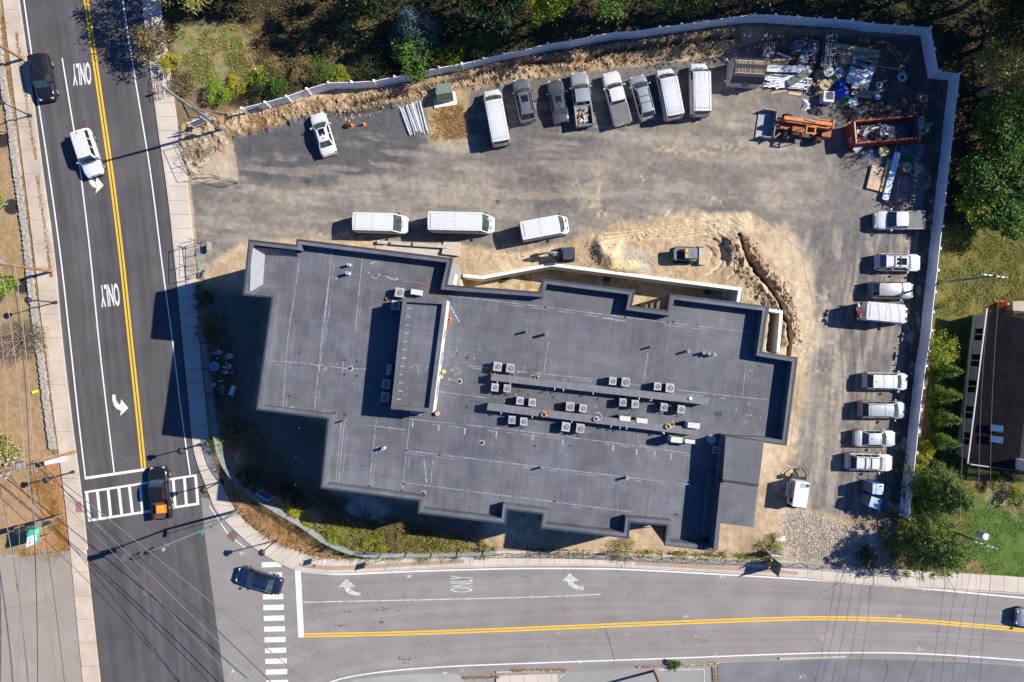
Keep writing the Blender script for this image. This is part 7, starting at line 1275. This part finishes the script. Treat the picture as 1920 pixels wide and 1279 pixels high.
pole("weathered utility pole leaning over the yard entrance", 417, 244, 13.2, m_polg, arms=(), r=.16, trafo=False); MB().box((0, 0, 0), (.5, .35, .6)).build("terminal_box", m_alu, bpy.data.objects["utility_pole.003"], loc=(.3, .2, 3.2)); MB().tube([(.2, 0, .1), (.2, 0, 7.5)], .06, 6).build("conduit", m_alu, bpy.data.objects["utility_pole.003"])
pole("grey utility pole behind the east fence with double crossarms", 1752, 531, 8.6, m_polg, arms=((0, 0),), ang=R(-8), r=.15, arml=2.5, lean=(.8, 0)); pole("utility pole with a grey transformer in the big pine's shade", 1762, 985, 7.5, m_polg, arms=((0, 0),), ang=R(-18), r=.14, arml=2.4); MB().cyl((.25, .75, 5.9), .34, 1.1, 18).build("transformer_can", m_ins, bpy.data.objects["utility_pole.005"])
pole("brown pole at the lower picture edge south of the side road", 1226, 1258, 8.0, m_pole, arms=(), r=.16)
tag(MB().tube([P(340, 178, .3), P(373, 205, 1.4), P(410, 218, .5)], .06, 7).build("fallen_pole", mat("pink_wood", (.40, .22, .14), .8)), "broken orange-brown timber hanging beside the leaning utility pole", "timber"); tag(MB().tube([P(372, 203, .2), P(400, 208, .35), P(448, 217, .15)], .05, 7).build("fallen_pole", MAT["pink_wood"]), "long thin orange-brown timber pointing at the manhole ring", "timber")
tag(MB().box((0, 0, 0), (.8, .5, .25), .5).cyl((.1, .1, .1), .14, .3, 8).build("electrical_box", m_alu, loc=P(384, 218, .2)), "small grey electrical box by the leaning pole's foot", "box")
m_lamp = mat("lamp_post_black", (.02, .022, .025), .5)
def lamp(label, u, v, h=4.45, head="globe"):
    t = thing("street_lamp", label, "street lamp", P(u, v, .17), 0, "black post-top street lamps"); MB().cyl((0, 0, 0), .2, .35, 14, r2=.1).build("base", m_lamp, t); MB().tube([(0, 0, .3), (0, 0, h-.5)], [.075, .055], 8).build("post", m_lamp, t)
    MB().cyl((0, 0, h-.5), .16, .1, 12, r2=.24).cyl((0, 0, h-.38), .2, .34, 12, r2=.14).build("lantern", m_ins if head == "w" else m_lamp, t); MB().cyl((0, 0, h-.05), .36, .14, 16, r2=.12).build("lamp_shade", m_lamp, t); return t
for u, v, lb in ((137, 885, "black street lamp beside the pole north of the crosswalk"), (374, 834, "black street lamp across the main road at the building's shade tip"), (105, 567, "black street lamp next to the bare shrub"), (57, 217, "black street lamp on the upper west sidewalk"), (518, 1013, "black street lamp in the brown grass by the corner"), (415, 903, "black street lamp at the corner by the crosswalk's east end"), (-8, 205, "")):
    if lb: lamp(lb, u, v)
# traffic signals
m_sig = mat("signal_black", (.03, .035, .03), .5); m_mast = mat("mast_grey", (.26, .28, .31), .4, metal=.4)
def head(parent, loc, rz, n=3):
    o = MB().box((0, 0, 0), (.34, .28, .36*n)).build("signal_head", m_sig, parent, loc=loc, rz=rz); MB().box((0, .16, 0), (.6, .03, .36*n+.3)).build("backplate", m_sig, o)
    for k in range(n): q = MB().cyl((0, 0, 0), .12, .18, 12).build("lamp_visor", m_sig, o); q.rotation_euler = (R(90), 0, 0); q.location = (0, -.13, .36*(k-(n-1)/2))
ts = thing("traffic_signal", "grey mast-arm traffic signal leaning over the crossroads from the corner", "traffic signal", P(447, 957, .17)); MB().tube([(0, 0, 0), (0, 0, 6.6)], [.17, .12], 12).build("mast", m_mast, ts)
e = P(247, 1047, 6.9); bx_ = (e[0]-ts.location.x+.0, e[1]-ts.location.y); MB().tube([(0, 0, 6.3), (bx_[0]*.5, bx_[1]*.5, 6.9), (bx_[0], bx_[1], 6.7)], [.11, .08, .05], 8).build("mast_arm", m_mast, ts)
for f in (.55, .80, .98): head(ts, (bx_[0]*f, bx_[1]*f, 6.5), R(-70)) if f > .6 else MB().box((bx_[0]*f, bx_[1]*f, 6.9), (.4, .25, .2)).build("camera_box", m_mast, ts)
MB().tube([(-.3, -.8, 0.0), (-.3, -.8, .02)], .01, 4)
t2 = thing("traffic_signal", "short-armed traffic signal above the west verge beside the green sign", "traffic signal", P(121, 963, .17)); MB().tube([(0, 0, 0), (0, 0, 4.6)], .09, 10).build("mast", m_mast, t2); MB().tube([(0, 0, 4.5), (-1.6, -.55, 4.6)], .05, 8).build("mast_arm", m_mast, t2); head(t2, (-1.0, -.35, 4.3), R(20)); head(t2, (-1.7, -.6, 4.3), R(110)); MB().box((.2, -.2, 3.2), (.35, .3, .8)).build("signal_head", m_sig, t2)
# big green route sign
m_tur = mat("sign_turquoise", (.015, .42, .27), .5); gs = thing("route_sign", "large turquoise-green sign with white lower panel on the west verge", "sign", P(103, 990, .05), R(14)); 
gs.rotation_euler = (0, 0, R(-8))
for y in (-.55, .55): MB().tube([(-.08, y, 0), (-.08, y, 4.4)], .05, 6).build("post", m_alu, gs)
MB().box((0, 0, 3.4), (.05, 1.75, 1.9)).build("sign_face", m_tur, gs); MB().box((.03, -.30, 3.75), (.02, 1.05, 1.1)).build("route_panel", m_sgw, gs); MB().box((.03, .05, 3.05), (.02, 1.3, .55)).build("route_panel", mat("mint_panel", (.30, .62, .52), .5), gs)
q = text_mesh("route_number", "777", m_blk, gs, (.75, .36), (.045, -.35, 3.85), 0, 0, .012); q.rotation_euler = (R(90), 0, R(90)); q = text_mesh("route_number", "77", m_blk, gs, (.4, .18), (.045, -.5, 3.45), 0, 0, .012); q.rotation_euler = (R(90), 0, R(90))
board("site_sign", "cabinet-like white board beside the brown pole", 112, 852, R(14), 1.4, .8, .5, m_sgw); t = thing("utility_cabinet", "pale utility cabinet with dark end under the orange-brown pole", "cabinet", P(104, 862, .02), R(12)); MB().box((0, 0, .5), (2.1, .7, 1.0)).build("cabinet_body", m_bag, t); MB().box((-.8, 0, .52), (.45, .72, 1.02)).build("cabinet_end", m_blk, t)
# overhead wires
def wire(pts, r, sag, m=None, label="", n=14, name="overhead_wire"):
    a, c = Vector(pts[0]), Vector(pts[1]); q = [a.lerp(c, k/n)-Vector((0, 0, sag*4*(k/n)*(1-k/n))) for k in range(n+1)]; return tag(MB().tube(q, r*.75, 5).build(name, m or m_blk), label, "wire", "overhead wires")
PA = (Vector(P(141, 847, 0)).x, Vector(P(141, 847, 0)).y)
def W(u, v, z): return P(u, v, z)
m_wl = mat("pale_wire", (.22, .21, .205), .4, metal=.3)
for i, (a, c, r, sg, m) in enumerate(((W(62, 868, 9.2), W(560, 1330, 8.6), .05, .5, m_blk), (W(58, 872, 8.8), W(548, 1345, 8.2), .04, .6, m_wl), (W(66, 864, 8.0), W(600, 1300, 8.6), .055, .3, m_wl), (W(50, 876, 9.8), W(500, 1345, 9.4), .03, .5, m_wl), (W(70, 860, 7.2), W(470, 1345, 7.6), .035, .4, m_blk))): wire((a, c), r, sg, m, "diagonal overhead wire crossing the crossroads, %s of five" % ("first", "second", "third", "fourth", "fifth")[i])
for i, (a, c, r, m) in enumerate(((W(45, 860, 9.5), W(112, 1350, 9), .05, m_wl), (W(55, 858, 8.2), W(70, 1350, 8), .05, m_blk), (W(32, 862, 10), W(30, 1350, 9), .035, m_wl), (W(60, 862, 7.6), W(128, 1350, 7.5), .035, m_blk), (W(2, 930, 9), W(62, 1350, 9), .045, m_wl))): wire((a, c), r, .4, m, "wire running south over the paved forecourt, %s of five" % ("first", "second", "third", "fourth", "fifth")[i])
for i, (a, c, r, m) in enumerate(((W(46, 862, 9.5), W(2, 500, 9.5), .04, m_wl), (W(55, 862, 8.6), W(22, 500, 9), .045, m_blk), (W(62, 862, 7.8), W(28, 500, 8), .05, m_wl), (W(14, 862, 9.8), W(-6, 560, 9.5), .03, m_wl))): wire((a, c), r, .4, m, "wire running north over the west verge, %s of four" % ("first", "second", "third", "fourth")[i])
for i, (u0, u1, z) in enumerate(((1835, 1800, 8.2), (1858, 1835, 8.2), (1876, 1858, 8.2))): wire((W(u0, 522, z), W(u1, 975, 7.2)), .022, .5, m_wl, "thin power wire from the east pole southward, %s of three" % ("left", "middle", "right")[i])
for i, (u0, u1, z) in enumerate(((1790, 1735, 6.8), (1812, 1750, 7.0), (1835, 1770, 7.0), (1855, 1800, 7.1), (1870, 1830, 7.1))): wire((W(u0, 1005, z), W(u1, 1400, 7.5)), .018, .5, m_blk, "thin wire crossing the side road near the big pine, %s of five" % ("first", "second", "third", "fourth", "fifth")[i])
t = thing("parking_bay_lamp", "small white-topped post at the lower picture edge", "post", P(1262, 1280, .05)); MB().tube([(0, 0, 0), (0, 0, 2.2)], .04, 6).build("post", m_alu, t); MB().cyl((0, 0, 2.2), .22, .08, 14).build("cap", m_pvc, t)
for a in ([(1232, 1255.5), (1320, 1254.5)], [(1320, 1254.5), (1320, 1290)], [(1048, 1271), (1063, 1258)]): stripe("bay_line", a, 1.8, m_worn, side, .06)
# ---- neighbour's house
m_hr = mat("dark_shingle", (.035, .030, .036), .85, var=.3, scale=1.2); m_hw = mat("pale_siding", (.32, .305, .26), .8, var=.08); m_hwp = mat("siding_panel", (.36, .37, .32), .7, var=.08); m_gut = mat("white_gutter", (.42, .42, .40), .5)
hs = thing("neighbour_house", "long low house with dark shingle roof and pale wall of paired windows", "house", P(1900, 740, 0)); ez = 2.9
c0, c1, c2, c3 = [Vector(P2(u, v, ez)) for u, v in ((1851, 578), (1815, 869), (2075, 902), (2110, 606))]
w0, w1, w2, w3 = [c+(Vector(((c0+c2)/2))-c).normalized()*.75 for c in (c0, c1, c2, c3)]
hb = MB(); hb.prism([tuple(w0), tuple(w1), tuple(w2), tuple(w3)], -.1, ez-.1); hb.build("wall", m_hw, hs, world=True)
r0_, r1_ = (c0+c3)/2, (c1+c2)/2; rz_ = 4.6; b = MB(); n_ = 60
for s0, s1 in ((c0, c1), (c3, c2)):
    for k in range(n_):   # shingle courses running along the slope
        f0, f1 = k/n_, (k+1)/n_; a0 = s0.lerp(r0_, f0); a1 = s1.lerp(r1_, f0); b0 = s0.lerp(r0_, f1); b1 = s1.lerp(r1_, f1); z0_ = ez+(rz_-ez)*f0+.03; z1_ = ez+(rz_-ez)*f1
        q = [(a0.x, a0.y, z0_), (a1.x, a1.y, z0_), (b1.x, b1.y, z1_), (b0.x, b0.y, z1_)]; b.add(q if s0 is c0 else q[::-1], [(0, 1, 2, 3)])
def shingle():
    m = mat("house_shingle", (.017, .014, .017), 1.0, spec=.1, var=.35, scale=1.5); t = m.node_tree; bs = t.nodes["Principled BSDF"]; src = bs.inputs["Base Color"].links[0].from_socket; g = t.nodes.new("ShaderNodeNewGeometry"); mp = t.nodes.new("ShaderNodeMapping"); mp.inputs["Rotation"].default_value = (0, 0, R(7+90)); t.links.new(g.outputs["Position"], mp.inputs[0])
    br = t.nodes.new("ShaderNodeTexBrick"); br.inputs["Scale"].default_value = 1.0; br.inputs["Brick Width"].default_value = .42; br.inputs["Row Height"].default_value = .24; br.inputs["Mortar Size"].default_value = .03; br.inputs["Color1"].default_value = (1, 1, 1, 1); br.inputs["Color2"].default_value = (.72, .7, .75, 1); br.inputs["Mortar"].default_value = (.35, .35, .35, 1); t.links.new(mp.outputs[0], br.inputs[0])
    mx = t.nodes.new("ShaderNodeMix"); mx.data_type = 'RGBA'; mx.blend_type = 'MULTIPLY'; mx.inputs[0].default_value = 1; t.links.new(src, mx.inputs[6]); t.links.new(br.outputs[0], mx.inputs[7]); t.links.new(mx.outputs[2], bs.inputs["Base Color"]); return m
b.build("roof", shingle(), hs, world=True); b = MB(); d = c1-c0; ang = math.atan2(d.y, d.x); mid = (c0+c1)/2; b.box((mid.x-.03, mid.y, ez-.02), (d.length, .12, .12), ang); b.build("gutter", m_gut, hs, world=True); d2 = c2-c1; mid2 = (c1+c2)/2; MB().box((mid2.x, mid2.y-.03, ez+.2), (d2.length, .1, .5), math.atan2(d2.y, d2.x)).build("fascia", m_gut, hs, world=True)
b = MB(); dw = w1-w0; nW = Vector((dw.y, -dw.x)).normalized(); nW = nW if nW.x < 0 else -nW; aw = math.atan2(dw.y, dw.x)
for k in range(5):
    f = (.20+.16*k) if False else .14+.183*k; p = w0.lerp(w1, f)+nW*.03; wn = MB().box((p.x, p.y, 1.55), (1.5, .07, 1.6), aw).build("window", m_gut, hs, world=True)
    for s in (-.36, .36): q = p+dw.normalized()*s+nW*.03; g_ = MB().box((0, 0, 0), (.6, .04, 1.45)).build("pane", m_glassb, wn); g_.location = (q.x-hs.location.x, q.y-hs.location.y, 1.55); g_.rotation_euler = (0, 0, aw)
    p2 = w0.lerp(w1, f+.091)+nW*.02; MB().box((p2.x, p2.y, 1.55), (1.5, .05, 1.6), aw).build("wall_panel", m_hwp, hs, world=True)
for v in (803, 824): 
    p = Vector(P(1868, v, 3.8)); o = MB().box((0, 0, 0), (1.25, .72, .22)).build("roof_light", m_blk, hs); o.location = p-hs.location; o.rotation_euler = (0, R(-12), R(-6)); g_ = MB().box((0, 0, .12), (1.1, .58, .03)).build("pane", mat("skylight_glass", (.05, .12, .22), .15, spec=.9), o)
MB().box((0, 0, 0), (.5, 1.1, 1.4)).build("chimney", m_conc, hs).location = Vector(P(1918, 872, 4.6))-hs.location
tag(MB().box((0, 0, .6), (1.6, 1.3, 1.2)).build("garden_box", m_tan, loc=P(1898, 577, .03), rz=.05), "brown storage box beyond the house's north end", "box"); MB().cyl((0, 0, 0), .28, .9, 12, r2=.2)
tag(MB().cyl((0, 0, 0), .40, 1.3, 14, r2=.12).box((0, 0, .03), (.8, .8, .06)).build("patio_umbrella", m_or, loc=P(1875, 571, .03)), "folded bright orange cover beside the storage box", "cover"); tag(MB().box((0, 0, .4), (1.0, .8, .8)).cyl((.05, 0, .8), .22, .1, 14).build("grill", m_bag, loc=P(1912, 575, .03)), "white garden unit with a round top at the right edge", "grill")
tag(MB().tube([P(1738, 829, .3), P(1745, 827, .5), P(1759, 828, .2)], .06, 6).build("red_garden_tool", m_tail), "small red object lying below the arborvitae row", "tool")
# kerb bits, posts and scrap along the east strip
for i, (u, v) in enumerate(((1716, 440), (1708, 520), (1692, 632), (1680, 668), (1700, 588))): tag(MB().tube([P(u-5, v, .1), P(u+5, v-3, .5)], .05, 6).box(P(u, v, .15), (.15, .9, .15), R(-8)).build("bent_stake", m_steel), "bent metal stake on the dark strip near the east row, %s from the north" % ("first", "second", "fourth", "fifth", "third")[i], "stake")
b = MB(); es = smooth([(1716, 430), (1706, 520), (1694, 620), (1682, 700), (1672, 790), (1664, 880), (1658, 960)], 8); b.strip([P2(u, v) for u, v in es], .16, .14); q = b.build("kerb_form", m_steel); tag(q, "thin dark steel kerb form running along the heads of the east row", "kerb form")
r_ = random.Random(31)
junk("spool_debris", "broken reel and rubble heap in the shaded west side bed", "debris", 412, 690, .05, 1.6, 3.0, 40, [m_bag, m_dark, m_card], 31, .3, 0, .15, .6); spool("pale round reel lying in the shaded west side bed", 401, 687, .2, .55, .35, True, 0, "wooden cable reels in the yard", mat("blue_grey_reel", (.28, .33, .38), .6))
for k, (u, v, a) in enumerate(((1462, 1010, 10), (436, 732, 70))): tag(MB().box((0, 0, 0), (1.1, .5, .25), R(a)).build("concrete_block", m_conc, loc=P(u, v, .15)), ("pale concrete block beside the weedy clump" if k == 0 else "pale slab lying in the shaded side bed"), "block")

def clods(label, lines, n, rng_, m, sd, spread, z0=0.05):
    rs_ = np.random.default_rng(sd); out = []
    for pl in lines:
        q = np.array(smooth(pl, 6)); k = n//len(lines); i = rs_.integers(0, len(q)-1, k); f = rs_.random((k, 1)); pt = q[i]*(1-f)+q[i+1]*f+rs_.normal(size=(k, 2))*spread
        ii = np.clip(np.searchsorted(va, pt[:, 1]), 0, NV-1); jj = np.clip(np.searchsorted(ua, pt[:, 0]), 0, NU-1); z = GZ[ii, jj]+.02; s = rs_.uniform(rng_[0], rng_[1], k)*rs_.random(k)**.7+.03
        c = np.stack([(pt[:, 0]-CX)*H/F, -(pt[:, 1]-CY)*H/F, z], 1); ax = np.array([[1, 0, 0], [0, 1, 0], [-1, 0, 0], [0, -1, 0], [0, 0, .8], [0, 0, -.5]]); V = c[:, None]+s[:, None, None]*(ax[None]*rs_.uniform(.6, 1.3, (k, 6, 1))+rs_.normal(size=(k, 6, 3))*.15)
        T_ = [(0, 1, 4), (1, 2, 4), (2, 3, 4), (3, 0, 4), (1, 0, 5), (2, 1, 5), (3, 2, 5), (0, 3, 5)]; out.append(V[:, T_].reshape(-1, 3))
    tag(mesh_quads("rubble", np.concatenate(out), m, None, 3), label, "rubble", kind="stuff")
m_clod = mat("dry_clod", (.24, .165, .095), .95, var=.2, scale=1.5, col2=(.50, .375, .24)); m_stn = mat("gravel_stone", (.27, .22, .17), .9, scale=9, col2=(.52, .45, .365), detail=2)
clods("loose clods thrown up along the curved trench", [[(1370, 455), (1378, 490), (1400, 520), (1430, 555), (1452, 600), (1462, 645)], [(1400, 450), (1425, 490), (1460, 535), (1485, 580), (1496, 640)]], 1500, (.06, .22), m_clod, 1, 4)
clods("loose clods along the dug bank below the white fence", [[(640, 214), (760, 192), (870, 164), (960, 138), (1100, 124), (1240, 100), (1350, 92)], [(650, 190), (800, 158), (960, 112), (1100, 100), (1240, 78), (1370, 62)], [(440, 225), (540, 205), (640, 200)]], 3200, (.05, .20), m_clod, 2, 6)
clods("clods and lumps in the excavation by the skid steer", [[(1100, 470), (1200, 440), (1300, 420), (1380, 430)], [(1060, 490), (1200, 515), (1380, 530)], [(1130, 480), (1170, 500), (1210, 490)], [(880, 490), (960, 480), (1040, 470)]], 450, (.03, .09), m_clod, 3, 13)
clods("crushed stone apron at the yard's south-east end", [[(1480, 975), (1540, 985), (1600, 1015)], [(1475, 1010), (1540, 1020), (1620, 1035)], [(1490, 1035), (1560, 1042), (1630, 1050)]], 5000, (.02, .05), m_stn, 4, 13)
